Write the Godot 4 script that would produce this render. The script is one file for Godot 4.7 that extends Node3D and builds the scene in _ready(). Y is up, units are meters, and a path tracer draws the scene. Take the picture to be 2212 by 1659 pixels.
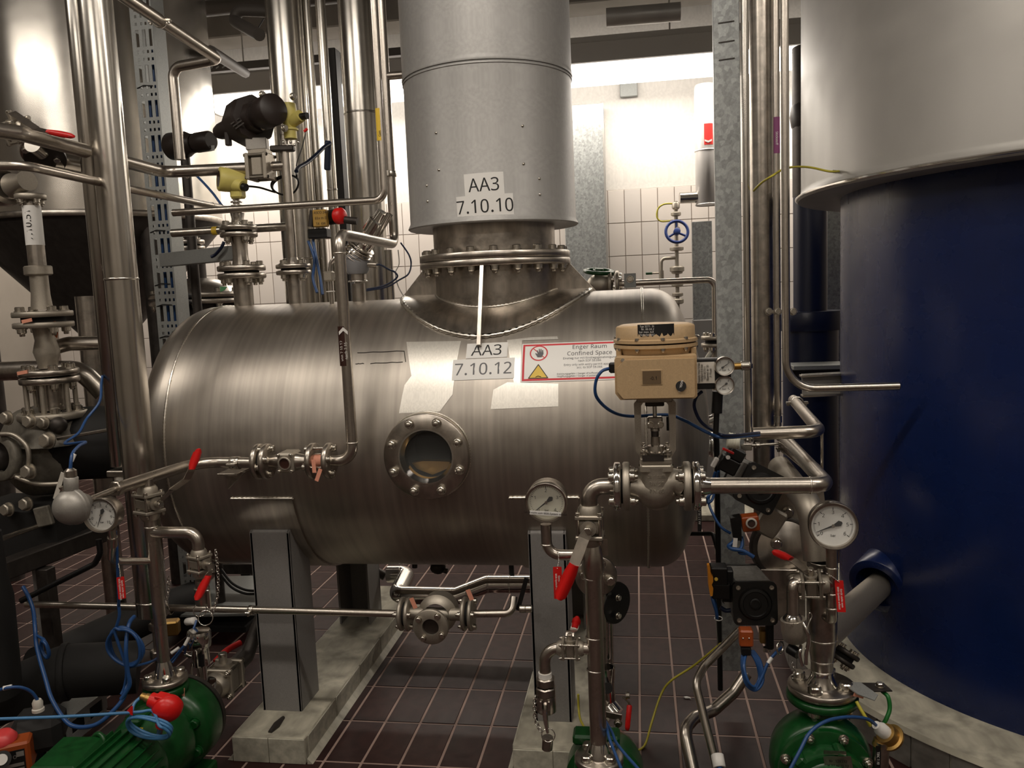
extends Node3D
# A plant room with a horizontal stainless vessel, pipework, pumps and a blue tank.
# World: x right along the back wall, y up, z towards the viewer, metres.

const FPX := 1760.957
const EYE := Vector3(1.0259, 1.4606, 4.8322)
var eye_turn := Basis.from_euler(Vector3(-0.1106, 0.15561, -0.0422))
var M := {}
var taken := {}
var origin := {}
var cache := {}
var rng := RandomNumberGenerator.new()

# point on the plane z = depth that lies on the sight line of a photo pixel (used as a survey of the place)
func at(u: float, v: float, depth: float) -> Vector3:
	var d = eye_turn * Vector3((u - 1106.0) / FPX, -(v - 829.5) / FPX, -1.0)
	return EYE + d * ((depth - EYE.z) / d.z)
# the same on a horizontal plane
func on(u: float, v: float, height: float) -> Vector3:
	var d = eye_turn * Vector3((u - 1106.0) / FPX, -(v - 829.5) / FPX, -1.0)
	return EYE + d * ((height - EYE.y) / d.y)
func px_of(p: Vector3) -> Vector2:
	var q = eye_turn.inverse() * (p - EYE)
	return Vector2(1106.0 + FPX * q.x / -q.z, 829.5 - FPX * q.y / -q.z)
func V(x: float, y: float, z: float) -> Vector3:
	return Vector3(x, y, z)

class MB:
	var v = PackedVector3Array()
	var n = PackedVector3Array()
	var t = PackedVector2Array()
	var ix = PackedInt32Array()
	func p(a: Vector3, nn: Vector3, uv := Vector2.ZERO) -> int:
		v.append(a); n.append(nn); t.append(uv)
		return v.size() - 1
	func tri(a: int, b: int, c: int) -> void:
		var g = (v[b] - v[a]).cross(v[c] - v[a])
		if g.length_squared() < 1e-18:
			return
		if g.dot(n[a] + n[b] + n[c]) > 0.0:
			ix.append_array(PackedInt32Array([a, c, b]))
		else:
			ix.append_array(PackedInt32Array([a, b, c]))
	func quad(a: int, b: int, c: int, d: int) -> void:
		tri(a, b, c); tri(a, c, d)
	func face(pts: Array, nn: Vector3) -> void:
		var k = []
		for q in pts:
			k.append(p(q, nn))
		for i in range(1, k.size() - 1):
			tri(k[0], k[i], k[i + 1])
	func flat3(a: Vector3, b: Vector3, c: Vector3, out: Vector3) -> void:
		var g = (b - a).cross(c - a)
		if g.length_squared() < 1e-18:
			return
		g = g.normalized()
		if g.dot(out) < 0.0:
			g = -g
		face([a, b, c], g)
	func mesh(off: Vector3) -> ArrayMesh:
		var arr = []
		arr.resize(Mesh.ARRAY_MAX)
		var w = v.duplicate()
		for i in w.size():
			w[i] -= off
		arr[Mesh.ARRAY_VERTEX] = w
		arr[Mesh.ARRAY_NORMAL] = n
		arr[Mesh.ARRAY_TEX_UV] = t
		arr[Mesh.ARRAY_INDEX] = ix
		var m = ArrayMesh.new()
		m.add_surface_from_arrays(Mesh.PRIMITIVE_TRIANGLES, arr)
		return m

func perp(d: Vector3) -> Vector3:
	var a = Vector3.UP if absf(d.y) < 0.9 else Vector3.RIGHT
	return a.cross(d).normalized()

# basis with y along d and x as near as possible to `side`
func along(d: Vector3, side := Vector3.ZERO) -> Basis:
	var y = d.normalized()
	var x = side
	x -= y * x.dot(y)
	if x.length() < 1e-4:
		x = perp(y)
	x = x.normalized()
	return Basis(x, y, x.cross(y))

# body of revolution: profile of Vector2(distance along the axis, radius)
func rev(b: MB, o: Vector3, axis: Vector3, prof: Array, seg := 24, crease := 0.6, side := Vector3.ZERO) -> MB:
	var f = along(axis, side)
	var k = prof.size()
	for i in range(k - 1):
		var p0: Vector2 = prof[i]
		var p1: Vector2 = prof[i + 1]
		var d = p1 - p0
		if d.length() < 1e-7:
			continue
		var nn = Vector2(-d.y, d.x).normalized() # (axis, radius) outward for profiles running along +axis
		var n0 = nn
		var n1 = nn
		if i > 0:
			var e: Vector2 = p0 - (prof[i - 1] as Vector2)
			var m = Vector2(-e.y, e.x).normalized()
			if m.dot(nn) > crease:
				n0 = (m + nn).normalized()
		if i < k - 2:
			var e: Vector2 = (prof[i + 2] as Vector2) - p1
			var m = Vector2(-e.y, e.x).normalized()
			if m.dot(nn) > crease:
				n1 = (m + nn).normalized()
		var s0 = b.v.size()
		for j in seg + 1:
			var a = TAU * j / seg
			var r = f.x * cos(a) + f.z * sin(a)
			b.p(o + f.y * p0.x + r * p0.y, f.y * n0.x + r * n0.y, Vector2(float(j) / seg, p0.x))
			b.p(o + f.y * p1.x + r * p1.y, f.y * n1.x + r * n1.y, Vector2(float(j) / seg, p1.x))
		for j in seg:
			var q = s0 + j * 2
			b.quad(q, q + 1, q + 3, q + 2)
	return b
func cyl(b: MB, a: Vector3, c: Vector3, r: float, seg := 20, bev := 0.0) -> MB:
	var l = (c - a).length()
	if bev > 0.0:
		return rev(b, a, c - a, [Vector2(0, 0), Vector2(0, r - bev), Vector2(bev, r), Vector2(l - bev, r), Vector2(l, r - bev), Vector2(l, 0)], seg)
	return rev(b, a, c - a, [Vector2(0, 0), Vector2(0, r), Vector2(l, r), Vector2(l, 0)], seg)
func ring(b: MB, o: Vector3, axis: Vector3, t0: float, t1: float, ri: float, ro: float, seg := 32, bev := 0.0015) -> MB:
	return rev(b, o, axis, [Vector2(t0, ri), Vector2(t0, ro - bev), Vector2(t0 + bev, ro), Vector2(t1 - bev, ro), Vector2(t1, ro - bev), Vector2(t1, ri), Vector2(t0, ri)], seg)
func ball(b: MB, o: Vector3, r: float, axis := Vector3.UP, squash := 1.0, seg := 20, k := 10) -> MB:
	var pr = []
	for i in k + 1:
		var a = -PI / 2 + PI * i / k
		pr.append(Vector2(sin(a) * r * squash, cos(a) * r))
	return rev(b, o, axis, pr, seg, -1.0)

# corners of a polyline rounded to radius `bend`
func rounded(pts: Array, bend: float, steps := 7) -> Array:
	var out = [pts[0]]
	for i in range(1, pts.size() - 1):
		var a: Vector3 = pts[i - 1]
		var c: Vector3 = pts[i]
		var e: Vector3 = pts[i + 1]
		var d0 = (a - c).normalized()
		var d1 = (e - c).normalized()
		var ang = acos(clampf(d0.dot(d1), -1, 1))
		if ang > PI - 0.03 or bend <= 0.0:
			out.append(c); continue
		var cut = minf(bend / tan(ang / 2), minf((a - c).length(), (e - c).length()) * 0.49)
		var r = cut * tan(ang / 2)
		var ctr = c + (d0 + d1).normalized() * (r / sin(ang / 2))
		var v0 = c + d0 * cut - ctr
		var v1 = c + d1 * cut - ctr
		for k in steps + 1:
			out.append(ctr + v0.slerp(v1, float(k) / steps))
	out.append(pts[-1])
	return out
# smooth curve through points
func spline(pts: Array, steps := 8) -> Array:
	var out = []
	for i in range(pts.size() - 1):
		var p0: Vector3 = pts[maxi(i - 1, 0)]
		var p1: Vector3 = pts[i]
		var p2: Vector3 = pts[i + 1]
		var p3: Vector3 = pts[mini(i + 2, pts.size() - 1)]
		for k in steps:
			out.append(p1.cubic_interpolate(p2, p0, p3, float(k) / steps))
	out.append(pts[-1])
	return out
# pipe along a path; `rad` a number, or an array with one radius per point
func sweep(b: MB, path: Array, rad, seg := 16, caps := true, closed := false) -> MB:
	var k = path.size()
	var fx = perp(((path[1] as Vector3) - (path[0] as Vector3)).normalized())
	var rings = []
	for i in k:
		var a: Vector3 = path[(i - 1 + k) % k] if closed else path[maxi(i - 1, 0)]
		var c: Vector3 = path[(i + 1) % k] if closed else path[mini(i + 1, k - 1)]
		var d = (c - a).normalized()
		fx = (fx - d * fx.dot(d)).normalized()
		var fz = fx.cross(d)
		var r: float = rad[i] if rad is Array else rad
		var s0 = b.v.size()
		for j in seg + 1:
			var an = TAU * j / seg
			var nn = fx * cos(an) + fz * sin(an)
			b.p((path[i] as Vector3) + nn * r, nn, Vector2(float(j) / seg, i))
		rings.append(s0)
	for i in (k if closed else k - 1):
		var a0: int = rings[i]
		var b0: int = rings[(i + 1) % k]
		for j in seg:
			b.quad(a0 + j, b0 + j, b0 + j + 1, a0 + j + 1)
	if caps and not closed:
		for e in [0, k - 1]:
			var d: Vector3 = ((path[0] as Vector3) - (path[1] as Vector3)).normalized() if e == 0 else ((path[k - 1] as Vector3) - (path[k - 2] as Vector3)).normalized()
			var c = b.p(path[e], d)
			var first = b.v.size()
			for j in seg + 1:
				b.p(b.v[rings[e] + j], d)
			for j in seg:
				b.tri(c, first + j, first + j + 1)
	return b
func tube(b: MB, pts: Array, r: float, bend := -1.0, seg := 16) -> MB:
	return sweep(b, rounded(pts, bend if bend >= 0.0 else r * 2.6), r, seg)
# box with chamfered edges
func box(b: MB, c: Vector3, s: Vector3, f := Basis.IDENTITY, bev := 0.002) -> MB:
	var h = s * 0.5
	bev = minf(bev, minf(h.x, minf(h.y, h.z)) * 0.45)
	var ax = [f.x, f.y, f.z]
	var hh = [h.x, h.y, h.z]
	for i in 3:
		var j = (i + 1) % 3
		var k = (i + 2) % 3
		for sg in [-1.0, 1.0]:
			var o: Vector3 = c + ax[i] * hh[i] * sg
			var a: Vector3 = ax[j] * (hh[j] - bev)
			var e: Vector3 = ax[k] * (hh[k] - bev)
			b.face([o - a - e, o + a - e, o + a + e, o - a + e], ax[i] * sg)
	if bev <= 0.0:
		return b
	for i in 3:
		var j = (i + 1) % 3
		var k = (i + 2) % 3
		for sj in [-1.0, 1.0]:
			for sk in [-1.0, 1.0]:
				var l: Vector3 = ax[i] * (hh[i] - bev)
				var o1: Vector3 = c + ax[j] * hh[j] * sj + ax[k] * (hh[k] - bev) * sk
				var o2: Vector3 = c + ax[j] * (hh[j] - bev) * sj + ax[k] * hh[k] * sk
				b.face([o1 - l, o1 + l, o2 + l, o2 - l], (ax[j] * sj + ax[k] * sk).normalized())
	for sx in [-1.0, 1.0]:
		for sy in [-1.0, 1.0]:
			for sz in [-1.0, 1.0]:
				var q = Vector3(sx, sy, sz)
				var o: Vector3 = c + f.x * hh[0] * sx + f.y * hh[1] * sy + f.z * hh[2] * sz
				b.flat3(o - (f.y * sy + f.z * sz) * bev, o - (f.x * sx + f.z * sz) * bev, o - (f.x * sx + f.y * sy) * bev, f * q)
	return b
# flat outline (in f.x, f.y) pushed out along f.z from -d/2 to d/2
func prism(b: MB, o: Vector3, poly: Array, d: float, f := Basis.IDENTITY) -> MB:
	var pp = PackedVector2Array(poly)
	var ti = Geometry2D.triangulate_polygon(pp)
	for sg in [-1.0, 1.0]:
		var k0 = b.v.size()
		for q in pp:
			b.p(o + f.x * q.x + f.y * q.y + f.z * (d * 0.5 * sg), f.z * sg)
		for i in range(0, ti.size(), 3):
			b.tri(k0 + ti[i], k0 + ti[i + 1], k0 + ti[i + 2])
	var cw = Geometry2D.is_polygon_clockwise(pp)
	for i in pp.size():
		var a = pp[i]
		var c = pp[(i + 1) % pp.size()]
		var e = (c - a).normalized()
		var nn = Vector2(e.y, -e.x)
		if cw:
			nn = -nn
		var n3 = f.x * nn.x + f.y * nn.y
		var A = o + f.x * a.x + f.y * a.y
		var C = o + f.x * c.x + f.y * c.y
		var z = f.z * d * 0.5
		b.face([A - z, C - z, C + z, A + z], n3)
	return b
func round_rect(w: float, h: float, r: float, steps := 4) -> Array:
	var out = []
	for q in [[1, 1, 0.0], [-1, 1, PI / 2], [-1, -1, PI], [1, -1, PI * 1.5]]:
		for i in steps + 1:
			var a: float = q[2] + PI / 2 * i / steps
			out.append(Vector2(q[0] * (w / 2 - r) + cos(a) * r, q[1] * (h / 2 - r) + sin(a) * r))
	return out
func ngon(n: int, r: float, turn := 0.0) -> Array:
	var out = []
	for i in n:
		out.append(Vector2(cos(turn + TAU * i / n), sin(turn + TAU * i / n)) * r)
	return out

# ---- nodes
func numbered(called: String) -> String:
	if not taken.has(called):
		taken[called] = 0
		return called
	taken[called] += 1
	return "%s_%03d" % [called, taken[called]]
func thing(called: String, label: String, category: String, base := Vector3.ZERO, group := "") -> Node3D:
	var o = Node3D.new()
	o.name = numbered(called)
	add_child(o)
	o.position = base
	origin[o] = base
	o.set_meta("label", label)
	o.set_meta("category", category)
	if group:
		o.set_meta("group", group)
	return o
func struct(called: String, label: String, category: String, base := Vector3.ZERO) -> Node3D:
	var o = thing(called, label, category, base)
	o.set_meta("kind", "structure")
	return o
func part(parent: Node3D, called: String, b: MB, mat: Material, label := "") -> MeshInstance3D:
	var o = MeshInstance3D.new()
	o.name = called
	o.mesh = b.mesh(origin[parent])
	o.material_override = mat
	parent.add_child(o, true)
	origin[o] = origin[parent]
	if label:
		o.set_meta("label", label)
	return o
func put(parent: Node3D, called: String, m: Mesh, mat: Material, tr: Transform3D) -> MeshInstance3D:
	var o = MeshInstance3D.new()
	o.name = called
	o.mesh = m
	o.material_override = mat
	tr.origin -= origin[parent]
	o.transform = tr
	parent.add_child(o, true)
	return o
# hexagon bolt head / nut with a washer and a stub of thread, axis +y, sizes from the thread radius
func bolt_mesh(r: float, kind := 0) -> ArrayMesh:
	var key = "bolt%d_%d" % [roundi(r * 20000), kind]
	if not cache.has(key):
		var b = MB.new()
		rev(b, Vector3.ZERO, Vector3.UP, [Vector2(0, r * 2.1), Vector2(r * 0.35, r * 2.1), Vector2(r * 0.35, r)], 14)
		rev(b, Vector3.ZERO, Vector3.UP, [Vector2(r * 0.35, r * 1.8), Vector2(r * 1.7, r * 1.8), Vector2(r * 2.0, r * 1.5), Vector2(r * 2.0, 0)], 6, 2.0)
		if kind == 1:
			rev(b, Vector3.ZERO, Vector3.UP, [Vector2(r * 2.0, r), Vector2(r * 2.9, r), Vector2(r * 3.1, r * 0.8), Vector2(r * 3.1, 0)], 10)
		cache[key] = b.mesh(Vector3.ZERO)
	return cache[key]
func bolt(parent: Node3D, p: Vector3, d: Vector3, r: float, mat: Material = null, kind := 0, called := "bolt") -> void:
	put(parent, called, bolt_mesh(r, kind), mat if mat else M.bolt, Transform3D(along(d, perp(d)), p))
# a round flange plate with bolts on one face or on both
func flange(parent: Node3D, p: Vector3, axis: Vector3, t: float, ro: float, ri: float, nb := 4, br := 0.006, mat: Material = null, heads := 1, turn := 0.4, called := "flange") -> MeshInstance3D:
	var a = axis.normalized()
	var b = MB.new()
	ring(b, p, a, 0, t, ri, ro, 36, minf(0.003, t * 0.25))
	var o = part(parent, called, b, mat if mat else M.steel)
	var f = along(a)
	for i in nb:
		var an = turn + TAU * i / nb
		var q = p + (f.x * cos(an) + f.z * sin(an)) * (ro + ri) * 0.5
		if ro - ri > br * 5.5:
			q = p + (f.x * cos(an) + f.z * sin(an)) * (ro - br * 2.6)
		if heads & 1:
			bolt(parent, q + a * t, a, br, null, 0)
		if heads & 2:
			bolt(parent, q, -a, br, null, 1, "nut")
	return o
# two flanges bolted together with a gasket between; centred on p
func flange_pair(parent: Node3D, p: Vector3, axis: Vector3, t: float, gap: float, ro: float, ri: float, nb := 4, br := 0.006, mat: Material = null, turn := 0.4) -> void:
	var a = axis.normalized()
	flange(parent, p + a * gap / 2, a, t, ro, ri, nb, br, mat, 1, turn)
	flange(parent, p - a * gap / 2, -a, t, ro, ri, 0, br, mat, 0, turn)
	var f = along(a)
	for i in nb:
		var an = turn + TAU * i / nb
		var q = p + (f.x * cos(an) + f.z * sin(an)) * (ro - br * 2.6)
		bolt(parent, q - a * (gap / 2 + t), -a, br, null, 1, "nut")
	part(parent, "gasket", cyl(MB.new(), p - a * gap / 2, p + a * gap / 2, ro * 0.72, 24), M.gasket)
# bumpy weld bead along a path
func weld(parent: Node3D, path: Array, r: float, mat: Material = null) -> void:
	var pts = []
	var rr = []
	var acc = 0.0
	for i in range(path.size() - 1):
		var a: Vector3 = path[i]
		var c: Vector3 = path[i + 1]
		var k = maxi(1, int((c - a).length() / (r * 0.9)))
		for j in k:
			pts.append(a.lerp(c, float(j) / k))
			rr.append(r * (1.0 + 0.28 * sin(acc * 2.1) + 0.15 * rng.randf_range(-1, 1)))
			acc += 1.0
	pts.append(path[-1])
	rr.append(r)
	part(parent, "weld_bead", sweep(MB.new(), pts, rr, 6), mat if mat else M.weld)
func ring_path(o: Vector3, axis: Vector3, r: float, n := 40) -> Array:
	var f = along(axis)
	var out = []
	for i in n + 1:
		var a = TAU * i / n
		out.append(o + (f.x * cos(a) + f.z * sin(a)) * r)
	return out
# raised lettering, centred on p, reading along f.x with f.y up, bent round a vertical-or-other axis if `bow` is set
func letters(b: MB, s: String, p: Vector3, f: Basis, size: float, bow := 0.0, bold := false, depth := 0.0006, bow_axis := 0) -> float:
	var tm = TextMesh.new()
	var font = SystemFont.new()
	font.font_names = PackedStringArray(["Droid Sans"])
	font.font_weight = 700 if bold else 400
	tm.font = font
	tm.text = s
	tm.font_size = 64
	tm.pixel_size = size / 64.0 / 0.72
	tm.depth = depth
	tm.curve_step = 2.0
	var arr = tm.get_mesh_arrays()
	var vs: PackedVector3Array = arr[Mesh.ARRAY_VERTEX]
	var ns: PackedVector3Array = arr[Mesh.ARRAY_NORMAL]
	var xs: PackedInt32Array = arr[Mesh.ARRAY_INDEX]
	var k0 = b.v.size()
	var wmax = 0.0
	for i in vs.size():
		var q = vs[i]
		wmax = maxf(wmax, absf(q.x))
		var pos: Vector3
		var nn: Vector3
		if bow > 0.0 and bow_axis == 0:   # curved along the reading direction
			var a = q.x / bow
			pos = p + f.x * sin(a) * (bow + q.z) + f.z * ((bow + q.z) * cos(a) - bow) + f.y * q.y
			nn = (f.x * cos(a) - f.z * sin(a)) * ns[i].x + (f.x * sin(a) + f.z * cos(a)) * ns[i].z + f.y * ns[i].y
		elif bow > 0.0:
			var a = q.y / bow
			pos = p + f.y * sin(a) * (bow + q.z) + f.z * ((bow + q.z) * cos(a) - bow) + f.x * q.x
			nn = (f.y * cos(a) - f.z * sin(a)) * ns[i].y + (f.y * sin(a) + f.z * cos(a)) * ns[i].z + f.x * ns[i].x
		else:
			pos = p + f * q
			nn = f * ns[i]
		b.p(pos, nn)
	for i in range(0, xs.size(), 3):
		b.tri(k0 + xs[i], k0 + xs[i + 1], k0 + xs[i + 2])
	return wmax
# thin sheet w x h, curved to radius bow about f.y (axis 0) or f.x (axis 1), outward f.z
func sheet(b: MB, p: Vector3, f: Basis, w: float, h: float, bow := 0.0, th := 0.0008, bow_axis := 0) -> MB:
	if bow <= 0.0:
		return box(b, p + f.z * th * 0.5, Vector3(w, h, th), f, 0.0002)
	var k = 10
	for side in [0.0, th]:
		var s0 = b.v.size()
		for i in k + 1:
			var s = (float(i) / k - 0.5) * (w if bow_axis == 0 else h)
			var a = s / bow
			var d: Vector3 = f.x if bow_axis == 0 else f.y
			var e: Vector3 = f.y * h * 0.5 if bow_axis == 0 else f.x * w * 0.5
			var nn = d * sin(a) + f.z * cos(a)
			var q = p + d * sin(a) * (bow + side) + f.z * ((bow + side) * cos(a) - bow)
			b.p(q - e, nn if side > 0.0 else -nn)
			b.p(q + e, nn if side > 0.0 else -nn)
		for i in k:
			b.quad(s0 + i * 2, s0 + i * 2 + 1, s0 + i * 2 + 3, s0 + i * 2 + 2)
	var s1 = b.v.size()
	for i in [0, k]:
		var s = (float(i) / k - 0.5) * (w if bow_axis == 0 else h)
		var a = s / bow
		var d: Vector3 = f.x if bow_axis == 0 else f.y
		var e: Vector3 = f.y * h * 0.5 if bow_axis == 0 else f.x * w * 0.5
		var nn = (d * cos(a) - f.z * sin(a)) * (-1.0 if i == 0 else 1.0)
		var q0 = p + d * sin(a) * bow + f.z * (bow * cos(a) - bow)
		var q1 = p + d * sin(a) * (bow + th) + f.z * ((bow + th) * cos(a) - bow)
		b.face([q0 - e, q0 + e, q1 + e, q1 - e], nn)
	return b

# ---- materials
func noise_tex(size: int, freq: float, lo: Color, hi: Color, oct := 4, sd := 1, stretch := Vector2.ONE, gamma := 1.0) -> ImageTexture:
	var fn = FastNoiseLite.new()
	fn.seed = sd
	fn.frequency = freq
	fn.fractal_octaves = oct
	fn.noise_type = FastNoiseLite.TYPE_SIMPLEX_SMOOTH
	var im = Image.create(size, size, false, Image.FORMAT_RGB8)
	for y in size:
		for x in size:
			# tileable: sampled on a torus
			var a = TAU * x / size
			var c = TAU * y / size
			var r = size / TAU
			var s = fn.get_noise_3d((cos(a) * r) * stretch.x + 31.0 * sin(c) * 0.0, (sin(a) * r) * stretch.x, cos(c) * r * stretch.y + 0.5 * sin(c) * r * stretch.y)
			im.set_pixel(x, y, lo.lerp(hi, pow(clampf(s * 0.9 + 0.5, 0, 1), gamma)))
	return ImageTexture.create_from_image(im)
func mat(col: Color, rough: float, metal := 0.0) -> StandardMaterial3D:
	var m = StandardMaterial3D.new()
	m.albedo_color = col
	m.roughness = rough
	m.metallic = metal
	return m
func g(v: float) -> Color:
	return Color(v, v, v)
func textured(m: StandardMaterial3D, alb: Texture2D, rough: Texture2D, scale: Vector3, world := true) -> StandardMaterial3D:
	m.uv1_triplanar = true
	m.uv1_world_triplanar = world
	m.uv1_scale = scale
	if alb:
		m.albedo_texture = alb
	if rough:
		m.roughness_texture = rough
		m.roughness_texture_channel = BaseMaterial3D.TEXTURE_CHANNEL_RED
	return m
func make_materials() -> void:
	var smudge = noise_tex(256, 0.012, g(0.88), g(1.0), 4, 3)
	var smudge2 = noise_tex(256, 0.03, g(0.82), g(1.0), 4, 9)
	var fine = noise_tex(256, 0.09, g(0.93), g(1.0), 3, 5)
	var brush = noise_tex(256, 0.05, g(0.90), g(1.0), 3, 7, Vector2(2.2, 0.12))
	var rough_a = noise_tex(256, 0.02, g(0.84), g(1.0), 4, 11)
	M.vessel = textured(mat(Color(0.775, 0.745, 0.705), 0.47, 1.0), smudge_mix(brush, smudge), rough_a, Vector3(1.6, 1.6, 1.6))
	M.steel = textured(mat(Color(0.775, 0.745, 0.705), 0.34, 1.0), smudge2, rough_a, Vector3(5, 5, 5))
	M.pipe = textured(mat(Color(0.78, 0.75, 0.71), 0.32, 1.0), fine, rough_a, Vector3(4, 4, 4))
	M.jacket = textured(mat(Color(0.83, 0.81, 0.775), 0.25, 1.0), smudge, rough_a, Vector3(2, 2, 2))
	M.bright = mat(Color(0.86, 0.85, 0.83), 0.12, 1.0)
	M.cast = textured(mat(Color(0.70, 0.67, 0.62), 0.48, 0.85), fine, null, Vector3(14, 14, 14))
	M.bolt = mat(Color(0.80, 0.78, 0.74), 0.26, 1.0)
	M.weld = mat(Color(0.87, 0.85, 0.81), 0.3, 1.0)
	M.gasket = mat(Color(0.05, 0.05, 0.05), 0.8)
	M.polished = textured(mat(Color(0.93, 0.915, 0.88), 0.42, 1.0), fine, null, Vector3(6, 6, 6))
	M.alu_paint = textured(mat(Color(0.64, 0.635, 0.625), 0.48, 0.4), fine, null, Vector3(3, 3, 3))
	M.grey_paint = textured(mat(Color(0.52, 0.51, 0.50), 0.5), fine, null, Vector3(10, 10, 10))
	M.dark_steel = textured(mat(Color(0.30, 0.28, 0.265), 0.5, 0.7), smudge2, null, Vector3(4, 4, 4))
	M.galv = textured(mat(Color(0.72, 0.735, 0.73), 0.42, 0.35), spangle(), null, Vector3(2.6, 2.6, 2.6))
	M.strut = textured(mat(Color(0.62, 0.63, 0.62), 0.5, 0.45), fine, null, Vector3(8, 8, 8))
	M.blue_tank = textured(mat(Color(0.05, 0.125, 0.31), 0.3), fine, rough_a, Vector3(2, 2, 2))
	M.blue = mat(Color(0.06, 0.10, 0.22), 0.35)
	M.insul = textured(mat(Color(0.68, 0.67, 0.65), 0.5, 0.4), smudge, rough_a, Vector3(1, 1, 1))
	M.green = textured(mat(Color(0.065, 0.29, 0.12), 0.3), smudge2, null, Vector3(6, 6, 6))
	M.red = mat(Color(0.72, 0.07, 0.06), 0.4)
	M.red_bright = mat(Color(0.82, 0.10, 0.09), 0.35)
	M.tag_red = mat(Color(0.80, 0.10, 0.09), 0.45)
	M.tan = textured(mat(Color(0.73, 0.62, 0.47), 0.5), fine, null, Vector3(14, 14, 14))
	M.cream = mat(Color(0.78, 0.76, 0.72), 0.5)
	M.valve_grey = textured(mat(Color(0.63, 0.615, 0.59), 0.45, 0.5), fine, null, Vector3(14, 14, 14))
	M.black = mat(Color(0.035, 0.034, 0.033), 0.42)
	M.rubber = textured(mat(Color(0.07, 0.066, 0.062), 0.75), fine, null, Vector3(8, 8, 8))
	M.brown_black = mat(Color(0.16, 0.125, 0.11), 0.45)
	M.cable_blue = mat(Color(0.13, 0.28, 0.48), 0.4)
	M.cable_dark = mat(Color(0.06, 0.11, 0.22), 0.4)
	M.cable_yellow = mat(Color(0.70, 0.66, 0.22), 0.45)
	M.cable_green = mat(Color(0.10, 0.40, 0.16), 0.4)
	M.white = mat(Color(0.86, 0.85, 0.83), 0.4)
	M.paper = mat(Color(0.90, 0.895, 0.88), 0.42)
	M.ink = mat(Color(0.05, 0.05, 0.05), 0.5)
	M.ink_grey = mat(Color(0.35, 0.35, 0.36), 0.5)
	M.ink_pale = mat(Color(0.55, 0.545, 0.54), 0.5)
	M.yellow = mat(Color(0.86, 0.72, 0.20), 0.45)
	M.amber = mat(Color(0.86, 0.55, 0.14), 0.4)
	M.cream_yellow = mat(Color(0.80, 0.75, 0.42), 0.45)
	M.orange_box = mat(Color(0.58, 0.27, 0.11), 0.35)
	M.copper = mat(Color(0.85, 0.55, 0.40), 0.35, 0.8)
	M.salmon = mat(Color(0.88, 0.60, 0.50), 0.55)
	M.purple = mat(Color(0.50, 0.24, 0.42), 0.4)
	M.brown_label = mat(Color(0.20, 0.10, 0.07), 0.4)
	M.brass = mat(Color(0.72, 0.58, 0.34), 0.35, 0.9)
	M.dial = mat(Color(0.90, 0.90, 0.88), 0.5)
	M.dial_cream = mat(Color(0.86, 0.855, 0.79), 0.5)
	M.concrete = textured(mat(Color(0.74, 0.72, 0.65), 0.8), noise_tex(256, 0.02, g(0.72), g(1.0), 5, 21), null, Vector3(2.5, 2.5, 2.5))
	M.ceiling = textured(mat(Color(0.60, 0.58, 0.555), 0.85), smudge, null, Vector3(0.8, 0.8, 0.8))
	M.plaster = textured(mat(Color(0.88, 0.865, 0.84), 0.7), noise_tex(256, 0.05, g(0.95), g(1.0), 4, 25), null, Vector3(3, 3, 3))
	M.room = textured(mat(Color(0.62, 0.59, 0.55), 0.75), smudge, null, Vector3(0.5, 0.5, 0.5))
	M.grout_floor = mat(Color(0.62, 0.53, 0.49), 0.85)
	M.grout_wall = mat(Color(0.60, 0.55, 0.51), 0.75)
	M.tile_wall = []
	for c in [Color(0.865, 0.835, 0.805), Color(0.85, 0.825, 0.80), Color(0.88, 0.85, 0.82)]:
		M.tile_wall.append(mat(c, 0.28))
	M.tile_floor = []
	for c in [Color(0.215, 0.132, 0.125), Color(0.20, 0.126, 0.12), Color(0.232, 0.142, 0.13), Color(0.208, 0.13, 0.127)]:
		var tf = textured(mat(c, 0.45), smudge2, rough_a, Vector3(3, 3, 3))
		tf.metallic_specular = 0.28
		M.tile_floor.append(tf)
	M.plinth_tile = textured(mat(Color(0.74, 0.725, 0.66), 0.5), smudge2, null, Vector3(4, 4, 4))
	M.rim_tile = textured(mat(Color(0.55, 0.535, 0.51), 0.45), smudge2, null, Vector3(4, 4, 4))
	M.galv_dull = textured(mat(Color(0.55, 0.54, 0.52), 0.55, 0.45), smudge2, null, Vector3(9, 9, 9))
	M.cable_sky = mat(Color(0.25, 0.46, 0.64), 0.4)
	M.duct_black = mat(Color(0.09, 0.08, 0.075), 0.5)
	M.blue_grey = mat(Color(0.52, 0.52, 0.53), 0.5)
	M.mustard = mat(Color(0.66, 0.52, 0.24), 0.5)
	M.white_jacket = mat(Color(0.80, 0.79, 0.78), 0.35, 0.3)
	M.sticker_red = mat(Color(0.85, 0.22, 0.20), 0.45)
	M.blue_wheel = mat(Color(0.15, 0.24, 0.48), 0.4)
	M.grey_light = mat(Color(0.56, 0.555, 0.55), 0.5)
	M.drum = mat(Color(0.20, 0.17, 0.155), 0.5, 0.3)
	M.ceiling_pipe = mat(Color(0.33, 0.31, 0.29), 0.6, 0.2)
	M.grime = textured(mat(Color(0.46, 0.44, 0.40), 0.6, 0.3), smudge2, null, Vector3(8, 8, 8))
	M.red_pink = mat(Color(0.80, 0.25, 0.25), 0.4)
	M.glass = mat(Color(0.95, 0.96, 0.95, 0.03), 0.02)
	M.glass.metallic_specular = 0.3
	M.glass.transparency = BaseMaterial3D.TRANSPARENCY_ALPHA
	M.lamp = mat(Color(1, 1, 1), 0.4)
	M.lamp.emission_enabled = true
	M.lamp.emission = Color(1.0, 0.965, 0.925)
	M.lamp.emission_energy_multiplier = 7.0
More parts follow.
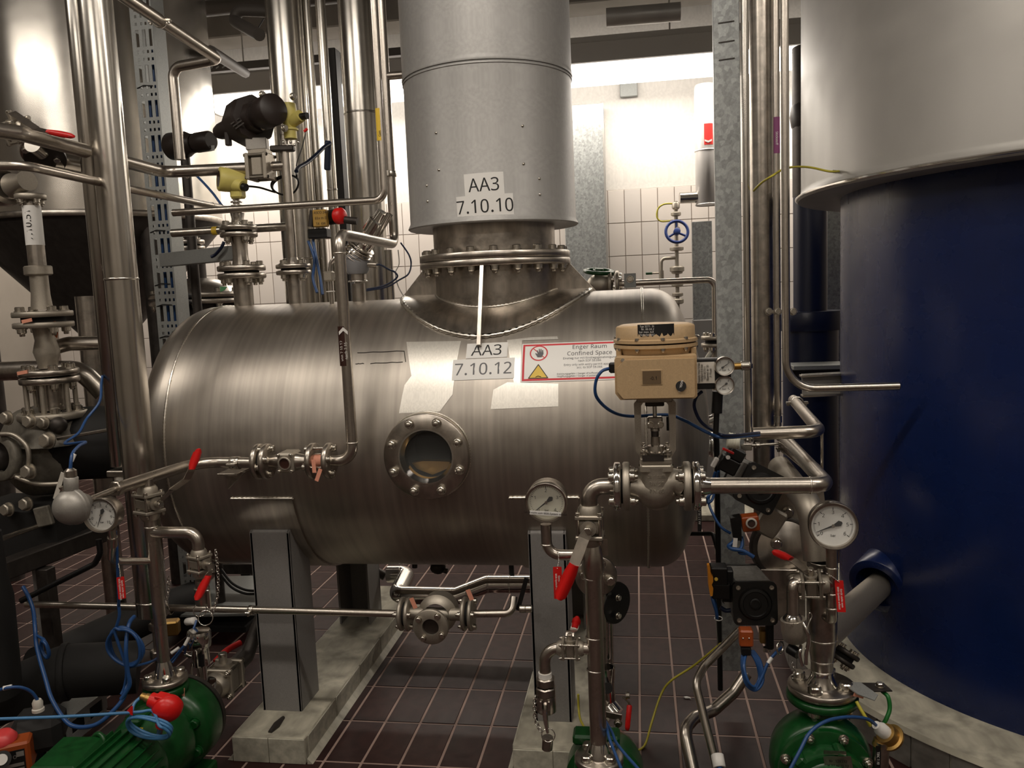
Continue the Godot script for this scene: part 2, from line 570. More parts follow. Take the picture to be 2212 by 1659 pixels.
	M.lamp_body = mat(Color(0.72, 0.71, 0.69), 0.5)
func smudge_mix(a: ImageTexture, c: ImageTexture) -> ImageTexture:
	var x = a.get_image()
	var y = c.get_image()
	for j in x.get_height():
		for i in x.get_width():
			x.set_pixel(i, j, x.get_pixel(i, j) * y.get_pixel(i, j))
	return ImageTexture.create_from_image(x)
func spangle() -> ImageTexture:
	var fn = FastNoiseLite.new()
	fn.seed = 4
	fn.noise_type = FastNoiseLite.TYPE_CELLULAR
	fn.cellular_return_type = FastNoiseLite.RETURN_CELL_VALUE
	fn.frequency = 0.055
	var im = Image.create(512, 512, false, Image.FORMAT_RGB8)
	for y in 512:
		for x in 512:
			im.set_pixel(x, y, g(0.84 + 0.14 * fn.get_noise_2d(x * 1.0 + y * 0.35, y * 0.8 - x * 0.25)))
	return ImageTexture.create_from_image(im)
const AXY := 0.969    # vessel axis height
const AXZ := 1.923    # vessel axis depth
const VR := 0.488     # vessel radius
func _ready() -> void:
	rng.seed = 11
	# ---- camera
	var cam = Camera3D.new()
	cam.name = "camera"
	cam.fov = rad_to_deg(2.0 * atan(829.5 / FPX))
	cam.transform = Transform3D(eye_turn, EYE)
	cam.near = 0.05
	cam.far = 60.0
	cam.current = true
	add_child(cam)
	# ---- surroundings and exposure
	var we = WorldEnvironment.new()
	we.name = "surroundings"
	var env = Environment.new()
	env.background_mode = Environment.BG_COLOR
	env.background_color = Color(0, 0, 0)
	env.tonemap_mode = Environment.TONE_MAPPER_LINEAR
	env.tonemap_exposure = 1.0
	env.sdfgi_enabled = true
	env.ssao_enabled = true
	env.ssil_enabled = true
	we.environment = env
	add_child(we)
	make_materials()
	# ---- fluorescent fittings: [left x, right x, height, depth, energy]
	fitting(-3.75, -2.15, 2.885, -1.10, 0.7, "fluorescent batten by the far left end of the white back wall")
	fitting(-2.05, -0.53, 2.885, -1.10, 0.7, "fluorescent batten on the back wall behind the dark brown valve actuators")
	fitting(-0.45, 1.60, 2.885, -1.10, 0.7, "long fluorescent batten on the back wall right of the grey column")
	fitting(1.78, 3.6, 2.885, -1.10, 0.7, "fluorescent batten on the back wall beside the grey insulated tank")
	fitting(-2.6, -1.0, 3.2, 3.6, 0.62, "fluorescent batten overhead to the left of the viewer")
	fitting(-0.3, 1.3, 3.2, 3.6, 0.62, "fluorescent batten overhead in front of the vessel")
	fitting(2.0, 3.6, 3.2, 3.6, 0.62, "fluorescent batten overhead in front of the blue tank")
	fitting(-1.5, 0.1, 3.2, 5.9, 0.4, "added unseen fluorescent batten behind the viewer to the left")  # unseen fill batten, added to brighten the leg fronts
	fitting(1.2, 2.8, 3.2, 5.9, 0.4, "added unseen fluorescent batten behind the viewer to the right")  # second added fill batten, also out of view
	room()
	vessel()
	column()
	blue_tank()
	everything_else()

func fitting(x0: float, x1: float, y: float, z: float, e: float, label: String) -> void:
	var t = thing("fluorescent_light", label, "light", V((x0 + x1) / 2, y, z), "fluorescent battens")
	var c = V((x0 + x1) / 2, y, z)
	var w = x1 - x0
	part(t, "housing", box(MB.new(), c + V(0, 0.20, 0), V(w + 0.04, 0.14, 0.17), Basis.IDENTITY, 0.006), M.lamp_body)
	part(t, "mounting_rail", box(MB.new(), c + V(0, 0.295, 0), V(w + 0.06, 0.05, 0.07)), M.lamp_body)
	part(t, "diffuser", box(MB.new(), c + V(0, 0.066, 0), V(w, 0.126, 0.13), Basis.IDENTITY, 0.02), M.lamp)
	for s in [-1.0, 1.0]:
		part(t, "hanger_rod", cyl(MB.new(), c + V(s * w * 0.35, 0.315, 0), V(c.x + s * w * 0.35, 3.652, c.z), 0.006, 8), M.lamp_body)
		part(t, "end_cap", box(MB.new(), c + V(s * (w / 2 + 0.012), 0.066, 0), V(0.024, 0.13, 0.135), Basis.IDENTITY, 0.005), M.lamp_body)
	var a = AreaLight3D.new()
	a.name = "area_light"
	a.area_size = Vector2(w, 0.12)
	a.light_energy = e * 2.0 * w
	a.light_color = Color(1.0, 0.955, 0.90)
	a.area_range = 14.0
	a.shadow_enabled = true
	t.add_child(a)
	a.position = V(0, -0.012, 0)
	a.rotation_degrees = V(-90, 0, 0)

func poly_has(poly: PackedVector2Array, p: Vector2) -> bool:
	return Geometry2D.is_point_in_polygon(p, poly)

func room() -> void:
	# floor of dark red-brown quarry tiles, 240 x 115 mm, on a screed that shows as the joints
	var fl = struct("floor", "dark red-brown quarry tile floor with pale joints", "floor")
	part(fl, "joint_bed", box(MB.new(), V(0.25, -0.052, 2.45), V(8.6, 0.1, 8.2), Basis.IDENTITY, 0.0), M.grout_floor)
	var zones = [PackedVector2Array([Vector2(560, 1690), Vector2(860, 1330), Vector2(820, 1220), Vector2(1500, 1110), Vector2(1620, 1110), Vector2(1700, 1690)]), PackedVector2Array([Vector2(40, 1150), Vector2(420, 1110), Vector2(420, 1340), Vector2(320, 1420), Vector2(40, 1480)]), PackedVector2Array([Vector2(440, 1460), Vector2(560, 1440), Vector2(500, 1659), Vector2(430, 1659)])]
	var cand = []
	var rest = MB.new()
	for i in range(-32, 36):
		for j in range(-6, 26):
			var c = V((i + 0.5) * 0.125, -0.006, (j + 0.5) * 0.25)
			var score = 0.0
			if c.z < 3.4:
				var q = px_of(c)
				for zn in zones:
					if poly_has(zn, q):
						score = 1.0 / (c - EYE).length_squared()
			cand.append([score, c])
	cand.sort_custom(func(a, b): return a[0] > b[0])
	var tm = []
	for k in 3:
		tm.append(box(MB.new(), Vector3.ZERO, V(0.1165, 0.012, 0.2415), Basis.IDENTITY, 0.0012).mesh(Vector3.ZERO))
	for k in cand.size():
		var c: Vector3 = cand[k][1]
		if k < 300 and cand[k][0] > 0.0:
			put(fl, "tile", tm[k % 3], M.tile_floor[rng.randi() % 4], Transform3D(Basis.IDENTITY, c + V(0, rng.randf_range(-0.0006, 0.0004), 0)))
		else:
			box(rest, c, V(0.1165, 0.012, 0.2415), Basis.IDENTITY, 0.0012)
	var ro = part(fl, "tiles_beyond", rest, M.tile_floor[0])
	ro.set_meta("kind", "stuff")
	# back wall: white tiles up to 2.21 m, plaster above
	var wb = struct("wall_back", "white tiled back wall with painted plaster above", "wall")
	part(wb, "masonry", box(MB.new(), V(0.25, 1.8, -1.662), V(8.6, 3.9, 0.2), Basis.IDENTITY, 0.0), M.plaster)
	part(wb, "tile_bed", box(MB.new(), V(0.25, 1.105, -1.562), V(8.6, 2.21, 0.008), Basis.IDENTITY, 0.0), M.grout_wall)
	var wt = box(MB.new(), Vector3.ZERO, V(0.1195, 0.2445, 0.009), Basis.IDENTITY, 0.0012).mesh(Vector3.ZERO)
	var wrest = MB.new()
	var made = 0
	for j in 9:
		for i in range(-38, 29):
			var c = V(0.823 + (i + 0.5) * 0.125, 2.2096 - (j + 0.5) * 0.25, -1.5565)
			if c.y < 0.05:
				continue
			var q = px_of(c)
			if q.x > 300 and q.x < 1840 and q.y > 360 and q.y < 1080 and made < 300 and not (q.x > 900 and q.x < 1280) and (q.y < 680 or q.x > 1470):
				put(wb, "tile", wt, M.tile_wall[rng.randi() % 3], Transform3D(Basis.IDENTITY, c))
				made += 1
			else:
				box(wrest, c, V(0.1195, 0.2445, 0.009), Basis.IDENTITY, 0.0012)
	part(wb, "tiles_hidden_behind", wrest, M.tile_wall[0]).set_meta("kind", "stuff")
	part(struct("wall_left", "plain painted side wall left of the cone tank", "wall"), "masonry", box(MB.new(), V(-4.1, 1.8, 2.45), V(0.2, 3.9, 8.4), Basis.IDENTITY, 0.0), M.room)
	part(struct("wall_right", "plain painted side wall right of the blue tank", "wall"), "masonry", box(MB.new(), V(4.6, 1.8, 2.45), V(0.2, 3.9, 8.4), Basis.IDENTITY, 0.0), M.room)
	part(struct("wall_front", "plain painted wall behind the viewer", "wall"), "masonry", box(MB.new(), V(0.25, 1.8, 6.6), V(8.9, 3.9, 0.2), Basis.IDENTITY, 0.0), M.room)
	var ce = struct("ceiling", "dark grey concrete ceiling with downstand beams", "ceiling")
	part(ce, "slab", box(MB.new(), V(0.25, 3.75, 2.45), V(8.9, 0.2, 8.5), Basis.IDENTITY, 0.0), M.ceiling)
	part(ce, "beam", box(MB.new(), V(0.25, 3.59, 0.35), V(8.6, 0.13, 0.2), Basis.IDENTITY, 0.01), M.ceiling)
	part(ce, "beam", box(MB.new(), V(0.25, 3.56, -1.3), V(8.6, 0.2, 0.3), Basis.IDENTITY, 0.01), M.ceiling)

# ---- point on the vessel shell at (x, angle from the front, upwards), pushed out by `off`
func shell(x: float, a: float, off := 0.0) -> Vector3:
	return V(x, AXY + sin(a) * (VR + off), AXZ + cos(a) * (VR + off))

func vessel() -> void:
	var t = thing("pressure_vessel", "horizontal brushed stainless steel pressure vessel with dished ends on grey legs", "vessel", V(0.265, 0.087, AXZ))
	var x0 = -0.513
	var x1 = 1.043
	var sc = V(0.372, 0.972, 2.402)
	var sh = MB.new()
	var nxs = 78
	var nas = 144
	for i in nxs + 1:
		for j in nas + 1:
			var an = TAU * j / nas
			sh.p(shell(lerpf(x0, x1, float(i) / nxs), an), V(0, sin(an), cos(an)), Vector2(float(i) / nxs, float(j) / nas))
	for i in nxs:
		for j in nas:
			var mid = (sh.v[i * (nas + 1) + j] + sh.v[(i + 1) * (nas + 1) + j + 1]) * 0.5
			if mid.z > AXZ and Vector2(mid.x - sc.x, mid.y - sc.y).length() < 0.1:
				continue
			var q = i * (nas + 1) + j
			sh.quad(q, q + nas + 1, q + nas + 2, q + 1)
	part(t, "shell", sh, M.vessel)
	# dished ends: knuckle and crown
	var pr = [Vector2(0, VR), Vector2(0.03, VR)]
	var kr = 0.10
	var cr = 2.0 * VR
	var ang = asin((VR - kr) / (cr - kr))
	for i in 9:
		var a = PI / 2 - (PI / 2 - ang) * i / 8.0
		pr.append(Vector2(0.03 + cos(a) * kr, VR - kr + sin(a) * kr))
	var cx = 0.03 - (cr - kr) * cos(ang)
	for i in range(1, 11):
		var a = ang * (1.0 - i / 10.0)
		pr.append(Vector2(cx + cr * cos(a), cr * sin(a)))
	part(t, "dished_end", rev(MB.new(), V(x1, AXY, AXZ), Vector3.RIGHT, pr, 96, 0.5), M.vessel)
	part(t, "dished_end", rev(MB.new(), V(x0, AXY, AXZ), Vector3.LEFT, pr, 96, 0.5), M.vessel)
	for x in [x0, x1]:
		weld(t, ring_path(V(x, AXY, AXZ), Vector3.RIGHT, VR + 0.0005, 72), 0.0042)
	# manway neck with reinforcing pad, gussets and bolted flange
	var nx = 0.528
	var rn = 0.2165
	var rp = 0.338
	var pad = MB.new()
	for side in 2:
		for i in 72:
			for k in 4:
				var rr = [rn - 0.01 + (rp - rn + 0.01) * k / 4.0, rn - 0.01 + (rp - rn + 0.01) * (k + 1) / 4.0]
				var q = []
				for w in [[i, 0], [i + 1, 0], [i + 1, 1], [i, 1]]:
					var a: float = TAU * w[0] / 72.0
					var x: float = nx + cos(a) * rr[w[1]]
					var z: float = sin(a) * rr[w[1]]
					var off = 0.011 * side
					q.append(V(x, AXY + sqrt((VR + off) ** 2 - z * z), AXZ + z))
				var kk = []
				for p in q:
					var nn = V(0, p.y - AXY, p.z - AXZ).normalized()
					kk.append(pad.p(p, nn))
				pad.quad(kk[0], kk[1], kk[2], kk[3])
	var rim = []
	for i in 73:
		var a = TAU * i / 72.0
		var z = sin(a) * rp
		rim.append(V(nx + cos(a) * rp, AXY + sqrt((VR + 0.005) ** 2 - z * z), AXZ + z))
	part(t, "reinforcing_pad", pad, M.steel)
	weld(t, rim, 0.0075)
	part(t, "neck", rev(MB.new(), V(nx, 1.30, AXZ), Vector3.UP, [Vector2(0, rn), Vector2(0.262, rn), Vector2(0.262, 0)], 64), M.steel)
	var inner = []
	for i in 73:
		var a = TAU * i / 72.0
		var z = sin(a) * rn
		inner.append(V(nx + cos(a) * rn, AXY + sqrt((VR + 0.011) ** 2 - z * z), AXZ + z))
	weld(t, inner, 0.005)
	part(t, "flange", ring(MB.new(), V(nx, 1.556, AXZ), Vector3.UP, 0, 0.022, rn - 0.01, 0.268, 72, 0.002), M.steel)
	for i in 20:
		var a = TAU * (i + 0.5) / 20
		var p = V(nx + cos(a) * 0.246, 1.556, AXZ + sin(a) * 0.246)
		put(t, "bolt", bolt_mesh(0.0085, 1), M.bolt, Transform3D(along(Vector3.DOWN), p))
	# gussets: front, left, right, back
	for d in [Vector3.BACK, Vector3.LEFT, Vector3.RIGHT]:
		var f = Basis(d, Vector3.UP, d.cross(Vector3.UP))
		var out: float = 0.355
		var lo: float = AXY + sqrt((VR + 0.011) ** 2 - (0.36 ** 2 if d == Vector3.BACK else 0.0)) - 0.01
		var poly: Array
		if d == Vector3.BACK:
			poly = [Vector2(rn - 0.005, 1.556), Vector2(0.268, 1.556), Vector2(0.385, lo), Vector2(0.36, lo - 0.01), Vector2(rn - 0.005, 1.40)]
		else:
			poly = [Vector2(rn - 0.005, 1.556), Vector2(0.268, 1.556), Vector2(out, lo), Vector2(rn - 0.005, lo)]
		part(t, "gusset", prism(MB.new(), V(nx, 0, AXZ), poly, 0.012, f), M.steel)
	# four legs: channel profiles with wear plates on the shell
	for lx in [-0.1955, 0.728]:
		for s in [1.0, -1.0]:
			var w = 0.138 if lx < 0 else 0.119
			var leg = MB.new()
			var zf: float = AXZ + s * (2.362 - AXZ)
			box(leg, V(lx, 0.087 + 0.31, zf - s * 0.004), V(w, 0.622, 0.008), Basis.IDENTITY, 0.002)
			for e in [-1.0, 1.0]:
				var f = Basis(Vector3.BACK * s, Vector3.UP, Vector3.RIGHT * -s)
				prism(leg, V(lx + e * (w / 2 - 0.004), 0, zf), [Vector2(0, 0.087), Vector2(0, 0.709), Vector2(-0.055, 0.735), Vector2(-0.15, 0.56), Vector2(-0.15, 0.087)], 0.008, f)
			# bevelled top edge
			prism(leg, V(lx, 0, zf), [Vector2(0, 0.709), Vector2(-0.055, 0.735), Vector2(-0.055, 0.727), Vector2(-0.001, 0.701)], w - 0.004, Basis(Vector3.BACK * s, Vector3.UP, Vector3.RIGHT * -s))
			part(t, "leg", leg, M.grey_paint, "grey painted steel leg")
		# wear plate: patch of curved sheet on the lower shell, both sides
		var wp = MB.new()
		var wx = [lx - 0.108, lx + 0.106]
		var a0 = -0.285
		var a1 = -PI + 0.285
		for side in [0.0, 0.008]:
			for i in 24:
				var aa = lerpf(a0, a1, i / 24.0)
				var ab = lerpf(a0, a1, (i + 1) / 24.0)
				var kk = []
				for q in [[wx[0], aa], [wx[1], aa], [wx[1], ab], [wx[0], ab]]:
					kk.append(wp.p(shell(q[0], q[1], side), V(0, sin(q[1]), cos(q[1]))))
				wp.quad(kk[0], kk[1], kk[2], kk[3])
		for e in 2:
			for i in 24:
				var aa = lerpf(a0, a1, i / 24.0)
				var ab = lerpf(a0, a1, (i + 1) / 24.0)
				wp.face([shell(wx[e], aa), shell(wx[e], ab), shell(wx[e], ab, 0.008), shell(wx[e], aa, 0.008)], Vector3.LEFT if e == 0 else Vector3.RIGHT)
		part(t, "wear_plate", wp, M.vessel)
		weld(t, [shell(wx[0], a0, 0.002), shell(wx[1], a0, 0.002)], 0.0055)
		weld(t, [shell(wx[0], a0, 0.002), shell(wx[0], a0 - 0.8, 0.002)], 0.003, M.vessel)
		weld(t, [shell(wx[1], a0, 0.002), shell(wx[1], a0 - 0.8, 0.002)], 0.003, M.vessel)
	# sight glass flange on the front of the shell
	var sg = ring(MB.new(), sc, Vector3.BACK, 0.0, 0.035, 0.083, 0.1345, 56, 0.003)
	part(t, "sight_glass_flange", sg, M.steel, "round bolted sight glass flange")
	var sg2 = MB.new()
	rev(sg2, sc, Vector3.BACK, [Vector2(0.0353, 0.083), Vector2(0.0353, 0.0875), Vector2(0.030, 0.0875)], 48)
	rev(sg2, sc, Vector3.BACK, [Vector2(0.0345, 0.0835), Vector2(0.012, 0.073), Vector2(-0.01, 0.073)], 48, 2.0)
	part(t, "sight_glass_bevel", sg2, M.bright)
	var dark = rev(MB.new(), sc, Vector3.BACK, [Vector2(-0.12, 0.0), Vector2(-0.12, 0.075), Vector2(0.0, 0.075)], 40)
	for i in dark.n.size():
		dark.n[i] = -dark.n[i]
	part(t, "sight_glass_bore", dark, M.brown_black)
	part(t, "liquid_residue", prism(MB.new(), sc + V(0, 0, -0.05), [Vector2(-0.066, -0.033), Vector2(-0.03, -0.027), Vector2(0.02, -0.028), Vector2(0.066, -0.031), Vector2(0.05, -0.052), Vector2(0.0, -0.072), Vector2(-0.05, -0.052)], 0.03), M.brass)
	part(t, "sight_glass_pane", cyl(MB.new(), sc + V(0, 0, -0.008), sc + V(0, 0, 0.004), 0.0735, 40), M.glass)
	part(t, "sight_glass_seat", ring(MB.new(), sc + V(0, 0, -0.06), Vector3.BACK, 0.0, 0.058, 0.09, 0.128, 48), M.vessel)
	weld(t, ring_path(sc + V(0, 0, 0.006), Vector3.BACK, 0.136, 60), 0.003)
	for i in 8:
		var a = TAU * (i + 0.5) / 8 + 0.02
		bolt(t, sc + V(cos(a) * 0.113, sin(a) * 0.113, 0.035), Vector3.BACK, 0.0075, null, 1)
	# concrete plinths under the legs, tiled on the sides
	for px in [-0.173, 0.741]:
		var lab = "left of the two" if px < 0 else "right of the two"
		var pl = thing("concrete_plinth", "long pale concrete plinth under the vessel legs, " + lab, "plinth", V(px, 0, 1.85), "vessel plinths")
		part(pl, "core", box(MB.new(), V(px, 0.044, 1.85), V(0.246, 0.086, 1.345), Basis.IDENTITY, 0.003), M.concrete)
		var tm = box(MB.new(), Vector3.ZERO, V(0.006, 0.082, 0.24), Basis.IDENTITY, 0.001).mesh(Vector3.ZERO)
		for s in [-1.0, 1.0]:
			for k in 5:
				put(pl, "side_tile", tm, M.plinth_tile, Transform3D(Basis.IDENTITY, V(px + s * 0.1235, 0.042, 2.38 - k * 0.25)))
			part(pl, "cove_strip", prism(MB.new(), V(px, 0, 1.85), [Vector2(s * 0.1265, 0.0), Vector2(s * 0.1265, 0.018), Vector2(s * 0.145, 0.001)], 1.345, Basis.IDENTITY), M.plinth_tile)
		for k in 2:
			put(pl, "front_tile", box(MB.new(), Vector3.ZERO, V(0.121, 0.082, 0.006), Basis.IDENTITY, 0.001).mesh(Vector3.ZERO), M.plinth_tile, Transform3D(Basis.IDENTITY, V(px - 0.0615 + 0.123 * k, 0.042, 2.524)))
	# gouge of dark metal showing in the left plinth
	var go = thing("anchor_stub", "rough dark metal anchor bar lying on left concrete plinth", "anchor", on(597, 1575, 0.088))
	part(go, "bar", sweep(MB.new(), [on(583, 1582, 0.089), on(597, 1567, 0.092), on(612, 1550, 0.089)], [0.007, 0.012, 0.006], 7), M.dark_steel)

func column() -> void:
	var c = V(0.527, 0, AXZ)
	var t = thing("insulated_column", "tall light grey sheet metal column on the vessel neck with white AA3 labels", "column", V(c.x, 1.578, c.z))
	part(t, "flange", ring(MB.new(), c + V(0, 1.5795, 0), Vector3.UP, 0, 0.024, 0.205, 0.268, 72, 0.002), M.steel)
	for i in 20:
		var a = TAU * (i + 0.5) / 20
		put(t, "bolt", bolt_mesh(0.0085, 0), M.bolt, Transform3D(Basis.IDENTITY, V(c.x + cos(a) * 0.246, 1.6035, c.z + sin(a) * 0.246)))
	part(t, "inner_tube", rev(MB.new(), c + V(0, 1.60, 0), Vector3.UP, [Vector2(0, 0.2165), Vector2(0.16, 0.2165)], 64), M.steel)
	part(t, "jacket_lower", rev(MB.new(), c + V(0, 1.693, 0), Vector3.UP, [Vector2(0.004, 0.2165), Vector2(0.0, 0.297), Vector2(0.004, 0.302), Vector2(0.012, 0.2985), Vector2(0.022, 0.2935), Vector2(0.50, 0.2925), Vector2(0.515, 0.2925)], 96, 0.75), M.alu_paint)
	part(t, "jacket_upper", rev(MB.new(), c + V(0, 2.196, 0), Vector3.UP, [Vector2(0.0, 0.286), Vector2(0.0, 0.2965), Vector2(0.006, 0.2975), Vector2(0.012, 0.2955), Vector2(0.02, 0.2945), Vector2(1.46, 0.2945)], 96, 0.75), M.alu_paint)
	part(t, "seam_bead", rev(MB.new(), c + V(0, 2.188, 0), Vector3.UP, [Vector2(-0.004, 0.2925), Vector2(-0.002, 0.2955), Vector2(0.003, 0.2955), Vector2(0.006, 0.2925)], 96), M.alu_paint)
	# small blind rivets, placed from the photo on the jacket surface
	for q in [[942, 287], [1129, 272], [948, 367], [1131, 354], [922, 401], [1165, 386], [924, 435], [1166, 420]]:
		var p = hit_cyl(q[0], q[1], c, 0.2935)
		var nn = V(p.x - c.x, 0, p.z - c.z).normalized()
		part(t, "rivet", rev(MB.new(), p, nn, [Vector2(0, 0.0048), Vector2(0.002, 0.0044), Vector2(0.0035, 0.0025), Vector2(0.004, 0)], 10, 0.2), M.bolt)
	for q in [["AA3", 1045.5, 399, 0.128, 0.075, 0.042], ["7.10.10", 1047, 445, 0.186, 0.072, 0.042]]:
		var p = hit_cyl(q[1], q[2], c, 0.2932)
		var nn = V(p.x - c.x, 0, p.z - c.z).normalized()
		var f = Basis(Vector3.UP.cross(nn), Vector3.UP, nn)
		f = f * Basis(Vector3.BACK, 0.02)
		var s = part(t, "label_plate", sheet(MB.new(), p, f, q[3], q[4], 0.2932, 0.0012), M.paper, "white label reading " + q[0])
		var lb = MB.new()
		letters(lb, q[0], p + nn * 0.0012, f, q[5], 0.2945)
		part(s, "lettering", lb, M.ink)
# first hit of a photo sight line with an upright cylinder
func hit_cyl(u: float, v: float, c: Vector3, r: float) -> Vector3:
	var d = eye_turn * Vector3((u - 1106.0) / FPX, -(v - 829.5) / FPX, -1.0)
	var ox = EYE.x - c.x
	var oz = EYE.z - c.z
	var A = d.x * d.x + d.z * d.z
	var B = 2 * (ox * d.x + oz * d.z)
	var C = ox * ox + oz * oz - r * r
	var D = maxf(B * B - 4 * A * C, 0)
	return EYE + d * ((-B - sqrt(D)) / (2 * A))
# first hit with the vessel shell
func hit_shell(u: float, v: float, off := 0.0) -> Vector3:
	var d = eye_turn * Vector3((u - 1106.0) / FPX, -(v - 829.5) / FPX, -1.0)
	var oy = EYE.y - AXY
	var oz = EYE.z - AXZ
	var A = d.y * d.y + d.z * d.z
	var B = 2 * (oy * d.y + oz * d.z)
	var C = oy * oy + oz * oz - (VR + off) * (VR + off)
	var D = maxf(B * B - 4 * A * C, 0)
	return EYE + d * ((-B - sqrt(D)) / (2 * A))

const TC := Vector3(2.662, 0, 1.712)
func blue_tank() -> void:
	var pb = thing("round_plinth", "round concrete plinth with grey tiled rim under the blue tank", "plinth", V(TC.x, 0, TC.z))
	part(pb, "core", rev(MB.new(), TC, Vector3.UP, [Vector2(0, 1.09), Vector2(0.10, 1.09), Vector2(0.105, 1.105), Vector2(0.12, 1.095), Vector2(0.12, 0)], 96), M.concrete)
	var n = 58
	var tm = box(MB.new(), Vector3.ZERO, V(0.112, 0.1, 0.008), Basis.IDENTITY, 0.001).mesh(Vector3.ZERO)
	for i in n:
		var a = TAU * (i + 0.35) / n
		var d = V(cos(a), 0, sin(a))
		put(pb, "rim_tile", tm, M.rim_tile, Transform3D(Basis(d.cross(Vector3.UP) * -1.0, Vector3.UP, d), TC + d * 1.092 + V(0, 0.05, 0)))
	var t = thing("blue_tank", "big glossy dark blue cylindrical tank on a round concrete plinth", "tank", TC + V(0, 0.12, 0))
	part(t, "shell", rev(MB.new(), TC + V(0, 0.12, 0), Vector3.UP, [Vector2(0, 0), Vector2(0, 0.884), Vector2(0.8, 0.884), Vector2(1.68, 0.884)], 128), M.blue_tank)
	# grey insulation jacket hanging over the upper part
	part(t, "insulation_jacket", rev(MB.new(), TC, Vector3.UP, [Vector2(1.764, 0.875), Vector2(1.758, 1.036), Vector2(1.764, 1.043), Vector2(1.772, 1.038), Vector2(1.785, 1.028), Vector2(1.80, 1.025), Vector2(2.6, 1.023), Vector2(3.64, 1.022), Vector2(3.64, 0)], 128, 0.75), M.insul, "dull grey sheet metal jacket")
	part(t, "jacket_bead", rev(MB.new(), TC, Vector3.UP, [Vector2(1.762, 1.04), Vector2(1.766, 1.046), Vector2(1.771, 1.046), Vector2(1.775, 1.04)], 128), M.bright)
	# blue sleeve where the slanting pipe goes in
	var d = V(-0.62, -0.25, 0.74).normalized()
	var o = hit_cyl(1905, 1255, TC, 0.884)
	part(t, "pipe_sleeve", ring(MB.new(), o - d * 0.09, d, 0.0, 0.13, 0.072, 0.098, 40, 0.003), M.blue_tank)
# ---- kit of fittings
func rise(p: Vector3, v: float) -> Vector3:
	var lo = -2.0
	var hi = 5.0
	for i in 40:
		var m = (lo + hi) / 2
		if px_of(V(p.x, m, p.z)).y > v:
			lo = m
		else:
			hi = m
	return V(p.x, (lo + hi) / 2, p.z)
# metres for a length in photo pixels at point p
func mp(px: float, p: Vector3) -> float:
	return px * -(eye_turn.inverse() * (p - EYE)).z / FPX
func solo(called: String, label: String, category: String, b: MB, mt: Material, group := "") -> MeshInstance3D:
	var lo = b.v[0]
	var hi = b.v[0]
	for q in b.v:
		lo = lo.min(q)
		hi = hi.max(q)
	var base = V((lo.x + hi.x) / 2, lo.y, (lo.z + hi.z) / 2)
	var o = MeshInstance3D.new()
	o.name = numbered(called)
	o.mesh = b.mesh(base)
	o.material_override = mt
	add_child(o)
	o.position = base
	origin[o] = base
	o.set_meta("label", label)
	o.set_meta("category", category)
	if group:
		o.set_meta("group", group)
	return o
func pipe(called: String, label: String, pts: Array, r: float, mt: Material = null, bend := -1.0, category := "pipe") -> Node3D:
	var lowest: Vector3 = pts[0]
	for q in pts:
		if q.y < lowest.y:
			lowest = q
	var t = thing(called, label, category, lowest)
	part(t, "tube", tube(MB.new(), pts, r, bend, 20), mt if mt else M.pipe)
	return t
# weld rings round a pipe at points, axis given
func bead(t: Node3D, p: Vector3, axis: Vector3, r: float) -> void:
	var a = axis.normalized()
	part(t, "weld_ring", rev(MB.new(), p - a * 0.0025, a, [Vector2(0, r * 0.99), Vector2(0.0012, r + 0.0014), Vector2(0.0038, r + 0.0014), Vector2(0.005, r * 0.99)], 20, 0.2), M.weld)
func hexnut(t: Node3D, p: Vector3, axis: Vector3, h: float, r: float, mt: Material = null, called := "hex_nut") -> void:
	part(t, called, rev(MB.new(), p, axis, [Vector2(0, 0), Vector2(0, r * 0.9), Vector2(h * 0.12, r), Vector2(h * 0.88, r), Vector2(h, r * 0.9), Vector2(h, 0)], 6, 2.0), mt if mt else M.steel)
func cable(label: String, pts: Array, r: float, mt: Material, called := "cable", group := "", steps := 7) -> Node3D:
	var t = solo(called, label, "cable", sweep(MB.new(), spline(pts, steps), r, 8), mt, group)
	return t
# loops of cable tied up in a coil: n rings round centre c in the plane (a, b)
func coil_pts(c: Vector3, a: Vector3, b: Vector3, turns: float, rad: float, spread: Vector3, start := 0.0) -> Array:
	var out = []
	var k = int(turns * 18)
	for i in k + 1:
		var an = start + TAU * i / 18.0
		var w = 1.0 + 0.05 * sin(an * 0.37 + i)
		out.append(c + (a * cos(an) + b * sin(an)) * rad * w + spread * (float(i) / k - 0.5))
	return out
func torus_mesh(r: float, w: float) -> ArrayMesh:
	var key = "torus%d_%d" % [roundi(r * 1e5), roundi(w * 1e5)]
	if not cache.has(key):
		var p = []
		for i in 14:
			p.append(V(cos(TAU * i / 14) * r, sin(TAU * i / 14) * r * 1.35, 0))
		cache[key] = sweep(MB.new(), p, w, 6, false, true).mesh(Vector3.ZERO)
	return cache[key]
func chain(label: String, pts: Array, r := 0.0042, w := 0.0011) -> Node3D:
	var path = spline(pts, 10)
	var t = thing("chain", label, "chain", path[-1])
	var len = 0.0
	var next = 0.0
	var k = 0
	for i in range(path.size() - 1):
		var a: Vector3 = path[i]
		var b: Vector3 = path[i + 1]
		var l = (b - a).length()
		while next <= len + l:
			var p = a.lerp(b, (next - len) / maxf(l, 1e-6))
			var f = along(b - a)
			if k % 2:
				f = f * Basis(Vector3.UP, PI / 2)
			put(t, "link", torus_mesh(r, w), M.bright, Transform3D(f, p))
			next += r * 1.9
			k += 1
		len += l
	return t
func key_ring(label: String, c: Vector3, nrm: Vector3, r: float, w := 0.0016) -> void:
	var f = along(nrm)
	var p = []
	for i in 28:
		p.append(c + (f.x * cos(TAU * i / 28) + f.z * sin(TAU * i / 28)) * r)
	solo("split_ring", label, "ring", sweep(MB.new(), p, w, 8, false, true), M.bright)
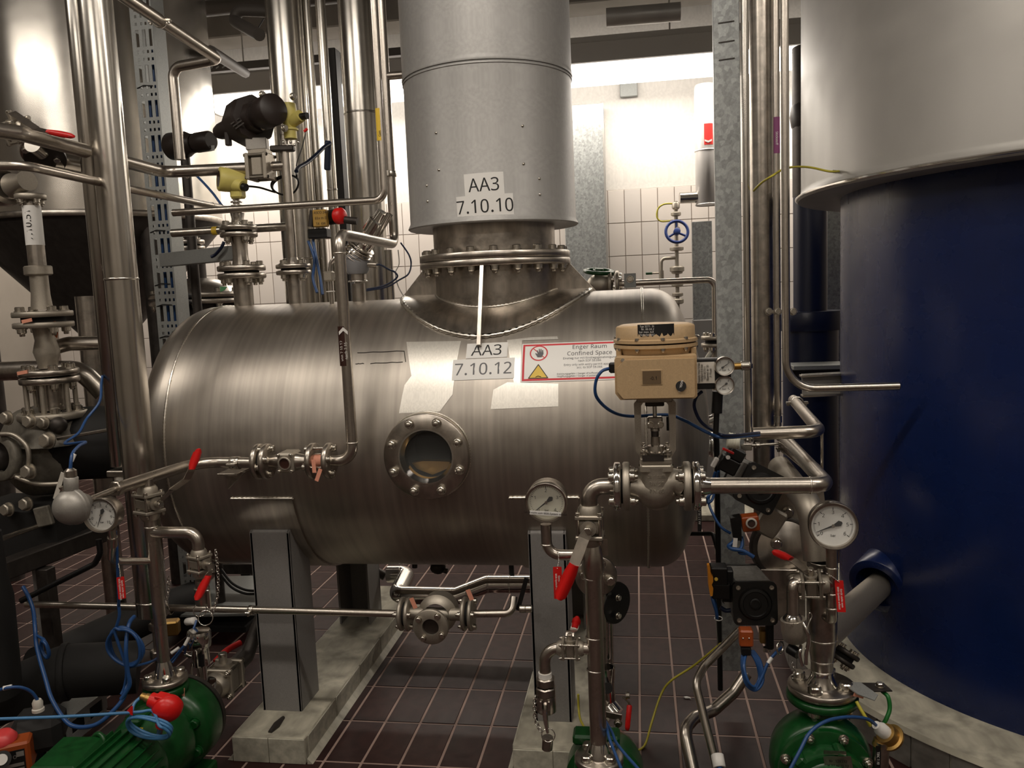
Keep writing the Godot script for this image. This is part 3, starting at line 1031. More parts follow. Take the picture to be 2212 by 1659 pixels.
# three-piece ball valve
func ball_valve(label: String, c: Vector3, axis: Vector3, stem: Vector3, r: float, lever: Array, grip_at: float, grip: Material = null, lever_w := 0.0) -> Node3D:
	var t = thing("ball_valve", label, "valve", c - Vector3.UP * r * 1.6)
	var a = axis.normalized()
	var s = (stem - a * stem.dot(a)).normalized()
	var f = Basis(a, s, a.cross(s))
	var L = r * 1.5
	part(t, "body", box(MB.new(), c, V(L * 1.1, r * 2.7, r * 2.7), f, r * 0.25), M.cast)
	for e in [-1.0, 1.0]:
		part(t, "end_plate", box(MB.new(), c + a * e * L * 0.85, V(r * 0.5, r * 3.3, r * 3.3), f, r * 0.18), M.cast)
		part(t, "end_socket", rev(MB.new(), c + a * e * L * 0.95, a * e, [Vector2(0, r * 1.45), Vector2(r * 0.7, r * 1.4), Vector2(r * 1.1, r * 1.15), Vector2(r * 1.1, 0)], 20), M.cast)
	for y in [-1.0, 1.0]:
		for z in [-1.0, 1.0]:
			var o = c + f.y * y * r * 1.32 + f.z * z * r * 1.32
			part(t, "tie_bolt", cyl(MB.new(), o - a * L * 0.95, o + a * L * 0.95, r * 0.2, 8), M.bolt)
			bolt(t, o + a * (L * 0.85 + r * 0.25), a, r * 0.17)
			bolt(t, o - a * (L * 0.85 + r * 0.25), -a, r * 0.17, null, 1, "nut")
	var st = MB.new()
	rev(st, c + s * r * 1.3, s, [Vector2(0, r * 0.95), Vector2(r * 0.5, r * 0.95), Vector2(r * 0.5, r * 0.45), Vector2(r * 1.5, r * 0.45), Vector2(r * 1.5, 0)], 16)
	part(t, "stem", st, M.cast)
	hexnut(t, c + s * r * 2.55, s, r * 0.4, r * 0.5, M.bolt, "stem_nut")
	if lever.size() > 1:
		var path = rounded(lever, r * 0.8, 4)
		strap(t, "lever", path, s, lever_w if lever_w > 0 else r * 1.1, maxf(0.0025, r * 0.12), M.steel)
		var n = path.size()
		var k0 = int(grip_at * (n - 1))
		var gp = []
		var last: Vector3 = path[-1]
		var first: Vector3 = (lever[-2] as Vector3).lerp(lever[-1], grip_at)
		gp = [first, last]
		var d = (last - first).normalized()
		var L2 = (last - first).length()
		var gw = (lever_w if lever_w > 0 else r * 1.1) * 0.62
		var side = d.cross(s).normalized()
		var gb = MB.new()
		var prev = []
		var pr = [Vector2(-0.004, 0.75), Vector2(0.02, 0.95), Vector2(L2 * 0.5, 1.0), Vector2(L2 - 0.004, 0.9), Vector2(L2 + 0.006, 0.45)]
		for q in pr:
			var rg = []
			for i in 13:
				var an = TAU * i / 12
				var nn = side * cos(an) + s * sin(an) * 0.62
				rg.append([first + d * q.x + nn * gw * q.y, nn.normalized()])
			if prev.size():
				for i in 12:
					gb.quad(gb.p(prev[i][0], prev[i][1]), gb.p(prev[i + 1][0], prev[i + 1][1]), gb.p(rg[i + 1][0], rg[i + 1][1]), gb.p(rg[i][0], rg[i][1]))
			else:
				for i in 12:
					gb.flat3(first, rg[i][0], rg[i + 1][0], -d)
			prev = rg
		for i in 12:
			gb.flat3(last + d * 0.008, prev[i][0], prev[i + 1][0], d)
		part(t, "grip", gb, grip if grip else M.red)
	return t
# flat bar of width w and thickness th along a path, broad face towards nrm
func strap(t: Node3D, called: String, path: Array, nrm: Vector3, w: float, th: float, mt: Material) -> void:
	var b = MB.new()
	var prev = []
	for i in path.size():
		var a: Vector3 = path[maxi(i - 1, 0)]
		var c: Vector3 = path[mini(i + 1, path.size() - 1)]
		var d = (c - a).normalized()
		var x = d.cross(nrm).normalized() * w * 0.5
		var y = x.cross(d).normalized() * th * 0.5
		var p: Vector3 = path[i]
		var q = [p - x - y, p + x - y, p + x + y, p - x + y]
		if prev.size():
			for j in 4:
				var k = (j + 1) % 4
				var g0: Vector3 = ((prev[k] as Vector3) - (prev[j] as Vector3)).cross((q[j] as Vector3) - (prev[j] as Vector3)).normalized()
				var ctr = (path[i - 1] as Vector3 + p) * 0.5
				var mid: Vector3 = (prev[j] + prev[k] + q[j] + q[k]) * 0.25
				if g0.dot(mid - ctr) < 0:
					g0 = -g0
				b.face([prev[j], prev[k], q[k], q[j]], g0)
		else:
			b.face(q, -d)
		if i == path.size() - 1:
			b.face(q, d)
		prev = q
	part(t, called, b, mt)
# pressure gauge: c centre of the dial, nrm towards the reader, up the twelve o'clock direction
func gauge(label: String, c: Vector3, nrm: Vector3, up: Vector3, R: float, depth: float, numerals: Array, a0: float, a1: float, needle: float, dial: Material = null, bezel: Material = null, note := "") -> Node3D:
	var n = nrm.normalized()
	var y = (up - n * up.dot(n)).normalized()
	var f = Basis(y.cross(n), y, n)
	var t = thing("pressure_gauge", label, "gauge", c - y * R)
	part(t, "case", rev(MB.new(), c, n, [Vector2(-depth, 0), Vector2(-depth, R * 0.86), Vector2(-depth + 0.006, R * 0.93), Vector2(-0.006, R * 0.93), Vector2(-0.006, R), Vector2(0.004, R), Vector2(0.007, R * 0.96), Vector2(0.006, R * 0.87), Vector2(-0.004, R * 0.85)], 40), bezel if bezel else M.steel)
	var d = part(t, "dial", cyl(MB.new(), c - n * 0.006, c - n * 0.003, R * 0.86, 40), dial if dial else M.dial)
	var marks = MB.new()
	var k = numerals.size()
	var nt = (k - 1) * 10
	for i in nt + 1:
		var an = lerpf(a0, a1, float(i) / nt)
		var big = i % 10 == 0
		var l = R * (0.12 if big else 0.06)
		var dir = f.x * sin(an) + f.y * cos(an)
		var m = c - n * 0.0028 + dir * (R * 0.78 - l * 0.5)
		box(marks, m, V(R * (0.028 if big else 0.013), l, 0.0005), Basis(dir.cross(n), dir, n), 0.0)
		if big and numerals[i / 10] != "":
			letters(marks, numerals[i / 10], c - n * 0.0028 + dir * R * 0.56, f, R * 0.15, 0.0, false, 0.0005)
	letters(marks, "bar", c - n * 0.0028 - y * R * 0.42, f, R * 0.10, 0.0, false, 0.0005)
	part(d, "scale_print", marks, M.ink)
	var dir = f.x * sin(needle) + f.y * cos(needle)
	var nb = MB.new()
	var g2 = Basis(dir.cross(n), dir, n)
	prism(nb, c - n * 0.0005, [Vector2(-R * 0.035, 0), Vector2(R * 0.035, 0), Vector2(R * 0.008, R * 0.72), Vector2(-R * 0.008, R * 0.72)], 0.001, g2)
	prism(nb, c - n * 0.0005, [Vector2(-R * 0.03, 0), Vector2(R * 0.03, 0), Vector2(R * 0.12, -R * 0.28), Vector2(R * 0.03, -R * 0.38), Vector2(-R * 0.03, -R * 0.38), Vector2(-R * 0.12, -R * 0.28)], 0.001, g2)
	part(t, "needle", nb, M.ink)
	part(t, "needle_hub", cyl(MB.new(), c - n * 0.001, c + n * 0.002, R * 0.07, 14), M.bolt)
	part(t, "window", cyl(MB.new(), c + n * 0.0035, c + n * 0.005, R * 0.88, 40), M.glass)
	return t
# hand wheel with hub and spokes
func hand_wheel(t: Node3D, c: Vector3, axis: Vector3, R: float, rr: float, spokes: int, mt: Material) -> void:
	var f = along(axis)
	var p = []
	for i in 36:
		p.append(c + (f.x * cos(TAU * i / 36) + f.z * sin(TAU * i / 36)) * R)
	var w = part(t, "hand_wheel", sweep(MB.new(), p, rr, 10, false, true), mt)
	for i in spokes:
		var an = TAU * i / spokes + 0.5
		part(w, "spoke", sweep(MB.new(), [c - f.y * rr, c + (f.x * cos(an) + f.z * sin(an)) * R], rr * 0.75, 8), mt)
	part(w, "hub", cyl(MB.new(), c - f.y * rr * 2, c + f.y * rr * 1.6, rr * 2.2, 16, 0.001), mt)
# sticker wrapped on an upright pipe, seen from nrm
func pipe_tag(parent: Node3D, called: String, p: Vector3, nrm: Vector3, w: float, h: float, r: float, mt: Material, axis := Vector3.UP) -> MeshInstance3D:
	var f = Basis(axis.cross(nrm).normalized(), axis, nrm)
	return part(parent, called, sheet(MB.new(), p, f, w, h, r, 0.0007), mt)
func clamp_ring(t: Node3D, p: Vector3, axis: Vector3, r: float, w := 0.016, mt: Material = null) -> void:
	var a = axis.normalized()
	part(t, "pipe_clamp", ring(MB.new(), p - a * w / 2, a, 0, w, r * 0.98, r + 0.003, 20, 0.0005), mt if mt else M.bolt)
	var f = along(a)
	for s in [-1.0, 1.0]:
		part(t, "clamp_lug", box(MB.new(), p + f.x * s * (r + 0.009), V(0.018, w, 0.008), f, 0.001), mt if mt else M.bolt)
		bolt(t, p + f.x * s * (r + 0.011) + f.z * 0.005, f.z, 0.003)
func toward_eye(p: Vector3) -> Vector3:
	return (V(EYE.x, p.y, EYE.z) - p).normalized()
func left_front() -> void:
	var y0 = 0.977
	# jacketed riser in front of the vessel's left end
	var a = at(262, 600, 2.5)
	var t = thing("insulated_riser", "thick shiny jacketed steel riser in front of the vessel's left end", "pipe", rise(a, 1328))
	var bot = rise(a, 1328).y
	part(t, "jacket", rev(MB.new(), V(a.x, bot, a.z), Vector3.UP, [Vector2(0, 0), Vector2(0, 0.046), Vector2(0.003, 0.0485), Vector2(0.6, 0.0485), Vector2(3.2, 0.0485)], 40), M.jacket)
	for v in [603, 1296]:
		var y = rise(a, v).y
		part(t, "seam_ring", rev(MB.new(), V(a.x, y, a.z), Vector3.UP, [Vector2(-0.004, 0.0485), Vector2(-0.002, 0.0505), Vector2(0.002, 0.0505), Vector2(0.004, 0.0485)], 40, 0.2), M.jacket)
	part(t, "stub", cyl(MB.new(), V(a.x + 0.012, bot - 0.12, a.z), V(a.x + 0.012, bot, a.z), 0.018, 16), M.steel)
	hexnut(t, V(a.x + 0.012, bot - 0.05, a.z), Vector3.UP, 0.025, 0.027)
	hexnut(t, V(a.x + 0.012, bot - 0.145, a.z), Vector3.UP, 0.03, 0.03)
	part(t, "lower_stub", cyl(MB.new(), V(a.x + 0.012, 0.16, a.z), V(a.x + 0.012, bot - 0.14, a.z), 0.015, 14), M.steel)
	var a2 = at(221, 600, 2.4)
	var t2 = thing("slim_riser", "slimmer jacketed riser just left of the thick one", "pipe", rise(a2, 1006))
	part(t2, "jacket", cyl(MB.new(), rise(a2, 1006), V(a2.x, 3.64, a2.z), 0.031, 28, 0.002), M.jacket)
	var cup = rise(a2, 1012)
	part(t2, "drip_cup", rev(MB.new(), cup + V(0.012, -0.075, 0), Vector3.UP, [Vector2(0, 0), Vector2(0, 0.016), Vector2(0.03, 0.031), Vector2(0.055, 0.034), Vector2(0.055, 0.0)], 24), M.cream)
	part(t2, "clamp_block", box(MB.new(), cup + V(0.012, -0.012, 0), V(0.085, 0.022, 0.07), Basis.IDENTITY, 0.003), M.steel)
	# level line with sight glass, running to the front and then along the vessel
	var c0 = V(-0.389, y0, 2.831)
	var c1 = V(-0.345, y0, 2.5)
	var t3 = thing("sight_glass_line", "level stainless line with bolted flow sight glass in front of the vessel", "pipe", c1)
	var sgz = 2.5
	part(t3, "tube", tube(MB.new(), [c0, c1 + V(0.0, 0, 0.0), at(560, 1000, sgz)], 0.0168, 0.09, 20), M.pipe)
	hexnut(t3, c0 + V(0, 0, -0.004), V(-0.13, 0, 1), 0.022, 0.022)
	# right of the glass: elbow and riser, run to the back, then up
	var e0 = at(700, 1000, sgz)
	e0.y = y0
	var top = V(0.162, 1.656, 2.5)
	part(t3, "riser_tube", tube(MB.new(), [V(-0.03, y0, sgz), V(0.162, y0, sgz), top, V(0.157, 1.656, 1.915), V(0.157, 3.64, 1.915)], 0.0168, 0.045, 20), M.pipe)
	bead(t3, V(0.162, y0 + 0.055, sgz), Vector3.UP, 0.0168)
	bead(t3, V(0.162, 1.60, 2.5), Vector3.UP, 0.0168)
	var lab = pipe_tag(t3, "pipe_label", V(0.162, rise(V(0.162, 1.3, 2.5), 747).y, 2.5 + 0.0172), V(0.25, 0, 1).normalized(), 0.035, 0.118, 0.0172, M.brown_label)
	lab.set_meta("label", "dark brown flow label with white arrow")
	var lt = MB.new()
	var lf = Basis(Vector3.UP, V(-1, 0, 0.2).normalized(), V(0.2, 0, 1).normalized())
	var lp = V(0.162, rise(V(0.162, 1.3, 2.5), 757).y, 2.5 + 0.0186)
	letters(lt, "von 7.10.12", lp + V(-0.006, 0, 0), lf, 0.0085)
	letters(lt, "nach 7.15", lp + V(0.007, 0, 0.0005), lf, 0.0085)
	prism(lt, V(0.164, rise(V(0.162, 1.3, 2.5), 714).y, 2.5 + 0.0184), [Vector2(-0.013, -0.012), Vector2(0, 0.0), Vector2(0.013, -0.012), Vector2(0.013, -0.002), Vector2(0, 0.011), Vector2(-0.013, -0.002)], 0.001, Basis(V(1, 0, -0.2).normalized(), Vector3.UP, V(0.2, 0, 1).normalized()))
	part(lab, "lettering", lt, M.white)
	# flanges and glass body
	var xs = [at(560, 1000, sgz).x, at(578, 1000, sgz).x, at(677, 1000, sgz).x, at(712, 1000, sgz).x]
	flange(t3, V(xs[0] + 0.008, y0, sgz), Vector3.LEFT, 0.016, 0.055, 0.017, 4, 0.006, M.steel, 2, 0.3)
	flange(t3, V(xs[1] - 0.008, y0, sgz), Vector3.RIGHT, 0.016, 0.055, 0.017, 4, 0.006, M.steel, 1, 0.3)
	flange(t3, V(xs[2] + 0.008, y0, sgz), Vector3.LEFT, 0.016, 0.055, 0.017, 4, 0.006, M.steel, 1, 0.3)
	flange(t3, V(xs[3] - 0.008, y0, sgz), Vector3.RIGHT, 0.016, 0.055, 0.017, 4, 0.006, M.steel, 1, 0.3)
	part(t3, "gasket", cyl(MB.new(), V(xs[0], y0, sgz), V(xs[1], y0, sgz), 0.036, 20), M.gasket)
	part(t3, "gasket", cyl(MB.new(), V(xs[2], y0, sgz), V(xs[3], y0, sgz), 0.02, 20), M.salmon)
	for i in 4:
		var an = 0.3 + TAU * i / 4
		var o = V(0, cos(an), sin(an)) * 0.043
		part(t3, "stud", cyl(MB.new(), V(xs[2], y0, sgz) + o, V(xs[3], y0, sgz) + o, 0.004, 8), M.bolt)
	var gc = at(626, 1000, sgz)
	gc.y = y0
	part(t3, "glass_body", box(MB.new(), gc, V(0.052, 0.062, 0.07), Basis.IDENTITY, 0.006), M.cast)
	for s in [-1.0, 1.0]:
		part(t3, "glass_neck", rev(MB.new(), gc + V(s * 0.024, 0, 0), V(s, 0, 0), [Vector2(0, 0.026), Vector2(0.03, 0.019), Vector2(0.05, 0.019)], 18), M.steel)
	var win = part(t3, "window_ring", ring(MB.new(), gc + V(0, 0, 0.035), Vector3.BACK, 0, 0.006, 0.0165, 0.0215, 24), M.cast)
	part(win, "window_glass", cyl(MB.new(), gc + V(0, 0, 0.035), gc + V(0, 0, 0.0365), 0.017, 24), M.brown_label)
	for q in [Vector2(1, 1), Vector2(-1, 1), Vector2(1, -1), Vector2(-1, -1)]:
		bolt(t3, gc + V(q.x * 0.02, q.y * 0.025, 0.035), Vector3.BACK, 0.003)
	for q in [[678, 1003, 0.02], [688, 1022, -0.4]]:
		part(t3, "paper_tag", box(MB.new(), at(q[0], q[1] + 4, 2.552), V(0.012, 0.04, 0.001), Basis(Vector3.BACK, q[2]), 0.0), M.salmon)
	clamp_ring(t3, at(509, 1000, sgz), Vector3.RIGHT, 0.0175, 0.03)
	# bracket under the clamp, fixed to the shell
	var br = MB.new()
	prism(br, at(509, 1033, 2.49), [Vector2(-0.03, 0.02), Vector2(0.035, 0.02), Vector2(-0.028, -0.035)], 0.008, Basis.IDENTITY)
	box(br, at(510, 1017, 2.46), V(0.066, 0.008, 0.12), Basis.IDENTITY, 0.001)
	part(t3, "bracket", br, M.steel)
	# supports on the vertical part at the back
	clamp_ring(t3, rise(V(0.157, 1.8, 1.915), 376), Vector3.UP, 0.0175, 0.02)
	var st = rise(V(0.157, 2.4, 1.915), 165)
	part(t3, "stay", cyl(MB.new(), st, V(0.26, st.y, 1.915), 0.014, 12), M.steel)
	# temperature transmitter at the near end
	var s0 = V(-0.417, 0.965, 2.985)
	var dirn = (c0 - s0).normalized()
	var tt = thing("temperature_transmitter", "light grey round temperature transmitter head on a steel rod", "sensor", s0 - V(0, 0.05, 0))
	part(tt, "rod", cyl(MB.new(), s0, c0, 0.0085, 12), M.steel)
	var hd = MB.new()
	var hp = []
	for i in 9:
		var an = PI / 2 * i / 8
		hp.append(Vector2(-cos(an) * 0.047 , sin(an) * 0.047))
	hp.append_array([Vector2(0.012, 0.047), Vector2(0.014, 0.04), Vector2(0.03, 0.03), Vector2(0.05, 0.016), Vector2(0.05, 0)])
	rev(hd, s0, dirn, hp, 32, 0.4)
	part(tt, "head", hd, M.valve_grey)
	part(tt, "cover_ring", rev(MB.new(), s0, dirn, [Vector2(-0.004, 0.0465), Vector2(-0.002, 0.049), Vector2(0.003, 0.049), Vector2(0.006, 0.0465)], 32, 0.2), M.valve_grey)
	part(tt, "entry", cyl(MB.new(), s0 + V(0, 0.03, 0), s0 + V(0.004, 0.078, 0), 0.0175, 18, 0.002), M.valve_grey)
	part(tt, "cable_gland", rev(MB.new(), s0 + V(0.004, 0.078, 0), Vector3.UP, [Vector2(0, 0.015), Vector2(0.016, 0.015), Vector2(0.022, 0.008), Vector2(0.022, 0)], 6, 2.0), M.steel)
	part(tt, "earth_screw", rev(MB.new(), s0 + V(-0.014, 0.046, 0.012), V(-0.2, 1, 0.3), [Vector2(0, 0.006), Vector2(0.01, 0.006), Vector2(0.01, 0)], 6, 2.0), M.bolt)
	part(tt, "name_plate", box(MB.new(), s0 + V(-0.028, 0.055, 0.005), V(0.012, 0.075, 0.002), Basis(Vector3.BACK, -0.42), 0.0), M.cream)
	cable("blue sensor cable rising from the grey transmitter head to the slim riser", [s0 + V(0.004, 0.095, 0), at(156, 982, 2.97), at(170, 964, 2.9), at(184, 955, 2.8), at(140, 958, 2.7), at(170, 935, 2.62), at(187, 905, 2.55), at(215, 868, 2.5), at(219, 830, 2.45), at(221, 812, 2.43)], 0.0042, M.cable_blue)
	solo("cable_marker", "white sleeve on the blue cable above the grey transmitter", "marker", cyl(MB.new(), at(154, 996, 2.975), at(161, 981, 2.965), 0.0055, 10), M.white)
	# pressure gauge hanging from the vertical line
	var vp = V(-0.372, 0, 2.732)
	var gcn = at(218, 1113, 2.92)
	gauge("round pressure gauge turned half away beside the grey transmitter head", gcn, V(0.12, 0.05, 1), V(0.0, 1, 0), 0.047, 0.045, ["-1", "0", "1", "2", "3", "4", "6", "9", "15"], -2.5, 2.4, -2.78, M.dial)
	var gs = thing("gauge_siphon", "bent steel tube carrying the small gauge to the slim vertical line", "pipe", at(250, 1205, 2.80))
	part(gs, "tube", tube(MB.new(), [gcn + V(0.012, -0.04, -0.02), at(243, 1160, 2.88), at(240, 1213, 2.83), V(vp.x, at(320, 1212, 2.732).y, 2.732)], 0.0105, 0.035, 14), M.pipe)
	part(gs, "collar", cyl(MB.new(), at(243, 1178, 2.87), at(243, 1160, 2.88), 0.0135, 14), M.steel)
	red_tag("red plastic tag on a bead cord below the small left gauge", at(256, 1218, 2.86), at(262, 1270, 2.86), 0.019, 0.062, ["Gerät nicht vom", "MSR-System erfasst"])
	# slim vertical line from the level line down to the green pump
	var pf = rise(vp, 1462)
	var t4 = thing("slim_vertical_line", "slim vertical stainless line standing on green pump by the jacketed riser", "pipe", pf)
	part(t4, "tube", cyl(MB.new(), pf + V(0, 0.05, 0), V(vp.x, y0, vp.z), 0.0175, 20), M.pipe)
	part(t4, "weld_neck", rev(MB.new(), pf, Vector3.UP, [Vector2(0.0, 0.03), Vector2(0.012, 0.028), Vector2(0.05, 0.0178)], 24), M.bright)
	flange(t4, pf + V(0, -0.016, 0), Vector3.UP, 0.018, 0.0635, 0.0172, 4, 0.0075, M.steel, 1, 0.9)
	bead(t4, V(vp.x, rise(vp, 1138).y, vp.z), Vector3.UP, 0.0175)
	# branch with hose coupling
	var by = rise(vp, 1150).y
	var bx = at(430, 1200, 2.732)
	part(t4, "branch", tube(MB.new(), [V(vp.x, by, vp.z), V(bx.x, by, vp.z), V(bx.x, rise(bx, 1196).y, vp.z)], 0.0168, 0.04, 18), M.pipe)
	var bv = V(bx.x, rise(bx, 1216).y, vp.z)
	ball_valve("ball valve with red grip hanging from the branch above the chrome transmitter", bv, Vector3.DOWN, V(0.93, 0, 0.36), 0.016, [bv + V(0.046, 0.004, 0.02), bv + V(0.052, -0.03, 0.03), at(452, 1240, 2.78), at(427, 1292, 2.79)], 0.12, M.red_bright, 0.024)
	var cap = V(bx.x, rise(bx, 1252).y, vp.z)
	var hc = thing("hose_coupling", "cam-lock hose coupling with pull rings under the red gripped valve", "coupling", cap - V(0, 0.1, 0))
	part(hc, "body", rev(MB.new(), cap, Vector3.DOWN, [Vector2(0, 0), Vector2(0, 0.017), Vector2(0.022, 0.017), Vector2(0.024, 0.022), Vector2(0.07, 0.022), Vector2(0.075, 0.018), Vector2(0.075, 0)], 20), M.steel)
	part(hc, "cam_arm", box(MB.new(), cap + V(0.026, -0.055, 0.012), V(0.008, 0.06, 0.01), Basis.IDENTITY, 0.002), M.bright)
	key_ring("split ring on the cam-lock arm, the nearer of two", at(444, 1335, 2.76), V(0.2, 0.3, 1), 0.0205)
	key_ring("split ring on the cam-lock arm, the further of two", at(432, 1318, 2.745), V(0.5, 0.1, 1), 0.018)
	chain("thin steel chain hanging beside the red gripped valve", [at(466, 1190, 2.75), at(471, 1240, 2.75), at(470, 1285, 2.75), at(463, 1312, 2.75), at(455, 1333, 2.755)])
	chain("short bead of chain behind the slim vertical line", [at(363, 1248, 2.68), at(364, 1275, 2.68), at(358, 1302, 2.68), at(352, 1318, 2.68)])
	# ball valve on the level line, lever up to the right
	var v0 = V(vp.x, rise(vp, 1086).y, vp.z)
	ball_valve("ball valve with long red grip at the top of the slim vertical line", v0, Vector3.UP, V(0.92, 0, 0.38), 0.0195, [v0 + V(0.05, 0.01, 0.02), at(372, 1058, 2.775), at(404, 1035, 2.785), at(412, 1018, 2.785), at(428, 974, 2.785)], 0.16, M.red_bright, 0.023)
	# long rail line low along the legs with open flanged sight glass
	var rz = 2.44
	var t5 = thing("drain_rail", "thin level steel line across the vessel legs with open round flange", "pipe", at(700, 1322, rz))
	part(t5, "tube", cyl(MB.new(), at(56, 1305, rz), at(868, 1326, rz), 0.0115, 14), M.pipe)
	part(t5, "tube", tube(MB.new(), [at(1020, 1326, rz), at(1106, 1325, rz), at(1110, 1290, rz - 0.03)], 0.0115, 0.025, 14), M.pipe)
	for u in [543, 366]:
		clamp_ring(t5, at(u, 1318, rz), Vector3.RIGHT, 0.0125, 0.016)
	for q in [[868, 885], [1003, 1020]]:
		flange_pair(t5, at((q[0] + q[1]) / 2.0, 1326, rz), Vector3.RIGHT, 0.012, 0.01, 0.052, 0.012, 4, 0.005, M.cast, 0.3)
	var oc = at(945, 1326, rz)
	part(t5, "tee_body", tube(MB.new(), [oc - V(0.09, 0, 0), oc + V(0.09, 0, 0)], 0.02, 0, 18), M.cast)
	part(t5, "glass_housing", rev(MB.new(), oc - V(0, 0, 0.05), Vector3.BACK, [Vector2(0, 0.058), Vector2(0.05, 0.062), Vector2(0.055, 0.05), Vector2(0.07, 0.04)], 32), M.cast)
	var fo = oc + V(-0.006, -0.015, 0.055)
	var fl = flange(t5, fo, Vector3.BACK, 0.014, 0.056, 0.026, 4, 0.005, M.cast, 1, 0.6)
	var dk = cyl(MB.new(), fo + V(0, 0, -0.02), fo + V(0, 0, 0.004), 0.026, 24)
	part(fl, "dark_bore", dk, M.brown_black)
	for q in [[893, 1303], [1015, 1285]]:
		part(t5, "paper_tag", box(MB.new(), at(q[0], q[1], rz + 0.05), V(0.014, 0.035, 0.001), Basis(Vector3.BACK, 0.35), 0.0), M.salmon)
	part(t5, "support_strut", box(MB.new(), at(1128, 1283, rz - 0.03), V(0.014, 0.11, 0.006), Basis(Vector3.BACK, -0.3), 0.001), M.black)
	hexnut(t5, at(1122, 1315, rz), Vector3.RIGHT, 0.02, 0.012, M.bolt)
	hexnut(t5, at(1135, 1315, rz), Vector3.RIGHT, 0.02, 0.012, M.bolt)
func red_tag(label: String, hook: Vector3, c: Vector3, w: float, h: float, lines: Array, tilt := 0.0, mt: Material = null) -> void:
	var t = thing("warning_tag", label, "tag", c - V(0, h / 2, 0))
	var n = toward_eye(c)
	var f = Basis(Vector3.UP.cross(n), Vector3.UP, n) * Basis(Vector3.BACK, tilt)
	var p = part(t, "plate", prism(MB.new(), c, round_rect(w, h, 0.0015, 2), 0.001, f), mt if mt else M.tag_red)
	var b = MB.new()
	var f2 = Basis(-f.y, f.x, f.z)
	for i in lines.size():
		letters(b, lines[i], c + f.z * 0.0006 + f.x * ((lines.size() - 1) * 0.5 - i) * w * 0.34 - f.y * h * 0.06, f2, minf(w * 0.2, h * 0.135 * 9.0 / maxf(lines[i].length(), 9)), 0.0, true, 0.0003)
	part(p, "lettering", b, M.white)
	var bd = MB.new()
	var top = c + f.y * h * 0.45
	var path = spline([hook, hook.lerp(top, 0.5) + V(0.003, 0, 0.002), top], 6)
	for q in path:
		ball(bd, q, 0.0017, Vector3.UP, 1.0, 6, 4)
	part(t, "bead_cord", sweep(bd, path, 0.0008, 5), M.bright)
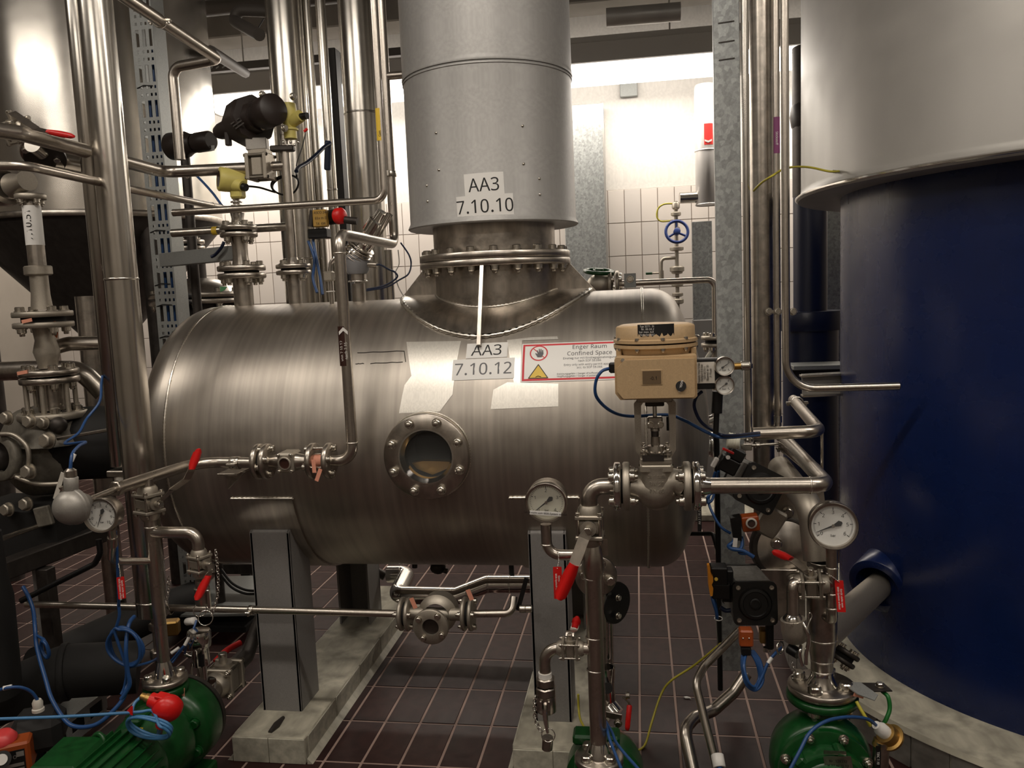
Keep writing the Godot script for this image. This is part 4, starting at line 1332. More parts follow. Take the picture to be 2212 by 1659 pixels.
func signs_on_vessel() -> void:
	# label plates
	for q in [["AA3", 1052, 757, 0.132, 0.058, 0.041, M.ink], ["7.10.12", 1044, 797, 0.197, 0.072, 0.041, M.ink_grey]]:
		var p = hit_shell(q[1], q[2])
		var nn = V(0, p.y - AXY, p.z - AXZ).normalized()
		var f = Basis(Vector3.RIGHT, nn.cross(Vector3.RIGHT), nn) * Basis(Vector3.BACK, 0.012)
		var t = thing("label_plate", "white label reading %s on the vessel shell" % q[0], "label", p)
		var s = part(t, "plate", sheet(MB.new(), p + nn * 0.0006, f, q[3], q[4], VR + 0.0006, 0.001, 1), M.paper)
		var b = MB.new()
		letters(b, q[0], p + nn * 0.0017, f, q[5], VR + 0.0017, false, 0.0005, 1)
		part(s, "lettering", b, q[6])
	# confined space sign
	var p = hit_shell(1242, 779)
	var nn = V(0, p.y - AXY, p.z - AXZ).normalized()
	var f = Basis(Vector3.RIGHT, nn.cross(Vector3.RIGHT), nn) * Basis(Vector3.BACK, 0.006)
	var t = thing("confined_space_sign", "white sign with red border reading Enger Raum Confined Space", "sign", p)
	var W = 0.335
	var H = 0.138
	var R = VR + 0.0016
	var pl = part(t, "plate", sheet(MB.new(), p + nn * 0.0006, f, W, H, VR + 0.0006, 0.001, 1), M.paper)
	var bd = MB.new()
	var bend = func(x: float, y: float, o: float) -> Vector3:
		var a: float = y / VR
		return p + f.x * x + f.y * sin(a) * (VR + o) + f.z * ((VR + o) * cos(a) - VR)
	var lean = func(y: float) -> Basis:
		return f * Basis(Vector3.RIGHT, -y / VR)
	for q in [[-1, 0], [1, 0], [0, -1], [0, 1]]:
		var k = 8
		for i in k:
			var s0 = -0.5 + float(i) / k
			var s1 = -0.5 + float(i + 1) / k
			var c = []
			if q[0] != 0:
				var x0: float = q[0] * (W / 2 - 0.004)
				var x1: float = q[0] * (W / 2 - 0.0105)
				c = [bend.call(x0, s0 * (H - 0.008), 0.0019), bend.call(x1, s0 * (H - 0.008), 0.0019), bend.call(x1, s1 * (H - 0.008), 0.0019), bend.call(x0, s1 * (H - 0.008), 0.0019)]
			else:
				var y0: float = q[1] * (H / 2 - 0.004)
				var y1: float = q[1] * (H / 2 - 0.0105)
				c = [bend.call(s0 * (W - 0.008), y0, 0.0019), bend.call(s1 * (W - 0.008), y0, 0.0019), bend.call(s1 * (W - 0.008), y1, 0.0019), bend.call(s0 * (W - 0.008), y1, 0.0019)]
			bd.face(c, nn)
	# ring with slash
	var cc = Vector2(-0.113, 0.031)
	for i in 40:
		var a0 = TAU * i / 40.0
		var a1 = TAU * (i + 1) / 40.0
		bd.face([bend.call(cc.x + cos(a0) * 0.0285, cc.y + sin(a0) * 0.0285, 0.0019), bend.call(cc.x + cos(a0) * 0.0245, cc.y + sin(a0) * 0.0245, 0.0019), bend.call(cc.x + cos(a1) * 0.0245, cc.y + sin(a1) * 0.0245, 0.0019), bend.call(cc.x + cos(a1) * 0.0285, cc.y + sin(a1) * 0.0285, 0.0019)], nn)
	bd.face([bend.call(cc.x - 0.018, cc.y + 0.020, 0.0021), bend.call(cc.x - 0.020, cc.y + 0.018, 0.0021), bend.call(cc.x + 0.018, cc.y - 0.020, 0.0021), bend.call(cc.x + 0.020, cc.y - 0.018, 0.0021)], nn)
	part(pl, "red_print", bd, mat(Color(0.78, 0.10, 0.16), 0.5))
	# hand pictogram and text
	var ik = MB.new()
	var hand = [Vector2(-0.006, -0.017), Vector2(0.008, -0.017), Vector2(0.014, -0.004), Vector2(0.012, 0.012), Vector2(0.009, 0.012), Vector2(0.008, 0.0), Vector2(0.006, 0.016), Vector2(0.003, 0.016), Vector2(0.003, 0.001), Vector2(0.0, 0.017), Vector2(-0.003, 0.016), Vector2(-0.002, 0.0), Vector2(-0.007, 0.012), Vector2(-0.010, 0.010), Vector2(-0.006, -0.005), Vector2(-0.013, 0.001), Vector2(-0.014, -0.003)]
	var hp = []
	for q in hand:
		hp.append(q * 0.92)
	prism(ik, bend.call(cc.x + 0.002, cc.y, 0.0022), hp, 0.0004, lean.call(cc.y))
	letters(ik, "Enger Raum", bend.call(0.045, 0.049, 0.002), lean.call(0.049), 0.0145, R, false, 0.0004, 1)
	letters(ik, "Confined Space", bend.call(0.045, 0.025, 0.002), lean.call(0.025), 0.0145, R, false, 0.0004, 1)
	part(pl, "lettering", ik, M.ink_grey)
	var sm = MB.new()
	letters(sm, "Einstieg nur mit Einstiegsgenehmigung", bend.call(0.045, 0.008, 0.002), lean.call(0.008), 0.0068, R, false, 0.0004, 1)
	letters(sm, "nach SOP 59.066", bend.call(0.045, -0.002, 0.002), lean.call(-0.002), 0.0068, R, false, 0.0004, 1)
	letters(sm, "Entry only with entry permit approval", bend.call(0.045, -0.015, 0.002), lean.call(-0.015), 0.0068, R, false, 0.0004, 1)
	letters(sm, "acc. to SOP 59.066", bend.call(0.045, -0.025, 0.002), lean.call(-0.025), 0.0068, R, false, 0.0004, 1)
	letters(sm, "Erstickungsgefahr / Danger of suffocation", bend.call(0.012, -0.045, 0.002), lean.call(-0.045), 0.0052, R, false, 0.0004, 1)
	letters(sm, "Vergiftungsgefahr / Danger of poisoning", bend.call(0.010, -0.053, 0.002), lean.call(-0.053), 0.0052, R, false, 0.0004, 1)
	part(pl, "small_print", sm, M.ink_grey)
	var tri = MB.new()
	prism(tri, bend.call(-0.113, -0.037, 0.0019), [Vector2(-0.032, -0.021), Vector2(0.032, -0.021), Vector2(0, 0.028)], 0.0006, lean.call(-0.037))
	var tr = part(pl, "warning_triangle", tri, M.yellow)
	var tk = MB.new()
	for q in [[Vector2(-0.032, -0.021), Vector2(0.032, -0.021)], [Vector2(0.032, -0.021), Vector2(0, 0.028)], [Vector2(0, 0.028), Vector2(-0.032, -0.021)]]:
		var m: Vector2 = (q[0] + q[1]) * 0.5
		var dd: Vector2 = q[1] - q[0]
		box(tk, bend.call(-0.113 + m.x * 0.93, -0.037 + m.y * 0.93, 0.0026), V(dd.length() * 0.93, 0.0026, 0.0004), lean.call(-0.037) * Basis(Vector3.BACK, dd.angle()), 0.0)
	sweep(tk, [bend.call(-0.121, -0.053, 0.0026), bend.call(-0.113, -0.050, 0.0026), bend.call(-0.104, -0.053, 0.0026)], 0.0012, 5)
	part(tr, "black_print", tk, M.ink)
	# lighter, smoother patches with torn edges laid on the shell, and a glue outline
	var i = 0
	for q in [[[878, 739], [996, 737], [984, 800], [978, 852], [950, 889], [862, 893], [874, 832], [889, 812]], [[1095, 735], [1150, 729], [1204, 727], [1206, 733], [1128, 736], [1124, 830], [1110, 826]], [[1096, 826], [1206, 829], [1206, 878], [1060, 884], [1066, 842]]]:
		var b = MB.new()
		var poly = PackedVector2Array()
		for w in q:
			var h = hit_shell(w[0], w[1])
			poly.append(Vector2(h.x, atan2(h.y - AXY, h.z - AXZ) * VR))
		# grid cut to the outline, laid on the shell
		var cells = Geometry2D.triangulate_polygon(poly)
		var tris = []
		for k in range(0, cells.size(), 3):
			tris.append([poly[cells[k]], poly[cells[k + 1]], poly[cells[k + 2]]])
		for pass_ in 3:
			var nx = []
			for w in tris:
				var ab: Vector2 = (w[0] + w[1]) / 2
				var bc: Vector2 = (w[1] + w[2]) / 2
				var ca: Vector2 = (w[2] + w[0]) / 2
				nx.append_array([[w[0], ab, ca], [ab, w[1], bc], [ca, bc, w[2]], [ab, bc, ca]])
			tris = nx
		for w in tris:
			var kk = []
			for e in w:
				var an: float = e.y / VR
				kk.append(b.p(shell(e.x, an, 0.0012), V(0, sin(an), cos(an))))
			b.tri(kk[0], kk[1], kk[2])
		solo("pale_patch", ["large pale torn patch left of the AA3 label", "narrow pale strip left of the red bordered sign", "pale rectangle below the 7.10.12 label"][i], "residue", b, M.polished, "pale patches on the vessel")
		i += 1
	var ol = MB.new()
	for q in [[[772, 762], [873, 758]], [[873, 758], [876, 781]], [[870, 782], [800, 785]], [[768, 786], [786, 785]]]:
		var pts = []
		for k in 7:
			pts.append(hit_shell(lerpf(q[0][0], q[1][0], k / 6.0), lerpf(q[0][1], q[1][1], k / 6.0) + sin(k * 2.3) * 0.6, 0.0008))
		sweep(ol, pts, 0.0013, 5)
	solo("glue_outline", "dark glue outline of a removed label beside the brown pipe label", "residue", ol, M.dark_steel)

const VZ := 2.75
func control_valve() -> void:
	var c = at(1418, 1050, VZ)
	var y = c.y
	var s = mp(1, c)      # metres per photo pixel in this plane
	var L = func(u: float, v: float, dz := 0.0) -> Vector3:
		return at(u, v, VZ + dz)
	var t = thing("control_valve", "steel control valve with tan diaphragm actuator in front of the vessel", "valve", c - V(0, 0.05, 0))
	var xl: float = L.call(1361, 1050).x
	var xr: float = L.call(1476, 1050).x
	# body: globe shape between its own flanges, with slanting belly
	var b = MB.new()
	sweep(b, spline([V(xl, y, VZ), V(lerpf(xl, xr, 0.25), y - 0.006, VZ), V(lerpf(xl, xr, 0.5), y - 0.012, VZ), V(lerpf(xl, xr, 0.78), y + 0.012, VZ), V(xr, y, VZ)], 6), [0.030, 0.030, 0.030, 0.031, 0.032, 0.034, 0.036, 0.039, 0.042, 0.044, 0.046, 0.047, 0.047, 0.046, 0.045, 0.043, 0.041, 0.038, 0.036, 0.034, 0.033, 0.032, 0.031, 0.030, 0.030], 24)
	part(t, "body", b, M.cast)
	part(t, "bonnet_neck", rev(MB.new(), V(c.x, y, VZ), Vector3.UP, [Vector2(0.0, 0.045), Vector2(0.045, 0.043), Vector2(0.055, 0.044)], 28), M.cast)
	part(t, "drain_boss", rev(MB.new(), V(c.x + 0.006, y - 0.03, VZ), Vector3.DOWN, [Vector2(0, 0.028), Vector2(0.027, 0.022), Vector2(0.029, 0.02), Vector2(0.029, 0)], 20), M.cast)
	var emb = MB.new()
	letters(emb, "DN 25", V(c.x, y + 0.016, VZ + 0.0445), Basis(Vector3.BACK, 0.0), 0.010, 0.043, true, 0.002)
	letters(emb, "PN 40", V(c.x, y - 0.002, VZ + 0.047), Basis.IDENTITY, 0.010, 0.046, true, 0.002)
	letters(emb, "CA 1.0308", V(c.x, y + 0.034, VZ + 0.0435), Basis.IDENTITY, 0.008, 0.043, true, 0.002)
	part(t, "raised_lettering", emb, M.cast)
	for q in [[xl, -1.0], [xr, 1.0]]:
		flange(t, V(q[0], y, VZ), V(q[1], 0, 0), 0.018, 0.063, 0.02, 4, 0.0068, M.cast, 2, 0.785)
		part(t, "gasket", cyl(MB.new(), V(q[0] + q[1] * 0.018, y, VZ), V(q[0] + q[1] * 0.023, y, VZ), 0.044, 24), M.gasket)
	# bonnet flange, gland and yoke
	var y1: float = L.call(1410, 1000).y
	part(t, "bonnet_flange", box(MB.new(), V(c.x, (L.call(1410, 1016).y + L.call(1410, 997).y) / 2, VZ), V(0.081, 0.024, 0.081), Basis.IDENTITY, 0.006), M.cast)
	part(t, "yoke_foot", box(MB.new(), V(c.x, (L.call(1410, 997).y + L.call(1410, 984).y) / 2, VZ), V(0.079, 0.018, 0.079), Basis.IDENTITY, 0.004), M.cast)
	part(t, "name_plate", box(MB.new(), L.call(1411, 990, 0.041), V(0.054, 0.016, 0.001), Basis.IDENTITY, 0.0), M.dark_steel)
	part(t, "gland", rev(MB.new(), V(c.x, L.call(1412, 984).y, VZ), Vector3.UP, [Vector2(0, 0.033), Vector2(0.012, 0.033), Vector2(0.014, 0.022), Vector2(0.026, 0.02), Vector2(0.028, 0.012), Vector2(0.05, 0.0115), Vector2(0.05, 0.0)], 24), M.steel)
	for e in [-1.0, 1.0]:
		for z in [-1.0, 1.0]:
			var p = V(c.x + e * 0.03, L.call(1412, 984).y, VZ + z * 0.03)
			part(t, "gland_stud", cyl(MB.new(), p, p + V(0, 0.028, 0), 0.0035, 8), M.bolt)
			bolt(t, p + V(0, 0.008, 0), Vector3.UP, 0.005, null, 1, "nut")
		var yk = MB.new()
		var yt: float = L.call(1415, 858).y
		var yb: float = L.call(1415, 985).y
		prism(yk, V(c.x, 0, VZ), [Vector2(e * 0.036, yb - 0.004), Vector2(e * 0.050, yb + 0.02), Vector2(e * 0.052, yt - 0.012), Vector2(e * 0.042, yt), Vector2(e * 0.02, yt), Vector2(e * 0.034, yt - 0.018), Vector2(e * 0.036, yb + 0.03), Vector2(e * 0.028, yb + 0.01)], 0.045, Basis.IDENTITY)
		part(t, "yoke_arm", yk, M.cast)
	part(t, "yoke_bridge", box(MB.new(), V(c.x, L.call(1415, 861).y, VZ), V(0.09, 0.014, 0.05), Basis.IDENTITY, 0.004), M.cast)
	# stem and coupling
	part(t, "stem", cyl(MB.new(), V(c.x, L.call(1412, 962).y, VZ), V(c.x, L.call(1412, 866).y, VZ), 0.0055, 12), M.bright)
	part(t, "stem_block", box(MB.new(), L.call(1414, 872), V(0.048, 0.012, 0.02), Basis.IDENTITY, 0.003), M.dark_steel)
	part(t, "coupling", box(MB.new(), L.call(1415, 912), V(0.038, 0.03, 0.022), Basis.IDENTITY, 0.003), M.steel)
	for q in [[1405, 917], [1427, 917]]:
		bolt(t, L.call(q[0], q[1], 0.011), Vector3.BACK, 0.0042)
	hexnut(t, L.call(1415, 952), Vector3.UP, 0.03, 0.011, M.dark_steel)
	hexnut(t, L.call(1415, 931), Vector3.UP, 0.008, 0.013, M.bright)
	part(t, "travel_scale", box(MB.new(), L.call(1443, 915, -0.01), V(0.008, 0.036, 0.002), Basis.IDENTITY, 0.0), M.ink)
	# diaphragm actuator
	var ac = V(L.call(1416, 735).x, 0, VZ - 0.03)
	var ya: float = L.call(1415, 770, -0.03).y
	var yb2: float = L.call(1415, 739, -0.03).y
	var yc: float = L.call(1415, 699, -0.03).y
	part(t, "actuator_lower_case", rev(MB.new(), V(ac.x, ya, ac.z), Vector3.UP, [Vector2(-0.012, 0.05), Vector2(0.0, 0.088), Vector2(0.022, 0.097), Vector2(yb2 - ya - 0.012, 0.099), Vector2(yb2 - ya - 0.010, 0.106), Vector2(yb2 - ya - 0.002, 0.106), Vector2(yb2 - ya - 0.002, 0.0)], 44, 0.75), M.tan)
	part(t, "actuator_upper_case", rev(MB.new(), V(ac.x, yb2, ac.z), Vector3.UP, [Vector2(0.002, 0.0), Vector2(0.002, 0.106), Vector2(0.010, 0.106), Vector2(0.012, 0.1), Vector2(0.040, 0.099), Vector2(yc - yb2 - 0.004, 0.096), Vector2(yc - yb2, 0.085), Vector2(yc - yb2 + 0.004, 0.0)], 44, 0.75), M.tan)
	for k in 10:
		var a = TAU * (k + 0.25) / 10
		bolt(t, V(ac.x + cos(a) * 0.101, yb2 + 0.010, ac.z + sin(a) * 0.101), Vector3.UP, 0.0032)
		bolt(t, V(ac.x + cos(a) * 0.101, yb2 - 0.010, ac.z + sin(a) * 0.101), Vector3.DOWN, 0.0032, null, 1, "nut")
	var np = V(ac.x + 0.0, L.call(1415, 714, 0.07).y, ac.z + 0.0985)
	var plate = part(t, "type_plate", sheet(MB.new(), np, Basis.IDENTITY, 0.09, 0.030, 0.099, 0.001), M.ink)
	var pt = MB.new()
	for k in 4:
		letters(pt, ["Typ 3271  Stelldruck", "Nr. 86 04 22 / 120", "bar max. 6,0 / Hub 15", "Federbereich 0,2-1,0"][k], np + V(-0.01, 0.0105 - k * 0.0068, 0.0008), Basis.IDENTITY, 0.0042, 0.1, false, 0.0004)
	part(plate, "lettering", pt, M.white)
	for e in [-1.0, 1.0]:
		part(t, "bracket_arm", box(MB.new(), V(ac.x + e * 0.092, (ya + yb2) / 2 - 0.006, ac.z + 0.03), V(0.014, yb2 - ya - 0.012, 0.04), Basis.IDENTITY, 0.002), M.tan)
	# positioner box
	var pc: Vector3 = L.call(1415.5, 813, 0.055)
	var po = part(t, "positioner", prism(MB.new(), pc, [Vector2(-0.098, -0.036), Vector2(-0.086, -0.052), Vector2(0.092, -0.052), Vector2(0.098, -0.046), Vector2(0.098, 0.052), Vector2(-0.092, 0.052), Vector2(-0.098, 0.046)], 0.075, Basis.IDENTITY), M.tan, "tan positioner housing")
	part(po, "cover", prism(MB.new(), pc + V(0, 0, 0.041), [Vector2(-0.093, -0.03), Vector2(-0.078, -0.048), Vector2(0.088, -0.048), Vector2(0.092, -0.044), Vector2(0.092, 0.046), Vector2(-0.074, 0.046), Vector2(-0.093, 0.026)], 0.012, Basis.IDENTITY), M.tan)
	part(po, "display_frame", box(MB.new(), L.call(1408, 815, 0.102), V(0.050, 0.037, 0.002), Basis.IDENTITY, 0.0005), M.tan)
	part(po, "display", box(MB.new(), L.call(1408, 815, 0.1035), V(0.044, 0.031, 0.001), Basis.IDENTITY, 0.0), mat(Color(0.40, 0.33, 0.25), 0.25))
	var dg = MB.new()
	letters(dg, "-0.1", L.call(1412, 817, 0.1042), Basis.IDENTITY, 0.008, 0.0, false, 0.0003)
	part(po, "display_digits", dg, M.brown_black)
	var lg = part(po, "round_badge", cyl(MB.new(), L.call(1471, 834, 0.101), L.call(1471, 834, 0.104), 0.0125, 24), M.ink)
	var lgt = MB.new()
	letters(lgt, "SAMSON", L.call(1471, 834, 0.1042), Basis(V(0.25, 0.97, 0).normalized(), V(-0.97, 0.25, 0).normalized(), Vector3.BACK), 0.0052, 0.0, true, 0.0003)
	part(lg, "lettering", lgt, M.white)
	for q in [[1345, 778], [1345, 849]]:
		part(po, "cover_screw", cyl(MB.new(), L.call(q[0], q[1], 0.09), L.call(q[0], q[1], 0.1), 0.0045, 12), M.bolt)
	for q in [786, 840]:
		part(po, "clip", box(MB.new(), L.call(1499, q, 0.05), V(0.012, 0.01, 0.02), Basis.IDENTITY, 0.001), M.brass)
	part(po, "cable_gland", box(MB.new(), L.call(1325, 794, 0.05), V(0.022, 0.026, 0.026), Basis.IDENTITY, 0.004), M.black)
	# manifold with two small gauges
	var mf = thing("gauge_manifold", "black manifold block with two small white gauges beside the positioner", "manifold", L.call(1530, 842, 0.04))
	part(mf, "block", box(MB.new(), L.call(1537, 806, 0.04), V(0.09, 0.075, 0.035), Basis.IDENTITY, 0.003), M.black)
	var ip = part(mf, "info_plate", box(MB.new(), L.call(1522, 805, 0.059), V(0.048, 0.052, 0.001), Basis.IDENTITY, 0.0), M.cream)
	var it = MB.new()
	var f90 = Basis(Vector3.UP, Vector3.LEFT, Vector3.BACK)
	for k in 5:
		letters(it, ["Supply max 6 bar", "Output 0-6 bar", "ISO 8573-1", "filtered air 20", "3-15 psi"][k], L.call(1510 + k * 6.2, 805, 0.0605), f90, 0.0042, 0.0, false, 0.0003)
	part(ip, "lettering", it, M.ink)
	part(mf, "regulator_stem", cyl(MB.new(), L.call(1550, 845, 0.03), L.call(1548, 892, 0.03), 0.0135, 18), M.black)
	part(mf, "filter_bowl", cyl(MB.new(), L.call(1548, 892, 0.03), L.call(1546, 935, 0.03), 0.007, 14), M.black)
	gauge("upper of two small white gauges on the black manifold", L.call(1565, 791, 0.065), V(0.05, 0, 1), Vector3.UP, 0.0235, 0.02, ["0", "2", "4", "6"], -2.3, 2.3, 0.95, M.dial)
	gauge("lower of two small white gauges on the black manifold", L.call(1565, 832, 0.065), V(0.05, 0, 1), Vector3.UP, 0.0235, 0.02, ["0", "2", "4", "6"], -2.3, 2.3, -2.2, M.dial)
	part(mf, "side_fitting", tube(MB.new(), [L.call(1575, 792, 0.03), L.call(1612, 790, 0.03)], 0.0085, 0, 12), M.brass)
	hexnut(mf, L.call(1600, 790, 0.03), Vector3.RIGHT, 0.022, 0.0125, M.bolt)
	# cables
	cable("dark blue cable looping left of the tan positioner", [L.call(1322, 795, 0.05), L.call(1300, 802, 0.07), L.call(1287, 825, 0.07), L.call(1289, 858, 0.06), L.call(1320, 888, 0.02), L.call(1362, 899, -0.03), L.call(1440, 896, -0.06), L.call(1478, 908, -0.04), L.call(1530, 935, 0.0), L.call(1565, 945, 0.0), L.call(1640, 940, -0.25)], 0.0042, M.cable_blue)
	cable("darker blue cable curving below the small gauges", [L.call(1516, 846, 0.04), L.call(1504, 858, 0.03), L.call(1500, 880, 0.02), L.call(1515, 912, 0.01), L.call(1545, 932, 0.005), L.call(1570, 941, 0.0), L.call(1640, 935, -0.25)], 0.0042, M.cable_dark)
	# inlet spool left, with flange and elbow down to the riser
	var rx = at(1276, 1180, VZ).x
	var sp = thing("inlet_spool", "bright stainless elbow and flange feeding the control valve from the left", "pipe", V(rx, y - 0.05, VZ))
	part(sp, "tube", tube(MB.new(), [V(xl - 0.03, y, VZ), V(rx, y, VZ), V(rx, rise(V(rx, 1, VZ), 1110).y, VZ)], 0.0215, 0.055, 22), M.steel)
	flange(sp, V(xl - 0.023, y, VZ), Vector3.LEFT, 0.018, 0.063, 0.02, 4, 0.0068, M.bright, 1, 0.785)
	var out = thing("outlet_pipe", "thick level stainless pipe running right from the control valve", "pipe", V(xr, y - 0.03, VZ))
	var p1 = V(at(1787, 1050, VZ).x, y, VZ)
	part(out, "tube", tube(MB.new(), [V(xr + 0.03, y, VZ), p1, V(p1.x + 0.01, y, 1.62)], 0.0205, 0.04, 24), M.pipe)
	flange(out, V(xr + 0.023, y, VZ), Vector3.RIGHT, 0.018, 0.063, 0.02, 4, 0.0068, M.bright, 1, 0.785)
	part(out, "weld_neck", rev(MB.new(), V(xr + 0.04, y, VZ), Vector3.RIGHT, [Vector2(0, 0.027), Vector2(0.012, 0.025), Vector2(0.028, 0.0207)], 24), M.bright)
	bead(out, V(at(1750, 1050, VZ).x, y, VZ), Vector3.RIGHT, 0.0205)
	# ball valve under the elbow, lever hanging down-left
	var bv = V(rx, rise(V(rx, 1, VZ), 1134).y, VZ)
	ball_valve("large ball valve with red sleeved lever hanging below the elbow", bv, Vector3.UP, V(-0.05, 0, 1), 0.0215, [bv + V(0, -0.004, 0.058), at(1263, 1158, VZ + 0.066), at(1240, 1220, VZ + 0.09), at(1209, 1290, VZ + 0.095)], 0.02, M.red_bright, 0.028)
	# riser down to the green pump
	var pf = rise(V(rx + 0.004, 0, VZ), 1632)
	var ri = thing("pump_riser", "tall stainless riser standing on the middle green pump", "pipe", pf)
	var ra = rise(V(rx, 0, VZ), 1168)
	part(ri, "tube", rev(MB.new(), pf, Vector3.UP, [Vector2(0.03, 0.0225), Vector2(0.3, 0.0225), Vector2(rise(V(rx, 0, VZ), 1250).y - pf.y, 0.0225), Vector2(rise(V(rx, 0, VZ), 1230).y - pf.y, 0.031), Vector2(rise(V(rx, 0, VZ), 1185).y - pf.y, 0.0245), Vector2(ra.y - pf.y, 0.0165)], 28, 0.5), M.pipe)
	for v in [1248, 1178, 1376, 1446]:
		bead(ri, rise(V(rx + 0.002, 0, VZ), v), Vector3.UP, 0.0225 if v > 1200 else 0.019)
	part(ri, "weld_neck", rev(MB.new(), pf, Vector3.UP, [Vector2(0.0, 0.038), Vector2(0.015, 0.035), Vector2(0.04, 0.0228)], 28), M.bright)
	flange(ri, pf + V(0, -0.018, 0), Vector3.UP, 0.02, 0.066, 0.0225, 4, 0.008, M.steel, 1, 0.785)
	# gauge branch
	var gy = rise(V(rx, 0, VZ), 1199).y
	var gx = at(1181, 1180, VZ)
	var gt = thing("gauge_branch", "bent stainless branch carrying the big cream gauge", "pipe", V(gx.x, gy - 0.02, VZ))
	part(gt, "tube", tube(MB.new(), [V(rx, gy, VZ), V(gx.x, gy, VZ), V(gx.x, rise(gx, 1132).y, VZ)], 0.0142, 0.036, 18), M.pipe)
	bead(gt, V(gx.x, rise(gx, 1176).y, VZ), Vector3.UP, 0.0142)
	var gcn = at(1180, 1085, VZ + 0.02)
	var gg = gauge("big cream faced pressure gauge with white strip across the dial", gcn, V(0.0, -0.12, 1), Vector3.UP, 0.056, 0.05, ["0", "1", "2", "3", "4"], -2.36, 2.36, -2.25, M.dial_cream)
	var ns = part(gg, "note_strip", box(MB.new(), at(1178, 1109, VZ + 0.03), V(0.082, 0.0105, 0.001), Basis(Vector3.BACK, -0.07), 0.0), M.paper, "white strip with small print")
	var nt = MB.new()
	letters(nt, "Gerät nicht vom MSR-System erfasst", at(1178, 1109, VZ + 0.0312), Basis(Vector3.BACK, -0.07), 0.0050, 0.0, false, 0.0003)
	part(ns, "lettering", nt, M.ink)
	red_tag("red plastic tag hanging beside the red sleeved lever", at(1205, 1192, VZ + 0.016), at(1205, 1259, VZ + 0.04), 0.0225, 0.086, ["Gerät nicht vom", "MSR-System erfasst"], 0.0)
	part(ri, "steel_tag", prism(MB.new(), at(1299, 1182, VZ - 0.02), round_rect(0.034, 0.045, 0.004), 0.0015, Basis.IDENTITY), M.steel)
	# drain branch to the left with small ball valve and cam-lock cap
	var dy = rise(V(rx, 0, VZ), 1402).y
	var dx = at(1177, 1440, VZ)
	var db = thing("drain_branch", "short stainless drain elbow left of the pump riser", "pipe", V(dx.x, rise(dx, 1455).y, VZ))
	part(db, "tube", tube(MB.new(), [V(rx, dy, VZ), V(dx.x, dy, VZ), V(dx.x, rise(dx, 1462).y, VZ)], 0.0155, 0.042, 18), M.pipe)
	var sv = V(at(1232, 1402, VZ).x, dy, VZ)
	ball_valve("small ball valve with short red topped lever left of the pump riser", sv, Vector3.RIGHT, V(0, 1, 0.1), 0.0145, [sv + V(0, 0.036, 0.004), sv + V(0.001, 0.044, -0.004), at(1240, 1362, VZ - 0.03), at(1246, 1338, VZ - 0.045)], 0.25, M.red, 0.022)
	var cy = rise(dx, 1458)
	cy.x = dx.x
	var cl = thing("hose_coupling", "cam-lock cap with chain and pull ring on the drain elbow", "coupling", cy - V(0, 0.16, 0))
	hexnut(cl, cy - V(0, 0.03, 0), Vector3.UP, 0.024, 0.027, M.steel)
	hexnut(cl, cy - V(0, 0.056, 0), Vector3.UP, 0.024, 0.029, M.steel)
	part(cl, "seal_tape", cyl(MB.new(), cy - V(0, 0.006, 0), cy + V(0, 0.008, 0), 0.0185, 18), M.white)
	part(cl, "cap", rev(MB.new(), cy - V(0, 0.056, 0), Vector3.DOWN, [Vector2(0, 0.0), Vector2(0, 0.026), Vector2(0.045, 0.0265), Vector2(0.05, 0.02), Vector2(0.05, 0)], 24), M.steel)
	for e in [-1.0, 1.0]:
		part(cl, "lug", box(MB.new(), cy + V(e * 0.011, -0.072, 0.026), V(0.006, 0.026, 0.014), Basis.IDENTITY, 0.001), M.steel)
	part(cl, "cam_arm", sweep(MB.new(), [cy + V(0, -0.07, 0.028), cy + V(0, -0.09, 0.036), cy + V(0.001, -0.12, 0.03), cy + V(0.004, -0.15, 0.026)], [0.005, 0.0075, 0.0065, 0.004], 10), M.bright)
	key_ring("pull ring hanging from the drain cam-lock arm", cy + V(0.006, -0.155, 0.03), V(0.15, 0.2, 1), 0.0175)
	chain("chain hanging down to the right plinth beside the drain cap", [cy + V(-0.028, -0.06, 0.01), cy + V(-0.03, -0.09, 0.014), cy + V(-0.027, -0.125, 0.018), cy + V(-0.012, -0.15, 0.026)], 0.0052, 0.0014)
	part(cl, "dust_plug", cyl(MB.new(), cy + V(0.003, -0.165, 0.02), cy + V(0.0, -0.20, 0.02), 0.0145, 16), M.steel)
	# line behind the riser with big grey flange, black disc and chrome valve below
	var bz = 2.45
	var bl = thing("strainer_line", "vertical steel line with round grey flange behind the pump riser", "pipe", at(1300, 1450, bz))
	part(bl, "tube", cyl(MB.new(), at(1300, 1235, bz), at(1303, 1560, bz), 0.0125, 16), M.pipe)
	part(bl, "second_tube", cyl(MB.new(), at(1315, 1300, bz - 0.05), at(1316, 1470, bz - 0.05), 0.0135, 16), M.bright)
	flange(bl, at(1287, 1243, bz), V(0.25, 0, 1), 0.016, 0.063, 0.02, 4, 0.008, M.steel, 1, 0.3)
	part(bl, "black_disc", rev(MB.new(), at(1322, 1300, bz - 0.05), V(0.8, 0, 0.6), [Vector2(0, 0), Vector2(0, 0.062), Vector2(0.012, 0.065), Vector2(0.022, 0.062), Vector2(0.022, 0)], 32), M.black)
	for q in [[1334, 1291], [1334, 1330]]:
		bolt(bl, at(q[0], q[1], bz - 0.02), V(0.8, 0, 0.6), 0.005)
	var cv = at(1305, 1500, bz)
	var ct = thing("chrome_strainer", "chrome strainer and valve cluster behind the foot of the pump riser", "valve", at(1305, 1560, bz))
	part(ct, "cup", rev(MB.new(), at(1308, 1440, bz), Vector3.DOWN, [Vector2(0.0, 0.024), Vector2(0.0, 0.029), Vector2(0.045, 0.027), Vector2(0.048, 0.02), Vector2(0.048, 0.0)], 24), M.bright)
